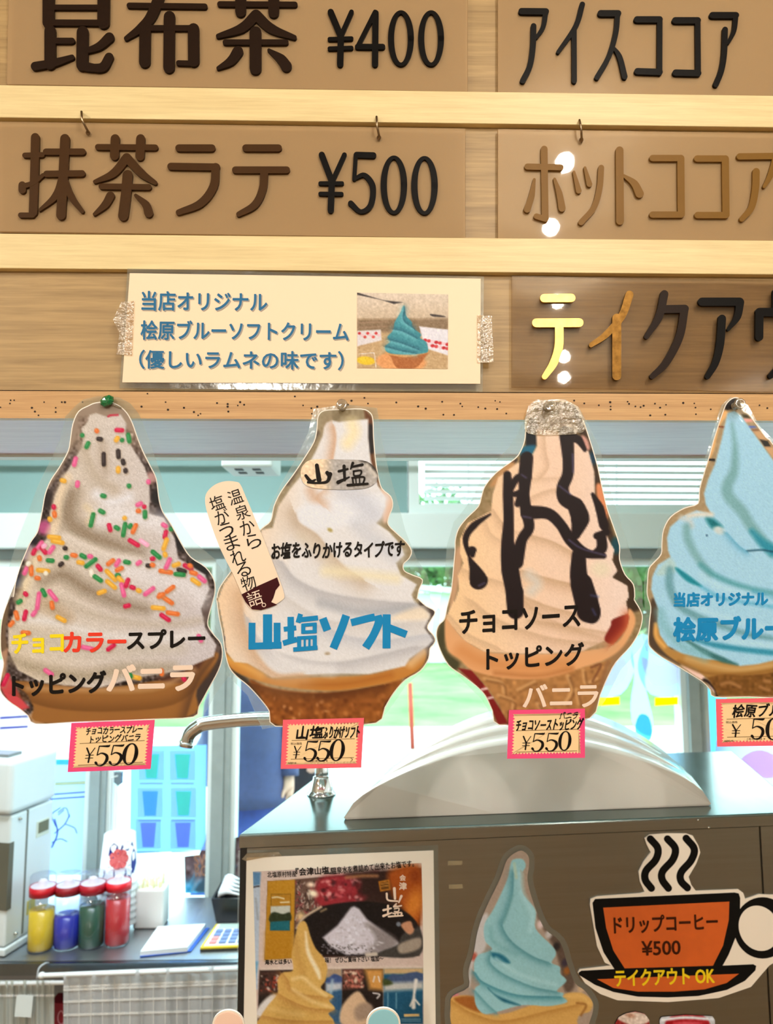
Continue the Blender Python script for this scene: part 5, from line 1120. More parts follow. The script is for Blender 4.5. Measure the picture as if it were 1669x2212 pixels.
# white dome of three nested shells
SHELL = mat('white_melamine', (208, 200, 191), .18, coat=.4)
dm = thing('dome_lid', on_z(1140, 1750, Z_TOP), 'white plastic dome lid with nested ridges lying on the steel cabinet', 'lid')
u0 = uv_of(on_z(745, 1768, Z_TOP))[0]; u1 = uv_of(on_z(1537, 1742, Z_TOP))[0]; v0 = uv_of(on_z(1140, 1756, Z_TOP))[1]
uc, hw = (u0 + u1) / 2, (u1 - u0) / 2
def shell(name, grow_, h, va, vb, tilt, round_, m):
    """arched slab: profile along u, swept back from va to vb, its front rim rounded and leaning back"""
    n = 44; w = hw * grow_
    def prof(sc, dz=0):
        out = []
        for k in range(n + 1):
            t = -1 + 2 * k / n; z = h * max(0.0, 1 - abs(t) ** 1.9)
            out.append((uc + w * t * (1 - .012 * (1 - sc)), max(0.0, z * sc + dz * (1 - t * t))))
        return out
    lay = []
    base = .022
    for k in range(6):
        a = k / 5 * math.pi / 2; sc = 1 - round_ * (1 - math.sin(a)); lay.append((prof(sc), va + round_ * .10 * (1 - math.cos(a))))
    lay.append((prof(1.0), vb - .01)); lay.append((prof(.93), vb))
    rings = []
    for P, v in lay:
        ring = [lc(u, v + tilt * z, Z_TOP + .0005 + min(base, .022) * max(0.0, 1 - abs((u - uc) / w) ** 14) ** .5 * (1 if z >= 0 else 0) + z * (1 - .022 / max(h, .05))) for u, z in P]
        ring += [lc(uc + w * (1 - 2 * k / 10) * .985, v, Z_TOP + .0005) for k in range(11)]
        rings.append(ring)
    return MB().loft(rings).build(name, m, dm)
H0 = .098
shell('shell_front', 1.0, H0, v0, v0 + .10, .38, .09, SHELL)
shell('ridge', .985, H0 + .012, v0 + .055, v0 + .16, .38, .07, SHELL)
shell('ridge', .96, H0 + .022, v0 + .105, v0 + .22, .38, .07, SHELL)

# faucet standing on the cabinet top
fb = on_z(694, 1716, Z_TOP)
f = thing('faucet', fb, 'chrome gooseneck faucet standing on the steel cabinet', 'faucet')
MB().lathe(fb, [(0, 0), (.0225, 0), (.0225, .002), (.019, .005), (.0185, .008), (.0135, .026), (.0125, .028), (0, .028)], 28).build('base', CHROME, f)
def fy(px, py): 
    d = ray(px, py); return EYE + d * (fb.y / d.y)
top = fy(694, 1556).z; A_ = fy(452, 1562); E_ = fy(402, 1610); B_ = fy(560, 1553)
R_ = .011
pts = [fb + Vector((0, 0, .026)), Vector((fb.x, fb.y, top - .035)), Vector((fb.x - .004, fb.y, top - .012)), Vector((fb.x - .018, fb.y, top)), Vector((B_.x, fb.y, B_.z)), A_, fy(425, 1572), fy(408, 1588), E_]
pp = catmull([tuple(q) for q in pts], 6)
MB().tube(pp, R_, 16).build('spout', CHROME, f)
dn = (Vector(pp[-1]) - Vector(pp[-2])).normalized()
MB().tube([Vector(pp[-1]) - dn * .006, Vector(pp[-1]) + dn * .002], R_ * 1.1, 16).build('nozzle_ring', CHROME, f)

# ------------------------------------------------------------------ what is stuck on the cabinet
C15 = crop(500, 1820, 3.628); C16 = crop(940, 1800, 2.2894)
t = thing('poster', CFRONT.p(730, 2330, .001), 'white-bordered photo poster about mountain salt taped to the steel cabinet', 'poster')
pout = [(524, 1853), (936, 1837), (943, 2400), (520, 2400)]
MB().slab([(514, 1838), (946, 1826), (954, 2410), (508, 2410)], CFRONT, .0009, .0006).build('laminate', LAMI, t)
MB().slab(pout, CFRONT, .0014, .0004).build('paper', PAPER, t)
def paint_salt(k):
    K = lambda *p: C15(list(p))
    k.c[:] = (216, 190, 172)
    k.poly(K((165, 225), (228, 232), (205, 1150), (168, 1155)), (186, 196, 204), 1.5, 1, False); k.poly(K((165, 230), (228, 234), (222, 330), (168, 340)), (92, 136, 170), 2, 1, False); k.line(K((166, 350), (216, 342)), 3, (50, 40, 40), 1)
    k.line(K((190, 440), (205, 600)), 4, (140, 140, 140), 1.5, .5); k.poly(K((168, 930), (212, 930), (190, 1060), (168, 1060)), (120, 170, 196), 2, 1, False)
    # big photograph
    k.poly(K((282, 302), (500, 290), (1488, 198), (1470, 888), (480, 905), (258, 920)), (52, 32, 26), 1.2, 1, False)
    k.poly(K((282, 302), (500, 290), (486, 905), (258, 920)), (190, 134, 34), 1.2, 1, False)
    k.poly(K((262, 700), (486, 700), (486, 905), (258, 920)), (182, 124, 28), 6, .7, False)
    k.poly(K((308, 404), (466, 400), (456, 692), (300, 692)), (120, 84, 24), 1, 1, False); k.poly(K((312, 408), (462, 404), (460, 495), (310, 500)), (178, 124, 34), 1, 1, False); k.poly(K((308, 500), (458, 495), (458, 560), (305, 565)), (200, 200, 182), 1, 1, False)
    k.poly(K((305, 560), (340, 545), (400, 560), (458, 548), (456, 620), (303, 622)), (44, 52, 30), 1.6); k.poly(K((303, 622), (456, 612), (456, 690), (301, 690)), (24, 98, 106), 1.2, 1, False)
    k.line(K((320, 432), (360, 428), (410, 440)), 3, (230, 210, 160), 1); k.line(K((385, 470), (450, 466)), 3, (230, 210, 160), 1)
    k.poly(K((500, 290), (690, 275), (690, 880), (490, 900)), (104, 76, 62), 3, 1, False)
    g = np.random.default_rng(5)
    for _ in range(160):
        x, y = g.uniform(505, 690), g.uniform(300, 700); k.line(K((x, y), (x + g.uniform(-20, 20), y + g.uniform(10, 40))), 2.4, [(200, 180, 160), (40, 26, 24), (150, 60, 60)][g.integers(3)], 1, .7)
    k.poly(K((690, 280), (1010, 250), (1150, 240), (1010, 470), (690, 500)), (150, 40, 46), 6)
    for _ in range(70):
        x, y = g.uniform(700, 1060), g.uniform(290, 450); k.dot(*K((x, y))[0], g.uniform(2, 7), g.uniform(2, 4), g.uniform(0, 3), [(214, 100, 100), (110, 20, 30), (232, 160, 150), (60, 20, 22)][g.integers(4)], 2, .7)
    k.poly(K((900, 240), (1240, 225), (1250, 400), (1020, 420), (1000, 300)), (46, 26, 22), 8); k.line(K((900, 275), (1020, 262), (1140, 262)), 7, (190, 130, 80), 3, .7)
    k.poly(K((1240, 222), (1488, 198), (1476, 640), (1340, 520), (1250, 380)), (172, 80, 22), 8); k.dot(*K((1430, 480))[0], 16, 30, .3, (232, 140, 50), 9, .8); k.dot(*K((1440, 260))[0], 12, 14, 0, (130, 50, 14), 6, .6)
    k.dot(*K((620, 330))[0], 8, 5, 0, (250, 220, 190), 3); k.dot(*K((640, 400))[0], 10, 7, .3, (255, 236, 200), 4); k.dot(*K((540, 580))[0], 8, 10, .3, (250, 214, 150), 5, .8)
    # bowl and salt heap
    bowl = K((505, 680), (560, 590), (680, 510), (880, 470), (1060, 462), (1250, 490), (1400, 570), (1470, 680), (1470, 860), (1040, 890), (690, 880), (500, 880))
    k.poly(bowl, (22, 16, 16), 2); k.line(K((510, 670), (570, 585), (700, 505)), 5, (226, 196, 160), 2, .9); k.line(K((700, 540), (740, 520)), 4, (200, 170, 120), 2, .7)
    k.poly(K((960, 500), (1000, 520), (1060, 600), (1140, 660), (1250, 740), (1330, 800), (1200, 870), (900, 880), (780, 820), (715, 745), (830, 650), (890, 570), (935, 510)), (214, 204, 206), 3, 1, False)
    k.poly(K((1050, 640), (1140, 660), (1300, 770), (1200, 870), (1040, 880), (1130, 760)), (130, 118, 112), 6, .8)
    for _ in range(140):
        x, y = g.uniform(760, 1180), g.uniform(560, 860)
        if abs(x - 960) < (y - 500) * .8: k.dot(*K((x, y))[0], g.uniform(1, 4), g.uniform(1, 3), 0, [(240, 234, 236), (176, 164, 166)][g.integers(2)], 1.5, .6)
    for _ in range(120):
        x, y = g.uniform(700, 1100), g.uniform(800, 880); k.dot(*K((x, y))[0], 1.5, 1.2, 0, [(190, 180, 180), (20, 14, 14)][g.integers(2)], 1, .6)
    # person in grey printed on it
    k.poly(K((1340, 720), (1470, 660), (1472, 885), (1130, 890), (1180, 850), (1300, 800)), (62, 58, 54), 2); k.poly(K((1310, 800), (1472, 745), (1472, 830), (1330, 870)), (178, 160, 138), 3, .9); k.poly(K((1330, 640), (1400, 610), (1430, 640), (1425, 700), (1390, 720), (1345, 680)), (206, 146, 108), 2); k.poly(K((1320, 625), (1370, 598), (1430, 610), (1450, 660), (1425, 670), (1400, 615)), (30, 22, 20), 2)
    k.line(K((1060, 880), (1130, 875)), 8, (206, 190, 170), 2); k.dot(*K((1308, 640))[0], 5, 5, 0, (120, 124, 130), 1.5)
    # stamp
    k.poly(K((1150, 305), (1235, 290), (1245, 370), (1165, 385)), (196, 120, 30), 1.4, 1, False); k.poly(K((1162, 315), (1228, 303), (1234, 362), (1172, 372)), (60, 34, 14), 1.2, .7, False)
    for y in (325, 345): k.line(K((1170, y), (1226, y - 8)), 2, (220, 150, 60), .8, .8)
    # lower photographs
    k.poly(K((220, 1000), (860, 985), (860, 1422), (200, 1422)), (40, 30, 26), 1.4, 1, False)
    k.poly(K((225, 1010), (480, 1005), (470, 1160), (215, 1190)), (70, 44, 36), 4, 1, False)
    for _ in range(60):
        x, y = g.uniform(230, 440), g.uniform(1040, 1160); k.dot(*K((x, y))[0], g.uniform(1.5, 5), g.uniform(1, 3), g.uniform(0, 3), [(170, 60, 40), (220, 200, 180), (30, 20, 18)][g.integers(3)], 1.4, .8)
    k.poly(K((330, 1185), (210, 1290), (205, 1380), (420, 1260)), (226, 216, 204), 3)
    k.poly(K((740, 990), (865, 985), (865, 1422), (740, 1422)), (44, 84, 116), 1.4, 1, False); k.poly(K((740, 985), (865, 982), (865, 1050), (740, 1060)), (176, 150, 120), 3, 1, False); k.poly(K((740, 1090), (800, 1030), (865, 1060), (865, 1110), (740, 1100)), (64, 84, 130), 2); k.poly(K((740, 1105), (865, 1100), (865, 1150), (740, 1170)), (196, 196, 196), 4, 1, False); k.line(K((790, 1080), (770, 1230)), 6, (170, 190, 196), 3, .8)
    k.poly(K((868, 988), (1190, 985), (1188, 1422), (862, 1422)), (30, 22, 20), 1.4, 1, False); k.poly(K((872, 990), (1030, 988), (1030, 1140), (872, 1150)), (120, 70, 56), 4, 1, False); k.poly(K((1040, 990), (1190, 988), (1190, 1160), (1080, 1150)), (212, 150, 74), 6, 1, False)
    for _ in range(60):
        x, y = g.uniform(880, 1030), g.uniform(1010, 1130); k.dot(*K((x, y))[0], g.uniform(1.5, 5), g.uniform(1, 3), g.uniform(0, 3), [(206, 120, 100), (230, 200, 170), (40, 24, 20)][g.integers(3)], 1.4, .8)
    k.poly(K((985, 1165), (1060, 1250), (1100, 1300), (1060, 1422), (862, 1422), (868, 1280)), (216, 180, 140), 3); k.poly(K((1000, 1270), (1080, 1260), (1120, 1340), (1000, 1400), (960, 1330)), (150, 126, 106), 5, .8)
    k.line(K((1150, 1050), (1160, 1090)), 3, (236, 220, 200), 1); k.line(K((1110, 1180), (1160, 1190), (1140, 1220)), 3, (220, 210, 200), 1); k.line(K((1120, 1050), (1110, 1090)), 3, (236, 220, 200), 1)
    k.poly(K((1192, 984), (1502, 982), (1500, 1422), (1190, 1422)), (24, 82, 110), 1.4, 1, False); k.poly(K((1192, 984), (1502, 982), (1502, 1030), (1192, 1030)), (206, 170, 118), 3, 1, False); k.poly(K((1192, 1080), (1260, 1030), (1330, 1040), (1390, 1020), (1450, 1012), (1502, 1030), (1502, 1110), (1192, 1110)), (62, 80, 112), 2, 1, False); k.poly(K((1192, 1100), (1502, 1090), (1502, 1150), (1192, 1165)), (196, 192, 180), 5, 1, False); k.poly(K((1192, 1070), (1240, 1080), (1260, 1110), (1192, 1120)), (60, 70, 30), 3)
    k.line(K((1445, 1080), (1430, 1190), (1425, 1290)), [8, 5, 9], (236, 226, 210), 2); k.line(K((1400, 1280), (1430, 1230), (1470, 1270)), 4, (236, 226, 210), 1.5)
    for x in (1225, 1290): k.line(K((x, 1180), (x, 1300)), 2.4, (140, 180, 190), 1.4, .7)
    k.poly(K((1350, 1345), (1470, 1342), (1470, 1362), (1350, 1365)), (230, 190, 120), 1, 1, False)
    for y in (1385, 1400): k.line(K((1330, y), (1480, y)), 1.6, (150, 180, 186), .8, .7)
    k.poly(K((225, 980), (1500, 962), (1500, 984), (868, 990), (225, 1000)), (222, 200, 180), 1.5, 1, False)
    # big yellow soft ice cream
    body = K((560, 615), (590, 640), (620, 740), (660, 830), (720, 900), (750, 980), (735, 1080), (700, 1140), (780, 1190), (800, 1210), (765, 1240), (810, 1300), (760, 1340), (800, 1400), (760, 1480), (200, 1480), (225, 1370), (290, 1270), (360, 1180), (360, 1080), (400, 1020), (480, 1000), (470, 880), (490, 780), (520, 650))
    k.poly(body, (214, 168, 88), 1.6)
    k.line(K((500, 760), (520, 900), (560, 1020)), 16, (196, 148, 72), 6, .7); k.line(K((580, 700), (600, 860), (670, 1000), (690, 1060)), [3, 8, 10, 6], (250, 232, 190), 3, .9)
    k.fold(K((400, 1030), (440, 1080), (470, 1150), (600, 1200), (760, 1210)), 9, (176, 122, 56), .6, 2, 1); k.line(K((480, 1070), (560, 1060), (640, 1130), (740, 1200)), 7, (236, 206, 140), 4, .8)
    k.fold(K((350, 1180), (480, 1250), (620, 1300), (790, 1310)), 9, (176, 122, 56), .6, 2, 1); k.fold(K((240, 1360), (400, 1390), (560, 1400), (780, 1400)), 9, (176, 122, 56), .6, 2, 1); k.line(K((480, 1150), (620, 1240), (780, 1290)), 6, (236, 206, 140), 4, .7); k.line(K((300, 1300), (420, 1330), (560, 1350)), 8, (226, 188, 112), 5, .7)
    k.grain(4, 3, 3)
printed('salt_photo', C15([(167, 228), (1488, 160), (1500, 700), (1504, 1422)]) + [(914, 2330), (553, 2330)] + C15([(200, 1422)]), CFRONT, .0017, paint_salt, PRINTM, t, 2.0)
for (s, a, b, h, bo) in (('北塩原村特産', (280, 275), (508, 268), 46, .015), ('『会津山塩』', (505, 262), (790, 245), 60, .03), ('温泉水を煮詰めて出来たお塩です。', (785, 250), (1430, 190), 54, .02)):
    A, B = C15((a, b)); text('printed_line', s, CFRONT, .0021, A, B, h / 3.628, INKB, t, bo)
A, B = C15(((262, 958), (470, 952))); text('printed_line', '海水とは多い', CFRONT, .0021, A, B, 40 / 3.628, INKB, t, .03)
A, B = C15(((735, 945), (1190, 930))); text('printed_line', '味！ ぜひご賞味下さい 塩加〜', CFRONT, .0021, A, B, 44 / 3.628, INKB, t, .02)
mb = MB()
for ch, x, y, s in (('会', 1340, 276, 46), ('津', 1342, 342, 58)):
    A, B = C15(((x - s / 2, y + s / 2), (x + s / 2, y + s / 2))); text('', ch, CFRONT, .0021, A, B, s / 3.628, None, None, .03, mb=mb)
mb.build('printed_title', CREAMI, t)
glyph_mesh('printed_title', C15, [([(1275, 360), (1280, 440)], [22, 18]), ([(1215, 400), (1225, 450), (1300, 460)], [16, 14, 12]), ([(1330, 420), (1310, 470)], [20, 10]), ([(1190, 530), (1250, 515)], [18, 12]), ([(1225, 495), (1225, 560)], [16, 14]), ([(1190, 575), (1255, 550)], [20, 10]), ([(1290, 480), (1270, 505), (1330, 495)], 11), ([(1275, 520), (1310, 515), (1305, 540), (1275, 540)], 9), ([(1265, 555), (1330, 550), (1325, 575)], 11), ([(1280, 558), (1282, 575)], 9), ([(1303, 556), (1303, 575)], 8), ([(1230, 580), (1340, 572)], [14, 12])], CFRONT, .0021, 0, CREAMI, t)
MB().slab(C15([(80, 130), (120, 85), (370, 75), (395, 105), (250, 118), (110, 145)]), CFRONT, .0023, .0003).build('tape', TAPE, t)
for (x0, x1, y) in ((967, 998, 1865), (969, 999, 1916)):
    MB().slab([(x0, y - 5), (x1, y - 6), (x1, y + 3), (x0, y + 4)], CFRONT, .0006, .0004).build('tape_remnant', mat('old_tape', (150, 136, 108), .4), ct)

# blue soft ice cream sticker
so = catmull(C16([(410, 88), (440, 92), (462, 120), (462, 170), (455, 230), (480, 330), (535, 465), (615, 535), (650, 640), (690, 740), (735, 775), (775, 830), (780, 870), (760, 940)]) + [(1230, 2330), (1010, 2330)] + C16([(80, 950), (75, 860), (85, 805), (165, 760), (163, 680), (190, 590), (210, 480), (250, 370), (320, 225), (355, 130)]), 3, True)
def paint_blue(k):
    K = lambda *p: C16(list(p)); k.c[:] = (170, 146, 124)
    k.poly(K((210, 440), (260, 400), (250, 560), (190, 640), (170, 760), (165, 700), (190, 560)), (206, 196, 186), 3); k.poly(K((500, 400), (640, 560), (690, 740), (640, 780), (600, 600)), (96, 76, 62), 4)
    for (x, y, c) in ((520, 450, (226, 200, 190)), (600, 560, (40, 34, 34)), (560, 500, (200, 190, 180)), (650, 680, (150, 90, 40)), (640, 640, (60, 50, 60)), (720, 770, (206, 170, 130)), (190, 610, (180, 90, 70)), (100, 810, (210, 120, 130))): k.dot(*K((x, y))[0], 7, 9, .3, c, 3)
    k.poly(K((85, 810), (190, 810), (230, 890), (350, 890), (480, 850), (640, 840), (640, 795), (720, 790), (775, 830), (765, 880), (700, 930), (740, 1200), (120, 1200), (75, 870)), (216, 164, 86), 2)
    k.poly(K((95, 815), (195, 810), (225, 885), (130, 850)), (160, 92, 36), 3); k.fold(K((80, 830), (180, 890), (330, 930), (560, 880), (700, 850)), 8, (176, 120, 50), .6, 2, 1); k.line(K((640, 810), (720, 805), (760, 840)), 9, (228, 180, 100), 4); k.line(K((700, 840), (745, 850), (720, 900)), 5, (150, 96, 40), 2, .8)
    b = K((385, 130), (430, 128), (447, 160), (430, 190), (420, 185), (428, 290), (495, 380), (495, 470), (580, 560), (596, 600), (575, 640), (615, 660), (618, 695), (640, 715), (645, 735), (600, 780), (632, 790), (630, 810), (650, 835), (560, 855), (430, 850), (300, 885), (240, 892), (200, 850), (195, 770), (220, 745), (195, 700), (192, 640), (215, 600), (280, 575), (245, 530), (243, 450), (290, 370), (355, 230), (370, 160))
    k.poly(b, (152, 198, 196), 1.4)
    G = (84, 142, 148)
    k.fold(K((385, 200), (380, 300), (350, 400), (330, 460), (380, 540), (480, 610), (560, 640)), 9, G, .85, 2, 1); k.line(K((335, 440), (350, 400), (380, 310)), 6, (110, 160, 160), 3, .7)
    k.poly(K((275, 590), (330, 600), (370, 640), (330, 640), (290, 620)), (30, 104, 124), 3); k.fold(K((275, 590), (270, 640), (340, 700), (480, 760), (600, 785)), 8, G, .8, 2, 1); k.fold(K((195, 690), (240, 740), (400, 800), (620, 810)), 8, (60, 130, 140), .8, 2, 1); k.poly(K((260, 765), (300, 800), (420, 850), (330, 830)), (24, 92, 110), 3); k.fold(K((195, 780), (260, 850), (300, 885)), 7, G, .7, 2, 1)
    k.line(K((420, 200), (430, 300), (480, 400), (470, 480)), 10, (176, 216, 212), 5, .8); k.line(K((270, 470), (290, 540), (400, 600)), 10, (124, 176, 176), 5, .7); k.line(K((300, 620), (420, 700), (600, 750)), 8, (172, 212, 208), 4, .8); k.line(K((390, 150), (400, 220)), 5, (196, 206, 170), 3, .8)
    k.grain(3, 3, 2)
t = thing('ice_cream_sticker', CFRONT.p(1120, 2330, .001), 'small pale blue soft ice cream sticker on the steel cabinet', 'sticker')
MB().slab(grow(so, 12), CFRONT, .0010, .0006).build('laminate', LAMI, t)
printed('printed_photo', so, CFRONT, .0014, paint_blue, PRINTM, t, 1.8)

# coffee cup sign
t = thing('coffee_cup_sign', CFRONT.p(1450, 2165, .002), 'cut-out sign of an orange coffee cup with three steam curls', 'sign')
K = C16
wo = K([(705, 690), (715, 673), (870, 655), (838, 640), (800, 560), (765, 355), (768, 325), (800, 312), (1015, 296), (1035, 290), (1012, 240), (1005, 190), (1030, 140), (1065, 95), (1045, 55), (1035, 25), (1060, 6), (1150, 0), (1240, 1), (1272, 12), (1300, 60), (1310, 95), (1290, 150), (1252, 215), (1265, 255), (1288, 285), (1498, 277), (1522, 295), (1532, 325), (1600, 302), (1690, 305), (1760, 350), (1790, 430), (1780, 530), (1720, 610), (1650, 655), (1560, 760), (1400, 815), (1150, 835), (900, 826), (815, 795), (740, 742)])
MB().slab(wo, CFRONT, .0026, .002).build('white_card', mat('sticker_white', (246, 234, 220), .45), t)
BLK = mat('sticker_black', (12, 10, 9), .5, spec=.12); ORG = mat('sticker_orange', (206, 92, 24), .5, noise=.05, nscale=60)
body = K([(777, 345), (790, 325), (1480, 293), (1500, 298), (1507, 320), (1506, 380), (1490, 500), (1450, 600), (1420, 655), (1572, 648), (1586, 656), (1582, 678), (1530, 730), (1440, 775), (1300, 805), (1150, 812), (1000, 808), (880, 785), (790, 750), (712, 702), (708, 690), (722, 680), (885, 672), (832, 590), (792, 470)])
MB().slab(body, CFRONT, .0030, .0003).build('black_outline', BLK, t)
rp = [(1618 + 142 * math.cos(a), 468 + 152 * math.sin(a)) for a in np.linspace(0, 2 * math.pi, 41)[:-1]]
MB().slab(K(rp), CFRONT, .0029, .0002).build('handle_ring', BLK, t)
rp = [(1600 + 100 * math.cos(a) + 12 * math.sin(a), 470 + 112 * math.sin(a)) for a in np.linspace(0, 2 * math.pi, 41)[:-1]]
MB().slab(K(rp), CFRONT, .0032, .0002).build('handle_hole', mat('sticker_white'), t)
MB().slab(K([(830, 368), (1453, 338), (1450, 430), (1422, 555), (1372, 655), (936, 668), (880, 580), (845, 470)]), CFRONT, .0033, .0002).build('orange_cup', ORG, t)
MB().slab(K([(800, 722), (1500, 695), (1440, 740), (1330, 772), (1180, 783), (1000, 783), (880, 765)]), CFRONT, .0033, .0002).build('orange_saucer', ORG, t)
for pts in ([(1063, 28), (1100, 75), (1090, 130), (1042, 185), (1038, 230), (1068, 272)], [(1148, 28), (1186, 75), (1174, 130), (1124, 188), (1122, 230), (1152, 272)], [(1240, 25), (1280, 78), (1264, 135), (1216, 192), (1214, 235), (1246, 270)]):
    P = K(pts); MB().slab(stroke_shapes(P, 36 / 2.2894, True), CFRONT, .0030, .0003).build('steam_curl', BLK, t)
BRN = ink_mat('3a1808')
for s, a, b, h, m in (('ドリップコーヒー', (885, 497), (1396, 478), 84, BRN), ('¥500', (1022, 605), (1212, 598), 70, BRN), ('テイクアウト OK', (888, 757), (1380, 742), 80, ink_mat('f0d020'))):
    A, B = K((a, b)); text('printed_line', s, CFRONT, .0037, A, B, h / 2.2894, m, t, .028)

# two dessert stickers cut by the lower edge
t = thing('dessert_sticker', CFRONT.p(1365, 2330, .001), 'dessert cup sticker with white topping below the coffee saucer', 'sticker', 'dessert stickers at the bottom edge')
def pd1(k):
    k.c[:] = (150, 40, 34); k.poly([(1332, 2200), (1345, 2190), (1370, 2186), (1395, 2192), (1402, 2206), (1370, 2216)], (226, 200, 176), 2); k.dot(1362, 2194, 10, 5, .2, (190, 140, 110), 2); k.poly([(1330, 2230), (1400, 2230), (1395, 2330), (1340, 2330)], (236, 190, 170), 4); k.grain(14, 4, 2)
printed('printed_photo', [(1328, 2212), (1336, 2197), (1352, 2189), (1372, 2185), (1392, 2190), (1402, 2203), (1404, 2330), (1330, 2330)], CFRONT, .0012, pd1, PRINTM, t, 2)
t = thing('dessert_sticker', CFRONT.p(1482, 2330, .001), 'red jelly glass sticker at the bottom edge, right of the topped dessert', 'sticker', 'dessert stickers at the bottom edge')
def pd2(k):
    k.c[:] = (200, 196, 190); k.poly([(1438, 2204), (1530, 2203), (1525, 2330), (1445, 2330)], (170, 22, 30), 2); k.line([(1430, 2203), (1480, 2198), (1538, 2202)], 6, (240, 238, 236), 2); k.dot(1485, 2212, 26, 5, 0, (226, 90, 96), 3); k.grain(8, 4, 2)
printed('printed_photo', [(1424, 2204), (1428, 2197), (1480, 2192), (1538, 2195), (1544, 2204), (1536, 2330), (1436, 2330)], CFRONT, .0012, pd2, PRINTM, t, 2)
# two rounded display tops that rise into the picture from below
SIGN2 = Plane(0, .80, .05)
for (x, y, r, col, lab) in ((493, 2186, 31, (250, 214, 194), 'pale pink rounded sign top rising at the bottom edge left of centre'), (828, 2181, 33, (146, 206, 222), 'light blue rounded sign top rising at the bottom edge in front of the poster')):
    P = [(x + r * math.cos(a), y + r * .95 - r * .95 * math.sin(a)) for a in np.linspace(0, math.pi, 17)]; P = [(x + r * 1.12, 2420)] + P + [(x - r * 1.12, 2420)]
    P[1:1] = [(x + r * 1.1, y + r * 1.8)]; P.insert(-1, (x - r * 1.1, y + r * 1.8))
    o = MB().slab(P, SIGN2, 0, .004).build('display_paddle', mat('paddle_%d' % x, col, .5), None); tag(o, lab, 'sign'); bevel(o, .0008)
    MB().slab(grow(P, 4), SIGN2, -.0008, .0024).build('white_edge', mat('sticker_white'), o)
# ================================================================== the kitchen behind: counter and what stands on it
Z_CNT = CNT.p(250, 2078, 0).z
KSTEEL = steel('counter_steel', (186, 190, 196), .42, sc=(90, 3, 3))
xl, xr = -2.6, .05
ct = thing('counter', (-1.2, 2.25, 0), 'long steel counter under the kitchen window', 'counter')
ystart = 2.05
MB().box(((xl + xr) / 2, ystart + .2, Z_CNT - .004), ((xr - xl) / 2, .205, .004), .012).build('worktop', KSTEEL, ct)
o = along(CNT, .004, xl, xr, CNT.p(250, 2106, .004).z, Z_CNT - .001, .012).build('front_rail', steel('rail_steel', (120, 130, 140), .3, sc=(60, 3, 3)), ct)
along(CNT, -.34, xl, xr, .0, Z_CNT - .01, .02).build('back_panel', mat('counter_panel_grey', (150, 152, 158), .5), ct)  # one even grey for the back panel
for i in range(3): MB().box((xl + .1 + i * 1.1, ystart + .08, Z_CNT / 2 - .01), (.02, .02, Z_CNT / 2 - .005)).build('leg', KSTEEL, ct)
Plane_at = lambda px, py: on_z(px, py, Z_CNT)

# shaved-ice machine at the far left
MW = mat('machine_white', (222, 228, 230), .35, noise=.02, nscale=8)
A = Plane_at(-4, 2079); A.y = max(A.y, 2.07); B = Plane_at(104, 2006)
mt = thing('ice_machine', (A + B) / 2, 'white shaved-ice machine standing at the left end of the counter', 'machine')
dirv = (B - A).normalized(); th = math.atan2(dirv.y, dirv.x); Lm = (B - A).length
def mbox(mb, s0, s1, d0, d1, z0, z1):
    nrm = Vector((-dirv.y, dirv.x, 0)); c = A + dirv * (s0 + s1) / 2 + nrm * (d0 + d1) / 2; c.z = (z0 + z1) / 2
    return mb.box(c, ((s1 - s0) / 2, (d1 - d0) / 2, (z1 - z0) / 2), th)
dB = ray(104, 1614); Zm1 = EYE.z + dB.z * B.y / dB.y; dM = ray(104, 1724); Zm0 = EYE.z + dM.z * B.y / dM.y
o = mbox(MB(), 0, Lm, 0, .30, Z_CNT + .022, Zm0 - .003).build('body', MW, mt); bevel(o, .006, 3)
o = mbox(MB(), -.012, Lm + .004, -.006, .31, Zm0, Zm1).build('top_housing', MW, mt); bevel(o, .014, 4)
o = mbox(MB(), -.004, Lm + .002, -.004, .30, Z_CNT + .001, Z_CNT + .02).build('base_plate', MW, mt); bevel(o, .004)
mbox(MB(), Lm * .36, Lm * .36 + .006, -.001, .004, Z_CNT + .03, Zm0 - .004).build('panel_seam', mat('seam_grey', (110, 112, 104), .7), mt)
mbox(MB(), Lm * .60, Lm * .90, -.001, .006, Zm0 - .088, Zm0 - .046).build('handle_rim', mat('rim_cream', (214, 216, 198), .5), mt)
mbox(MB(), Lm * .64, Lm * .88, -.002, .006, Zm0 - .078, Zm0 - .050).build('handle_recess', mat('recess_olive', (110, 108, 84), .7), mt)
mbox(MB(), -.003, Lm * .085, -.002, .05, Zm0 - .235, Zm0 - .07).build('front_opening', mat('opening_dark', (96, 92, 78), .7), mt)
mbox(MB(), Lm * .46, Lm * .64, -.0012, .006, Z_CNT + .07, Z_CNT + .105).build('warning_label', mat('label_yellow', (206, 188, 70), .6), mt)
mbox(MB(), Lm * .1, Lm * .4, .03, .13, Zm1, Zm1 + .008).build('top_tray', mat('tray_grey', (120, 124, 126), .4), mt)
for (u_, z_) in ((.24, Z_CNT + .04), (.22, Zm0 - .02)):
    MB().lathe(A + dirv * (Lm * u_) + Vector((0, -.003, z_ - A.z)), [(0, .006), (.005, .004), (.006, 0), (0, -.002)], 10).build('knob', PINSTEEL, mt)

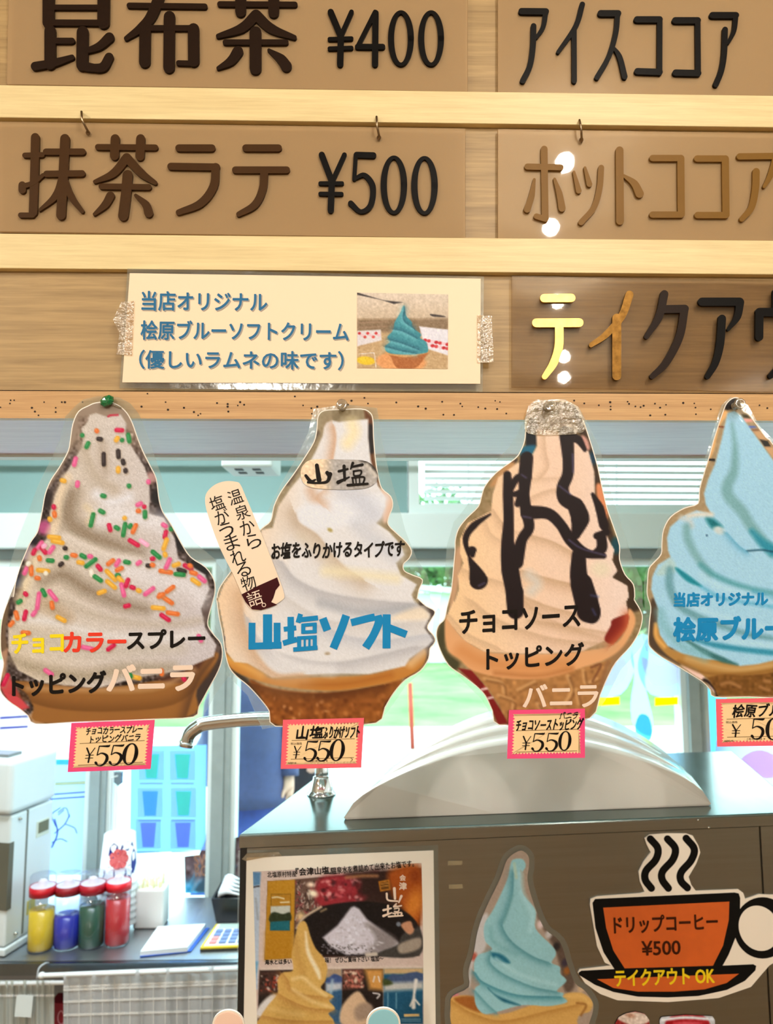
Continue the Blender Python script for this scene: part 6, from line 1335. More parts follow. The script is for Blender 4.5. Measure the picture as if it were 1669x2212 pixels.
# syrup bottles
BOTTLE = clear('bottle_plastic', (240, 242, 248), haze=.05, rough=.08, gloss=.06, hazecol=(236, 238, 248))
for (x, y, yt, yl, yc, syr, cap, lab) in ((87, 2050, 1888, 1963, (1912, 1932), (236, 196, 0), (196, 16, 34), 'clear squeeze bottle of yellow syrup beside the white machine'),
        (143, 2045, 1886, 1975, (1910, 1929), (10, 26, 170), (150, 14, 34), 'clear squeeze bottle of blue syrup on the counter'),
        (196, 2043, 1884, 1954, (1906, 1926), (16, 78, 52), (176, 18, 40), 'clear squeeze bottle of dark green syrup on the counter'),
        (252, 2038, 1882, 1938, (1902, 1920), (206, 10, 30), (226, 24, 44), 'clear squeeze bottle of red syrup before the paper cups')):
    c = Plane_at(x, y); s = c.y
    def zz(py): d = ray(x, py); return EYE.z + d.z * s / d.y - Z_CNT
    r = .5 * (52 if x < 230 else 50) * s / FPX; H = zz(yt); hc0, hc1 = zz(yc[1]), zz(yc[0]); hl = zz(yl)
    t = thing('syrup_bottle', c, lab, 'bottle', 'syrup bottles on the counter')
    MB().lathe(c, [(0, .001), (r * .94, .001), (r, .006), (r, hc0), (r * .93, hc0 + .002)], 28).build('bottle', BOTTLE, t)
    MB().lathe(c, [(0, .003), (r * .90, .003), (r * .95, .008), (r * .95, hl), (0, hl)], 28).build('syrup', mat('syrup_%d' % x, syr, .25, noise=.06, nscale=60), t)
    MB().lathe(c, [(r * .92, hc0), (r * 1.02, hc0), (r * 1.02, hc1), (r * .92, hc1), (r * .92, hc0)], 28).build('cap_ring', mat('cap_%d' % x, cap, .4), t)
    MB().lathe(c, [(r * .93, hc1 - .0005), (r * .42, hc1 + .001), (r * .36, hc1 + .010), (r * .24, hc1 + .014), (0, hc1 + .014)], 16).build('nozzle', mat('nozzle_pink', (246, 228, 232), .4), t)
    MB().lathe(c, [(r * 1.0, hc1), (r * .98, H - .004), (r * .9, H), (0, H)], 28).build('clear_cap', BOTTLE, t)
# paper cups, upside down in a stack
CUPW = mat('cup_white', (236, 238, 242), .5); CUPB = mat('cup_navy', (24, 44, 140), .5); CUPR = mat('cup_red', (214, 50, 66), .5); CUPP = mat('cup_pink', (240, 120, 122), .5)
cc = Plane_at(252, 2006); s = cc.y
dT = ray(248, 1800); Ztop = EYE.z + dT.z * s / dT.y; d1 = ray(250, 1897); hcup = dT.z * s / dT.y - d1.z * s / d1.y + .006
rt, rb = 31 * s / FPX, 39 * s / FPX
k = 0
while Ztop - hcup - .018 * k > Z_CNT + .002 and k < 9: k += 1
n_c = k
for i in range(n_c):
    zt = Ztop - i * .018; zb = zt - hcup
    top_one = i == 0
    t = thing('paper_cup', (cc.x, cc.y, zb), 'white paper cup with a red flower and blue print, topmost of the upturned stack' if top_one else 'white paper cup lower in the upturned stack behind the red syrup', 'cup', 'upturned stack of paper cups')
    MB().lathe((cc.x, cc.y, zb), [(rb + .002, 0), (rb + .003, .002), (rb, .004), (rt, hcup), (rt - .002, hcup + .001), (rt - .003, hcup - .002), (0, hcup - .002)], 32).build('cup', CUPW, t)
    if top_one:
        def patch(mb, a0, h0, pts, off=.0006):
            vs = []
            for (x, y) in pts:
                h = h0 + y; rr = rb + (rt - rb) * (h / hcup) + off; a = a0 + x / rr
                vs.append((cc.x + rr * math.cos(a), cc.y + rr * math.sin(a), zb + h))
            mb.add(vs, [tuple(range(len(vs)))])
        ac = math.atan2(-cc.y, -cc.x) + .0
        mb = MB()
        for (a0, h0, w, h) in ((.5, .1, .02, .012), (-.35, .092, .014, .02), (.6, .034, .016, .018), (-.55, .03, .02, .022), (-.1, .012, .026, .016), (.95, .06, .012, .03)):
            h0 = h0 / .125 * hcup
            patch(mb, ac + a0, h0, [(-w, -h * .6), (0, -h), (w, -h * .4), (w * .8, h * .6), (0, h), (-w * .8, h * .4)])
        mb.build('blue_print', CUPB, t)
        mb = MB()
        for q in range(7):
            an = q * 2 * math.pi / 7; px_, py_ = .0165 * math.cos(an), .0165 * math.sin(an)
            patch(mb, ac - .02, hcup * .56, [(px_ + .0105 * math.cos(b), py_ + .0105 * math.sin(b)) for b in np.linspace(0, 6.283, 13)[:-1]], .0009 + q * .00005)
        patch(mb, ac - .02, hcup * .56, [(.014 * math.cos(b), .014 * math.sin(b)) for b in np.linspace(0, 6.283, 13)[:-1]], .0014)
        fl = mb.build('flower_print', CUPP, t)
        mb = MB()
        for q in range(7):
            an = q * 2 * math.pi / 7 + .3
            for sgn in (0.0, .26): 
                a2 = an + sgn; patch(mb, ac - .02, hcup * .56, [(.004 * math.cos(a2), .004 * math.sin(a2)), (.025 * math.cos(a2 - .05), .025 * math.sin(a2 - .05)), (.025 * math.cos(a2 + .05), .025 * math.sin(a2 + .05))], .0017)
        mb.build('flower_lines', CUPR, fl)
# white box of sticks
c = Plane_at(318, 2008); s = c.y; w = 31 * s / FPX
def hh(px, py, yy): d = ray(px, py); return EYE.z + d.z * yy / d.y
zt = hh(318, 1922, s)
t = thing('stick_box', c, 'white plastic box holding pale wooden sticks beside the red bottle', 'box')
mb = MB(); mb.box((c.x, c.y + w * .8, (Z_CNT + zt) / 2), (w, w * .8, (zt - Z_CNT) / 2), .03); o = mb.build('box', mat('box_white', (238, 238, 236), .4), t); bevel(o, .006, 3)
g = np.random.default_rng(8); mb = MB()
for i in range(36):
    x, y = c.x + g.uniform(-.8, .8) * w, c.y + w * .8 + g.uniform(-.7, .7) * w; L = zt + g.uniform(.006, .035)
    mb.tube([(x, y, zt - .02), (x + g.normal(0, .004), y + g.normal(0, .004), L)], .0022, 6)
o = mb.build('stick_bundle', mat('stick_pale', (238, 232, 190), .6)); tag(o, 'bundle of pale wooden sticks in the white box', 'sticks', kind='stuff')
# notepad
q = [Plane_at(302, 2069), Plane_at(413, 2057), Plane_at(452, 2006), Plane_at(338, 2013)]
t = thing('notepad', (q[0] + q[2]) / 2, 'open white notepad with a blue cover lying on the counter', 'notepad')
MB().prism([p + Vector((0, 0, .003)) for p in q], [p + Vector((0, 0, .0008)) for p in q]).build('cover', mat('cover_blue', (40, 92, 190), .5), t)
q2 = [q[0].lerp(q[1], .0) + Vector((0, .004, 0)), q[0].lerp(q[1], .92), q[3].lerp(q[2], .93), q[3].lerp(q[2], .02)]
MB().prism([p + Vector((0, 0, .014)) for p in q2], [p + Vector((0, 0, .003)) for p in q2]).build('pages', mat('pages_white', (240, 244, 248), .7), t)
# calculator
q = [Plane_at(432, 2056), Plane_at(560, 2051), Plane_at(570, 2002), Plane_at(466, 2004)]
t = thing('calculator', (q[0] + q[2]) / 2, 'yellow and white calculator next to the notepad, partly behind the cabinet', 'calculator')
MB().prism([p + Vector((0, 0, .006)) for p in q], [p + Vector((0, 0, .0008)) for p in q]).build('case', mat('case_black', (44, 44, 30), .5), t)
MB().prism([p + Vector((0, 0, .010)) for p in q], [p + Vector((0, 0, .006)) for p in q]).build('rim', mat('case_yellow', (236, 206, 40), .5), t)
def qq(u, v, z): return (q[0].lerp(q[1], u)).lerp(q[3].lerp(q[2], u), v) + Vector((0, 0, z))
MB().prism([qq(u, v, .012) for u, v in ((.05, .04), (.97, .04), (.97, .96), (.05, .96))], [qq(u, v, .010) for u, v in ((.05, .04), (.97, .04), (.97, .96), (.05, .96))]).build('face', mat('face_white', (236, 238, 226), .5), t)
MB().prism([qq(u, v, .014) for u, v in ((.12, .76), (.92, .76), (.92, .93), (.12, .93))], [qq(u, v, .012) for u, v in ((.12, .76), (.92, .76), (.92, .93), (.12, .93))]).build('display', mat('lcd', (196, 214, 204), .3), t)
for i in range(5):
    for j in range(4):
        a, b = .12 + i * .165, .10 + j * .155; B4 = ((a, b), (a + .12, b), (a + .12, b + .1), (a, b + .1))
        MB().prism([qq(u, v, .016) for u, v in B4], [qq(u, v, .012) for u, v in B4]).build('key', mat('key_pink', (232, 150, 150), .5) if (i == 0 and j < 2) else mat('key_blue', (120, 140, 190), .5), t)
# black tray with white spoons
c = Plane_at(505, 1992); s = c.y
zt = hh(500, 1938, s); x0 = (ray(457, 1990) * (s / ray(457, 1990).y)).x; 
t = thing('black_tray', (x0 + .1, s + .06, Z_CNT), 'black plastic tray holding white spoons beside the steel cabinet', 'tray')
def rect(x0, x1, y0, y1, z): return [Vector((x0, y0, z)), Vector((x1, y0, z)), Vector((x1, y1, z)), Vector((x0, y1, z))]
mb = MB(); mb.loft([rect(x0 + .012, x0 + .19, s, s + .10, Z_CNT + .001), rect(x0, x0 + .20, s - .012, s + .115, zt), rect(x0 + .006, x0 + .194, s - .006, s + .109, zt), rect(x0 + .018, x0 + .184, s + .006, s + .094, Z_CNT + .006)], sm=False)
mb.build('tray', mat('tray_black', (20, 21, 26), .35), t)
for i in range(5):
    y = s + .01 + i * .019; o = MB().tube(catmull([(x0 + .015, y, zt - .004 + i * .002), (x0 + .03, y, zt + .012 + i * .003), (x0 + .07, y, zt + .004 + i * .003), (x0 + .17, y + .004, zt - .012 + i * .003)], 4), [.003, .005, .008, .010, .010, .008, .006, .004, .0035, .0035, .0035, .0035, .003], 8).build('plastic_spoon', mat('spoon_white', (240, 242, 246), .3))
    tag(o, 'white plastic spoon lying in the black tray', 'spoon', 'white spoons in the black tray')
# green things on the sill
zs = Z_SILL
for (x, y, rx, rz, lab) in ((398, 1966, 15, 12, 'larger round green clip on the window sill'), (363, 1974, 11, 5, 'small flat green clip on the window sill left of the round one')):
    d = ray(x, y); p = EYE + d * (2.42 / d.y); p.z = zs + rz * 2.4 / FPX + .0005; a, b = rx * 2.4 / FPX, rz * 2.4 / FPX
    o = MB().lathe(p, [(0, -b), (a * .7, -b * .8), (a, -b * .1), (a * .9, b * .5), (a * .5, b * .95), (0, b)], 18).build('green_clip', mat('green_plastic', (10, 140, 62), .4)); tag(o, lab, 'clip', 'green clips on the sill')

# curtain rods and curtains at the counter front
CURT = clear('sheer_curtain', (206, 206, 208), haze=.95, rough=.6, gloss=.0, hazecol=(226, 226, 228), graze=.0)
CURT2 = clear('grey_curtain', (200, 204, 196), haze=.95, rough=.6, gloss=.0, hazecol=(206, 208, 200), graze=.0)
CLINE = mat('curtain_line', (226, 224, 222), .8)
RODW = mat('rod_white', (236, 238, 240), .4)
def cp(px, py, off): return CNT.p(px, py, off)
o = MB().tube([cp(84, 2108, .03), cp(96, 2107, .03), cp(760, 2085, .03)], [.0055] * 3, 10).build('curtain_rod', RODW); tag(o, 'white curtain rod with a round end cap under the counter edge', 'rod')
MB().lathe(cp(90, 2107, .03), [(0, -.008), (.006, -.006), (.0085, 0), (.006, .006), (0, .008)], 14).build('end_cap', RODW, o)
o2 = MB().tube([cp(-60, 2126, .012), cp(760, 2112, .012)], .005, 10).build('curtain_rod', RODW); tag(o2, 'white curtain rod carrying the left grey curtain', 'rod')
tag(MB().tube(catmull([tuple(cp(80, 2114, .034)), tuple(cp(84, 2092, .03)), tuple(cp(98, 2081, .014)), tuple(cp(108, 2081, -.01))], 5), .0022, 6).build('cord_loop', mat('cord_grey', (176, 180, 186), .8)), 'grey cord loop hanging the curtain rod from the counter edge', 'cord')
def curtain(name, x0, x1, ytop, ybot, off, m, label, vx, hy, seed):
    g = np.random.default_rng(seed); t = thing(name, cp((x0 + x1) / 2, ybot, off), label, 'curtain')
    n, mrows = 90, 16; V = []; ph = g.uniform(0, 6)
    def pt(u, v, extra=0):
        px = x0 + (x1 - x0) * u; py = ytop(u) + (ybot - ytop(u)) * v
        w = .006 * math.sin(u * 34 + ph + 1.2 * math.sin(v * 2)) * (.35 + v) + .003 * math.sin(u * 83 + ph) + (.006 * math.sin(math.pi * min(1, v / .06)) if v < .06 else 0)
        return cp(px, py, off + w + extra)
    for j in range(mrows + 1):
        for i in range(n + 1): V.append(pt(i / n, (j / mrows) ** 1.3))
    F = [(j * (n + 1) + i, (j + 1) * (n + 1) + i, (j + 1) * (n + 1) + i + 1, j * (n + 1) + i + 1) for j in range(mrows) for i in range(n)]
    MB().add(V, F, 0, True).build('cloth', m, t)
    mb = MB()
    for u in vx:
        mb.add([pt(u + s_ * .0022, v, .0015) for v in np.linspace(.0, 1, 12) for s_ in (-1, 1)], [(2 * k, 2 * k + 2, 2 * k + 3, 2 * k + 1) for k in range(11)])
    for v in hy:
        mb.add([pt(u, v + s_ * .008, .0015) for u in np.linspace(0, 1, n) for s_ in (-1, 1)], [(2 * k, 2 * k + 1, 2 * k + 3, 2 * k + 2) for k in range(n - 1)])
    mb.build('woven_lines', CLINE, t)
    return t
curtain('curtain', 137, 560, lambda u: 2100 - 18 * u, 2420, .026, CURT, 'sheer grey curtain with white woven lines under the counter', (.02, .08, .14, .2, .26, .285, .34, .4, .46, .52, .58, .64, .7, .76, .82, .9, .97), (.1, .12, .2, .29, .42, .6, .78), 2)
t = curtain('curtain', -60, 117, lambda u: 2118 - 1 * u, 2420, .010, CURT2, 'short grey curtain with a paper tag at the lower left corner', (.46, .98), (.11,), 5)
MB().slab([(36, 2150), (72, 2150), (67, 2198), (31, 2196)], CNT, .024, .0004).build('paper_tag', mat('tag_paper', (222, 230, 232), .6), t)
t = thing('red_package', CNT.p(128, 2420, -.05), 'red package standing behind the gap between the curtains', 'package')
MB().slab([(108, 2166), (146, 2168), (150, 2420), (104, 2420)], CNT, -.04, .05).build('carton', mat('package_red', (150, 22, 40), .5), t)
P = [(132 + 9 * math.cos(a) * (1 - a / 14), 2198 + 14 * math.sin(a)) for a in np.linspace(.6, 5.6, 14)]
mb = MB().flat(stroke_shapes(P, 2.2, True), CNT, -.0395); mb.build('pale_swirl', mat('swirl_pink', (226, 150, 160), .5), t)

# ------------------------------------------------------------------ sheets on the window
def sheet(name, px, off, col, label, cat='poster', th=.0006, haze=.75, hz=None):
    t = thing(name, KIT.p(sum(p[0] for p in px) / len(px), max(p[1] for p in px), off), label, cat)
    m = clear('sheet_%s_%d' % (name, int(px[0][0])), col, haze=haze, rough=.4, gloss=.02, hazecol=hz or col, graze=.05, through=.85)
    MB().slab(px, KIT, off, th).build('sheet', m, t)
    return t
FILMS = {}
def film(name, col=(150, 154, 190), a=.8):
    if name not in FILMS: FILMS[name] = clear(name, col, haze=a, rough=.5, gloss=.0, hazecol=col, graze=.0, through=.85)
    return FILMS[name]
t = sheet('drink_poster', [(283, 1612), (446, 1609), (444, 1836), (280, 1845)], -.024, (176, 208, 250), 'pale blue poster of six iced drinks taped to the window')
FG, FB, FT, FV = film('poster_green', (176, 250, 206)), film('poster_blue', (226, 236, 252)), film('poster_teal', (176, 224, 246)), film('poster_violet', (206, 206, 236))
cells = [(327, 1655, FG), (394, 1655, FG), (324, 1735, FT), (396, 1735, FG), (320, 1803, FV), (395, 1803, FV)]
for i, (x, y, m) in enumerate(cells):
    MB().slab([(x - 27, y - 33), (x + 27, y - 33), (x + 27, y + 30), (x - 27, y + 30)], KIT, -.0226, .0004).build('photo_frame', FB, t)
    MB().slab([(x - 17, y - 26), (x + 17, y - 26), (x + 12, y + 27), (x - 12, y + 27)], KIT, -.0218, .0004).build('printed_cup', m, t)
    MB().slab([(x - 25, y + 36), (x + 24, y + 36), (x + 24, y + 39), (x - 25, y + 39)], KIT, -.0222, .0003).build('caption', FV, t)
t = sheet('tree_poster', [(104, 1640), (206, 1640), (200, 1890), (104, 1890)], -.024, (200, 214, 246), 'pale poster with a branching tree drawing on the left window')
mb = MB()
for P, w in (([(112, 1830), (124, 1800), (118, 1770)], 3.5), ([(118, 1800), (140, 1780), (150, 1760)], 2.5), ([(120, 1785), (112, 1760), (130, 1745)], 2.2), ([(140, 1780), (160, 1788), (166, 1800)], 2), ([(126, 1760), (138, 1750)], 2), ([(150, 1765), (142, 1745), (125, 1755)], 2), ([(112, 1820), (130, 1812), (145, 1818)], 2)):
    mb.slab(stroke_shapes(P, w, True), KIT, -.0226, .0003)
mb.build('tree_drawing', film('drawing_grey', (140, 152, 190), .9), t)
for y in (1715, 1725): MB().slab([(108, y), (190, y - 6), (190, y - 3), (108, y + 3)], KIT, -.0226, .0003).build('caption', film('caption_grey', (150, 154, 190), .9), t)
MB().slab([(112, 1690), (192, 1686), (192, 1694), (112, 1698)], KIT, -.0226, .0003).build('caption', film('caption_yellow', (240, 232, 190), .9), t)
MB().slab([(104, 1640), (206, 1640), (206, 1652), (104, 1652)], KIT, -.0224, .0003).build('header_band', film('band_cyan', (150, 226, 246), .9), t)
t = sheet('pink_glare_sheet', [(-160, 1430), (206, 1420), (205, 1632), (-160, 1640)], -.024, (238, 224, 246), 'pale pink sheet standing for glare on the left window behind the sprinkle sign')  # tinted sheet added where pinkish glare lies on the pane
for y in (1548, 1570): MB().slab([(0, y), (60, y - 3), (60, y + 2), (0, y + 6)], KIT, -.0226, .0003).build('caption', film('caption_grey'), t)
# bronze poster with pale letters
t = thing('wooden_letter_poster', KIT.p(430, 1927, -.02), 'brown photo poster with pale block letters in the lower window', 'poster')
def paint_room(kk):
    kk.c[:] = (120, 92, 88); kk.ramp(1, 1885, 1925, (96, 190, 226)); kk.grain(26, 9, 4)
    for i in range(14): x = 405 + i * 13; kk.line([(x, 1870), (x - 30, 1925)], 3, [(170, 140, 130), (80, 60, 60), (110, 190, 220)][i % 3], 2, .7)
    kk.poly([(420, 1925), (450, 1895), (480, 1925)], (70, 90, 100), 3)
printed('printed_photo', [(398, 1850), (430, 1846), (446, 1810), (640, 1805), (640, 1927), (400, 1929)], KIT, -.024, paint_room, PRINTM, t, 3)
for s, a, b, h in (('E', (447, 1849), (466, 1848), 20), ('SWE', (420, 1871), (466, 1869), 24), ('ROO', (422, 1893), (466, 1891), 22)): text('block_letters', s, KIT, -.0226, a, b, h, film('letters_cream', (250, 226, 208), .95), t, .03)
# backs of ice cream signs on the right window
PALE, PALEB = film('pale_back', (214, 230, 246), .7), film('pale_back_blue', (150, 214, 246), .75)
for (x, lab) in ((1310, 'pale back of an ice cream sign on the window behind the chocolate sign'), (1436, 'pale back of an ice cream sign on the window behind the blue sign')):
    t = thing('window_sign', KIT.p(x, 1520, -.02), lab, 'sign', 'signs on the kitchen window')
    MB().slab(catmull([(x - 8, 1270), (x + 8, 1270), (x + 30, 1350), (x + 52, 1400), (x + 58, 1450), (x + 30, 1500), (x - 30, 1500), (x - 58, 1450), (x - 50, 1400), (x - 28, 1350)], 3, True), KIT, -.024, .0006).build('sheet', PALE, t)
    MB().slab([(x - 22, 1507), (x + 28, 1505), (x + 28, 1522), (x - 22, 1525)], KIT, -.022, .0006).build('yellow_price_label', film('label_lemon', (250, 240, 20), .9), t)
    MB().slab(catmull([(x - 50, 1420), (x - 10, 1440), (x + 30, 1415), (x + 46, 1450), (x + 20, 1480), (x - 30, 1476)], 3, True), KIT, -.0225, .0004).build('pink_tint', film('tint_pink', (252, 234, 242), .6), t)
t = thing('window_sign', KIT.p(1385, 1620, -.02), 'pale blue ice cream shaped sheet low on the right window', 'sign', 'signs on the kitchen window')
MB().slab(catmull([(1372, 1380), (1396, 1372), (1400, 1420), (1392, 1470), (1402, 1520), (1410, 1560), (1404, 1590), (1370, 1570), (1362, 1520), (1370, 1460), (1362, 1420)], 3, True), KIT, -.0238, .0006).build('sheet', PALE, t)
MB().slab(catmull([(1380, 1545), (1400, 1548), (1408, 1580), (1400, 1600), (1372, 1580)], 3, True), KIT, -.022, .0006).build('blue_swirl', PALEB, t)
sheet('cyan_banner', [(1512, 1440), (1572, 1446), (1560, 1640), (1516, 1632)], -.024, (160, 226, 250), 'cyan banner strip on the window right of the post', 'banner')
t = sheet('lilac_poster', [(1545, 1600), (1760, 1604), (1760, 1900), (1540, 1890)], .03, (222, 222, 250), 'lilac poster with a pink patch at the right window corner')
MB().slab(catmull([(1600, 1640), (1640, 1620), (1680, 1640), (1670, 1680), (1620, 1672)], 3, True), KIT, .032, .0006).build('pink_patch', film('tint_rose', (250, 214, 228), .8), t)
# blinds of the upper window
t = thing('window_blind', KIT.p(1300, 1112, -.02), 'white slatted blind in the upper window behind the signs', 'blind')
BL = mat('blind_white', (226, 238, 236), .6); mb = MB()
for i in range(9):
    y = 985 + i * 14.5 ; mb.slab([(916, y), (1900, y + 6), (1900, y + 13.5), (916, y + 8.5)], KIT, -.012, .006)
mb.build('slats', BL, t); 
for x in (1010, 1330, 1640): MB().slab([(x, 975), (x + 2, 975), (x + 2, 1108), (x, 1108)], KIT, -.009, .001).build('ladder_cord', BL, t)
# socket box under the kitchen ceiling and a thin pull cord
def atY(px, py, y): d = ray(px, py); return EYE + d * (y / d.y)
a, b = atY(480, 984, 1.5), atY(590, 1010, 1.5)
t = thing('socket_box', ((a.x + b.x) / 2, 1.5, b.z), 'white socket box with dark holes hanging behind the beam', 'socket')
o = MB().box(((a.x + b.x) / 2, 1.55, (a.z + b.z) / 2 + .03), ((b.x - a.x) / 2, .06, (a.z - b.z) / 2 + .03)).build('case', mat('case_white', (226, 230, 226), .5), t); bevel(o, .004)
for i in range(2):
    for j in range(2):
        MB().box((a.x + .03 + i * .035, 1.52 + j * .04, b.z - .0005), (.008, .009, .001)).build('socket_hole', mat('hole_dark', (60, 60, 60), .7), t)
zr = (b.z + 2.8) / 2
MB().box(((a.x + b.x) / 2, 1.55, zr + .03), (.012, .012, 2.8 - zr - .03)).build('drop_rod', mat('case_white'), t)
tag(MB().tube([atY(254, 1676, 2.4), atY(240, 1680, 2.4), atY(238, 1800, 2.4), atY(237, 1955, 2.4)], .0022, 6).build('pull_cord', mat('case_white')), 'thin white pull cord beside the left window post', 'cord')
tag(MB().slab([(0 + 246, 1668), (262, 1668), (261, 1694), (254, 1698), (246, 1690)], KIT, .03, .02).build('window_latch', mat('latch_grey', (110, 122, 128), .4)), 'grey latch on the left window post', 'latch')

# ------------------------------------------------------------------ two people outside
SKIN = mat('skin', (214, 160, 138), .5); HAIR = mat('dark_hair', (30, 24, 22), .5)
def ring(c, rx, ry, n=24, pl=0.0, seed=0):
    return [Vector((c[0] + rx * (1 + pl * math.sin(9 * t + seed)) * math.cos(t), c[1] + ry * (1 + pl * math.sin(9 * t + seed)) * math.sin(t), c[2])) for t in np.linspace(0, 2 * math.pi, n + 1)[:-1]]
def body_skin(nodes, edges):
    """one continuous figure: joints with radii, skinned and smoothed"""
    me = bpy.data.meshes.new('person'); me.from_pydata([n[:3] for n in nodes], edges, [])
    o = bpy.data.objects.new('person', me); COL.objects.link(o)
    sk = o.modifiers.new('skin', 'SKIN'); o.modifiers.new('smooth', 'SUBSURF').levels = 2; o.modifiers['smooth'].render_levels = 2
    for i, n in enumerate(nodes):
        d = me.skin_vertices[0].data[i]; d.radius = (n[3], n[4]) if len(n) > 4 else (n[3], n[3]); d.use_root = (i == 0)
    ev = o.evaluated_get(bpy.context.evaluated_depsgraph_get()); m2 = bpy.data.meshes.new_from_object(ev)
    bpy.data.objects.remove(o); m2.materials.clear(); return m2
def person(x, y, z0, H, face, coat, skirt, shoe, label, bend, long_skirt, shirt=None):
    """face: heading of the figure, radians; bend: elbows (left, right) forward amount"""
    s = H / 1.65; R = Matrix.Rotation(face, 3, 'Z')
    def P(a, b, c): q = R @ Vector((a * s, b * s, 0)); return (x + q.x, y + q.y, z0 + c * s)
    N = [(*P(0, 0, .92), .115 * s, .09 * s), (*P(0, 0, 1.08), .105 * s, .08 * s), (*P(0, 0, 1.28), .13 * s, .095 * s), (*P(0, 0, 1.38), .07 * s), (*P(0, -.01, 1.45), .048 * s), (*P(0, -.02, 1.53), .075 * s, .085 * s), (*P(0, -.015, 1.6), .07 * s, .08 * s)]
    E = [(0, 1), (1, 2), (2, 3), (3, 4), (4, 5), (5, 6)]
    for sg, bd in ((-1, bend[0]), (1, bend[1])):
        i = len(N); N += [(*P(sg * .16, 0, 1.34), .055 * s), (*P(sg * .20, .0, 1.08), .042 * s), (*P(sg * (.21 - .1 * bd), -.04 - .22 * bd, .86 + .16 * bd), .030 * s), (*P(sg * (.21 - .13 * bd), -.05 - .27 * bd, .81 + .18 * bd), .034 * s, .018 * s), (*P(sg * (.21 - .13 * bd), -.055 - .29 * bd, .765 + .19 * bd), .030 * s, .014 * s)]
        E += [(2, i), (i, i + 1), (i + 1, i + 2), (i + 2, i + 3), (i + 3, i + 4)]
        for k in range(4):
            j = len(N); dx = (k - 1.5) * .014
            N += [(*P(sg * (.21 - .13 * bd) + dx, -.06 - .30 * bd, .735 + .19 * bd), .0085 * s), (*P(sg * (.21 - .13 * bd) + dx, -.072 - .30 * bd, .70 + .19 * bd + (.004 if k in (1, 2) else .01)), .0075 * s)]
            E += [(i + 4, j), (j, j + 1)]
        j = len(N); N += [(*P(sg * (.21 - .13 * bd) - sg * .035, -.075 - .29 * bd, .775 + .19 * bd), .010 * s), (*P(sg * (.21 - .13 * bd) - sg * .045, -.085 - .29 * bd, .745 + .19 * bd), .009 * s)]; E += [(i + 3, j), (j, j + 1)]
    for sg in (-1, 1):
        i = len(N); N += [(*P(sg * .09, 0, .84), .085 * s), (*P(sg * .095, -.01, .48), .055 * s), (*P(sg * .095, .01, .10), .036 * s), (*P(sg * .10, -.12, .04), .035 * s)]; E += [(0, i), (i, i + 1), (i + 1, i + 2), (i + 2, i + 3)]
    me = body_skin(N, E)
    t = link_mesh('person', me, [SKIN], None, True); tag(t, label, 'person', 'people outside the window')
    mb = MB()  # coat with sleeves
    cr = [ring(P(0, 0, z), a * s, b * s) for z, a, b in ((.62 if not long_skirt else .74, .235, .185), (.8, .21, .165), (.95, .19, .145), (1.1, .17, .13), (1.28, .195, .135), (1.37, .165, .115), (1.42, .085, .08), (1.45, .065, .065))]
    if abs(face) > .01:
        cr = [[Vector((x, y, 0)) + (R @ Vector((q.x - x, q.y - y, 0))) + Vector((0, 0, q.z)) for q in r] for r in cr]
    mb.loft(cr)
    for sg, bd in ((-1, bend[0]), (1, bend[1])):
        mb.tube(catmull([P(sg * .13, 0, 1.37), P(sg * .185, 0, 1.27), P(sg * .205, .0, 1.08), P(sg * (.205 - .05 * bd), -.03 - .1 * bd, .97 + .08 * bd), P(sg * (.21 - .11 * bd), -.04 - .23 * bd, .85 + .165 * bd)], 4), [v * s for v in np.interp(np.linspace(0, 1, 17), [0, .25, .5, .75, 1], [.07, .078, .066, .058, .054])], 14)
    mb.build('coat', coat, t)
    if long_skirt:
        MB().loft([ring(P(0, 0, z), a * s, b * s, 72, pl) for z, a, b, pl in ((.16, .33, .29, .05), (.4, .29, .25, .05), (.7, .195, .14, .03), (.92, .15, .11, .01), (1.0, .14, .10, 0))]).build('skirt', skirt, t)
    else:
        for sg in (-1, 1): MB().tube(catmull([P(sg * .09, 0, .9), P(sg * .095, -.005, .5), P(sg * .095, .01, .08)], 4), [v * s for v in (.11, .105, .1, .09, .085, .08, .075, .072, .07)], 14).build('trouser_leg', skirt, t)
    for sg in (-1, 1):
        MB().loft([[Vector(P(sg * .1 + .045 * math.cos(a) * (1 if k < 2 else .8), -.06 + .13 * math.sin(a), zz_)) for a in np.linspace(0, 2 * math.pi, 15)[:-1]] for k, zz_ in enumerate((.0, .03, .07))]).build('shoe', shoe, t)
    hd = Vector(P(0, -.005, 1.575)); mb = MB()
    rings = []
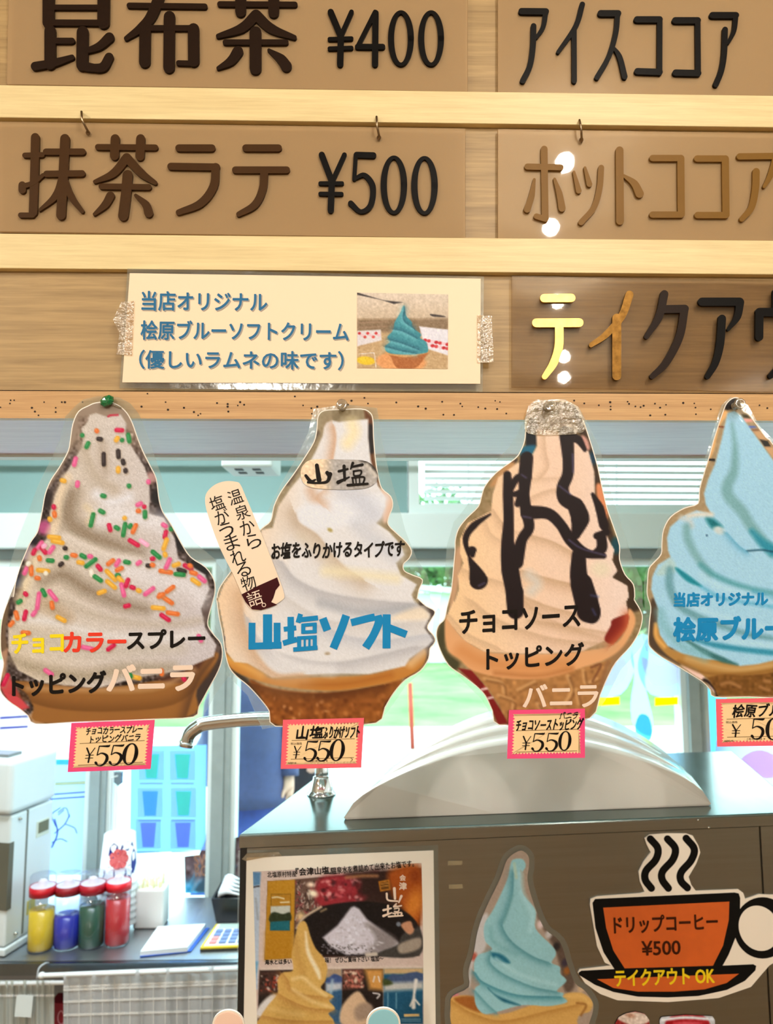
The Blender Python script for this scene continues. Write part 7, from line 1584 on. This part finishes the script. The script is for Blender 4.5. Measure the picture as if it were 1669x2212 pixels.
    for k in range(9):
        a = -.35 + k / 8 * (math.pi / 2 + .35); rr = math.cos(a) * .114 * s
        rings.append([hd + R @ Vector((rr * math.cos(u), (rr * 1.08 if math.sin(u) > -.2 else rr * .82) * math.sin(u) + .012 * s, math.sin(a) * .13 * s - (.05 * s if math.sin(u) > .1 and k < 2 else 0))) for u in np.linspace(0, 2 * math.pi, 25)[:-1]])
    mb.loft(rings); mb.build('hair', HAIR, t)
    face_m = MB()
    for sg in (-1, 1):
        face_m.lathe(Vector(P(sg * .032, -.098, 1.575)), [(0, -.008 * s), (.011 * s, -.003 * s), (.011 * s, .003 * s), (0, .008 * s)], 10)
    face_m.build('eyes', HAIR, t)
    MB().lathe(Vector(P(0, -.108, 1.545)), [(0, -.016 * s), (.013 * s, -.012 * s), (.009 * s, .008 * s), (0, .024 * s)], 10).build('nose', SKIN, t)
    MB().tube([P(-.024, -.098, 1.508), P(0, -.104, 1.505), P(.024, -.098, 1.508)], .006 * s, 6).build('mouth', mat('lips', (170, 92, 88), .5), t)
    for sg in (-1, 1): MB().lathe(Vector(P(sg * .082, -.01, 1.56)), [(0, -.03 * s), (.012 * s, -.015 * s), (.014 * s, .012 * s), (0, .028 * s)], 10).build('ear', SKIN, t)
    return t
GZ = -.1
SH = mat('shoe_black', (24, 24, 28), .4)
p1 = atY(545, 1500, 4.3); person(p1.x, 4.3, GZ, 1.62, math.radians(20), mat('navy_coat', (52, 62, 104), .7, noise=.15), mat('blue_skirt', (44, 72, 150), .7, noise=.15), SH, 'person in a navy coat and long blue pleated skirt outside the window', (0.0, .15), True)
p2 = atY(640, 1500, 5.0); person(p2.x, 5.0, GZ, 1.70, math.radians(-25), mat('black_coat', (20, 22, 34), .7, noise=.1), mat('dark_trousers', (24, 30, 52), .7), SH, 'person in a black coat holding hands up front outside the window', (.75, .2), False)
o = MB().loft([ring(atY(456, 1505, 4.35), .01, .01, 12), ring(atY(452, 1590, 4.35), .05, .04, 12), ring(atY(440, 1636, 4.35), .085, .05, 12), ring(atY(440, 1650, 4.35), .08, .045, 12)]).build('shoulder_bag', mat('bag_grey', (92, 98, 128), .7)); tag(o, 'grey-blue cloth bag at the left side of the navy-coated person', 'bag')
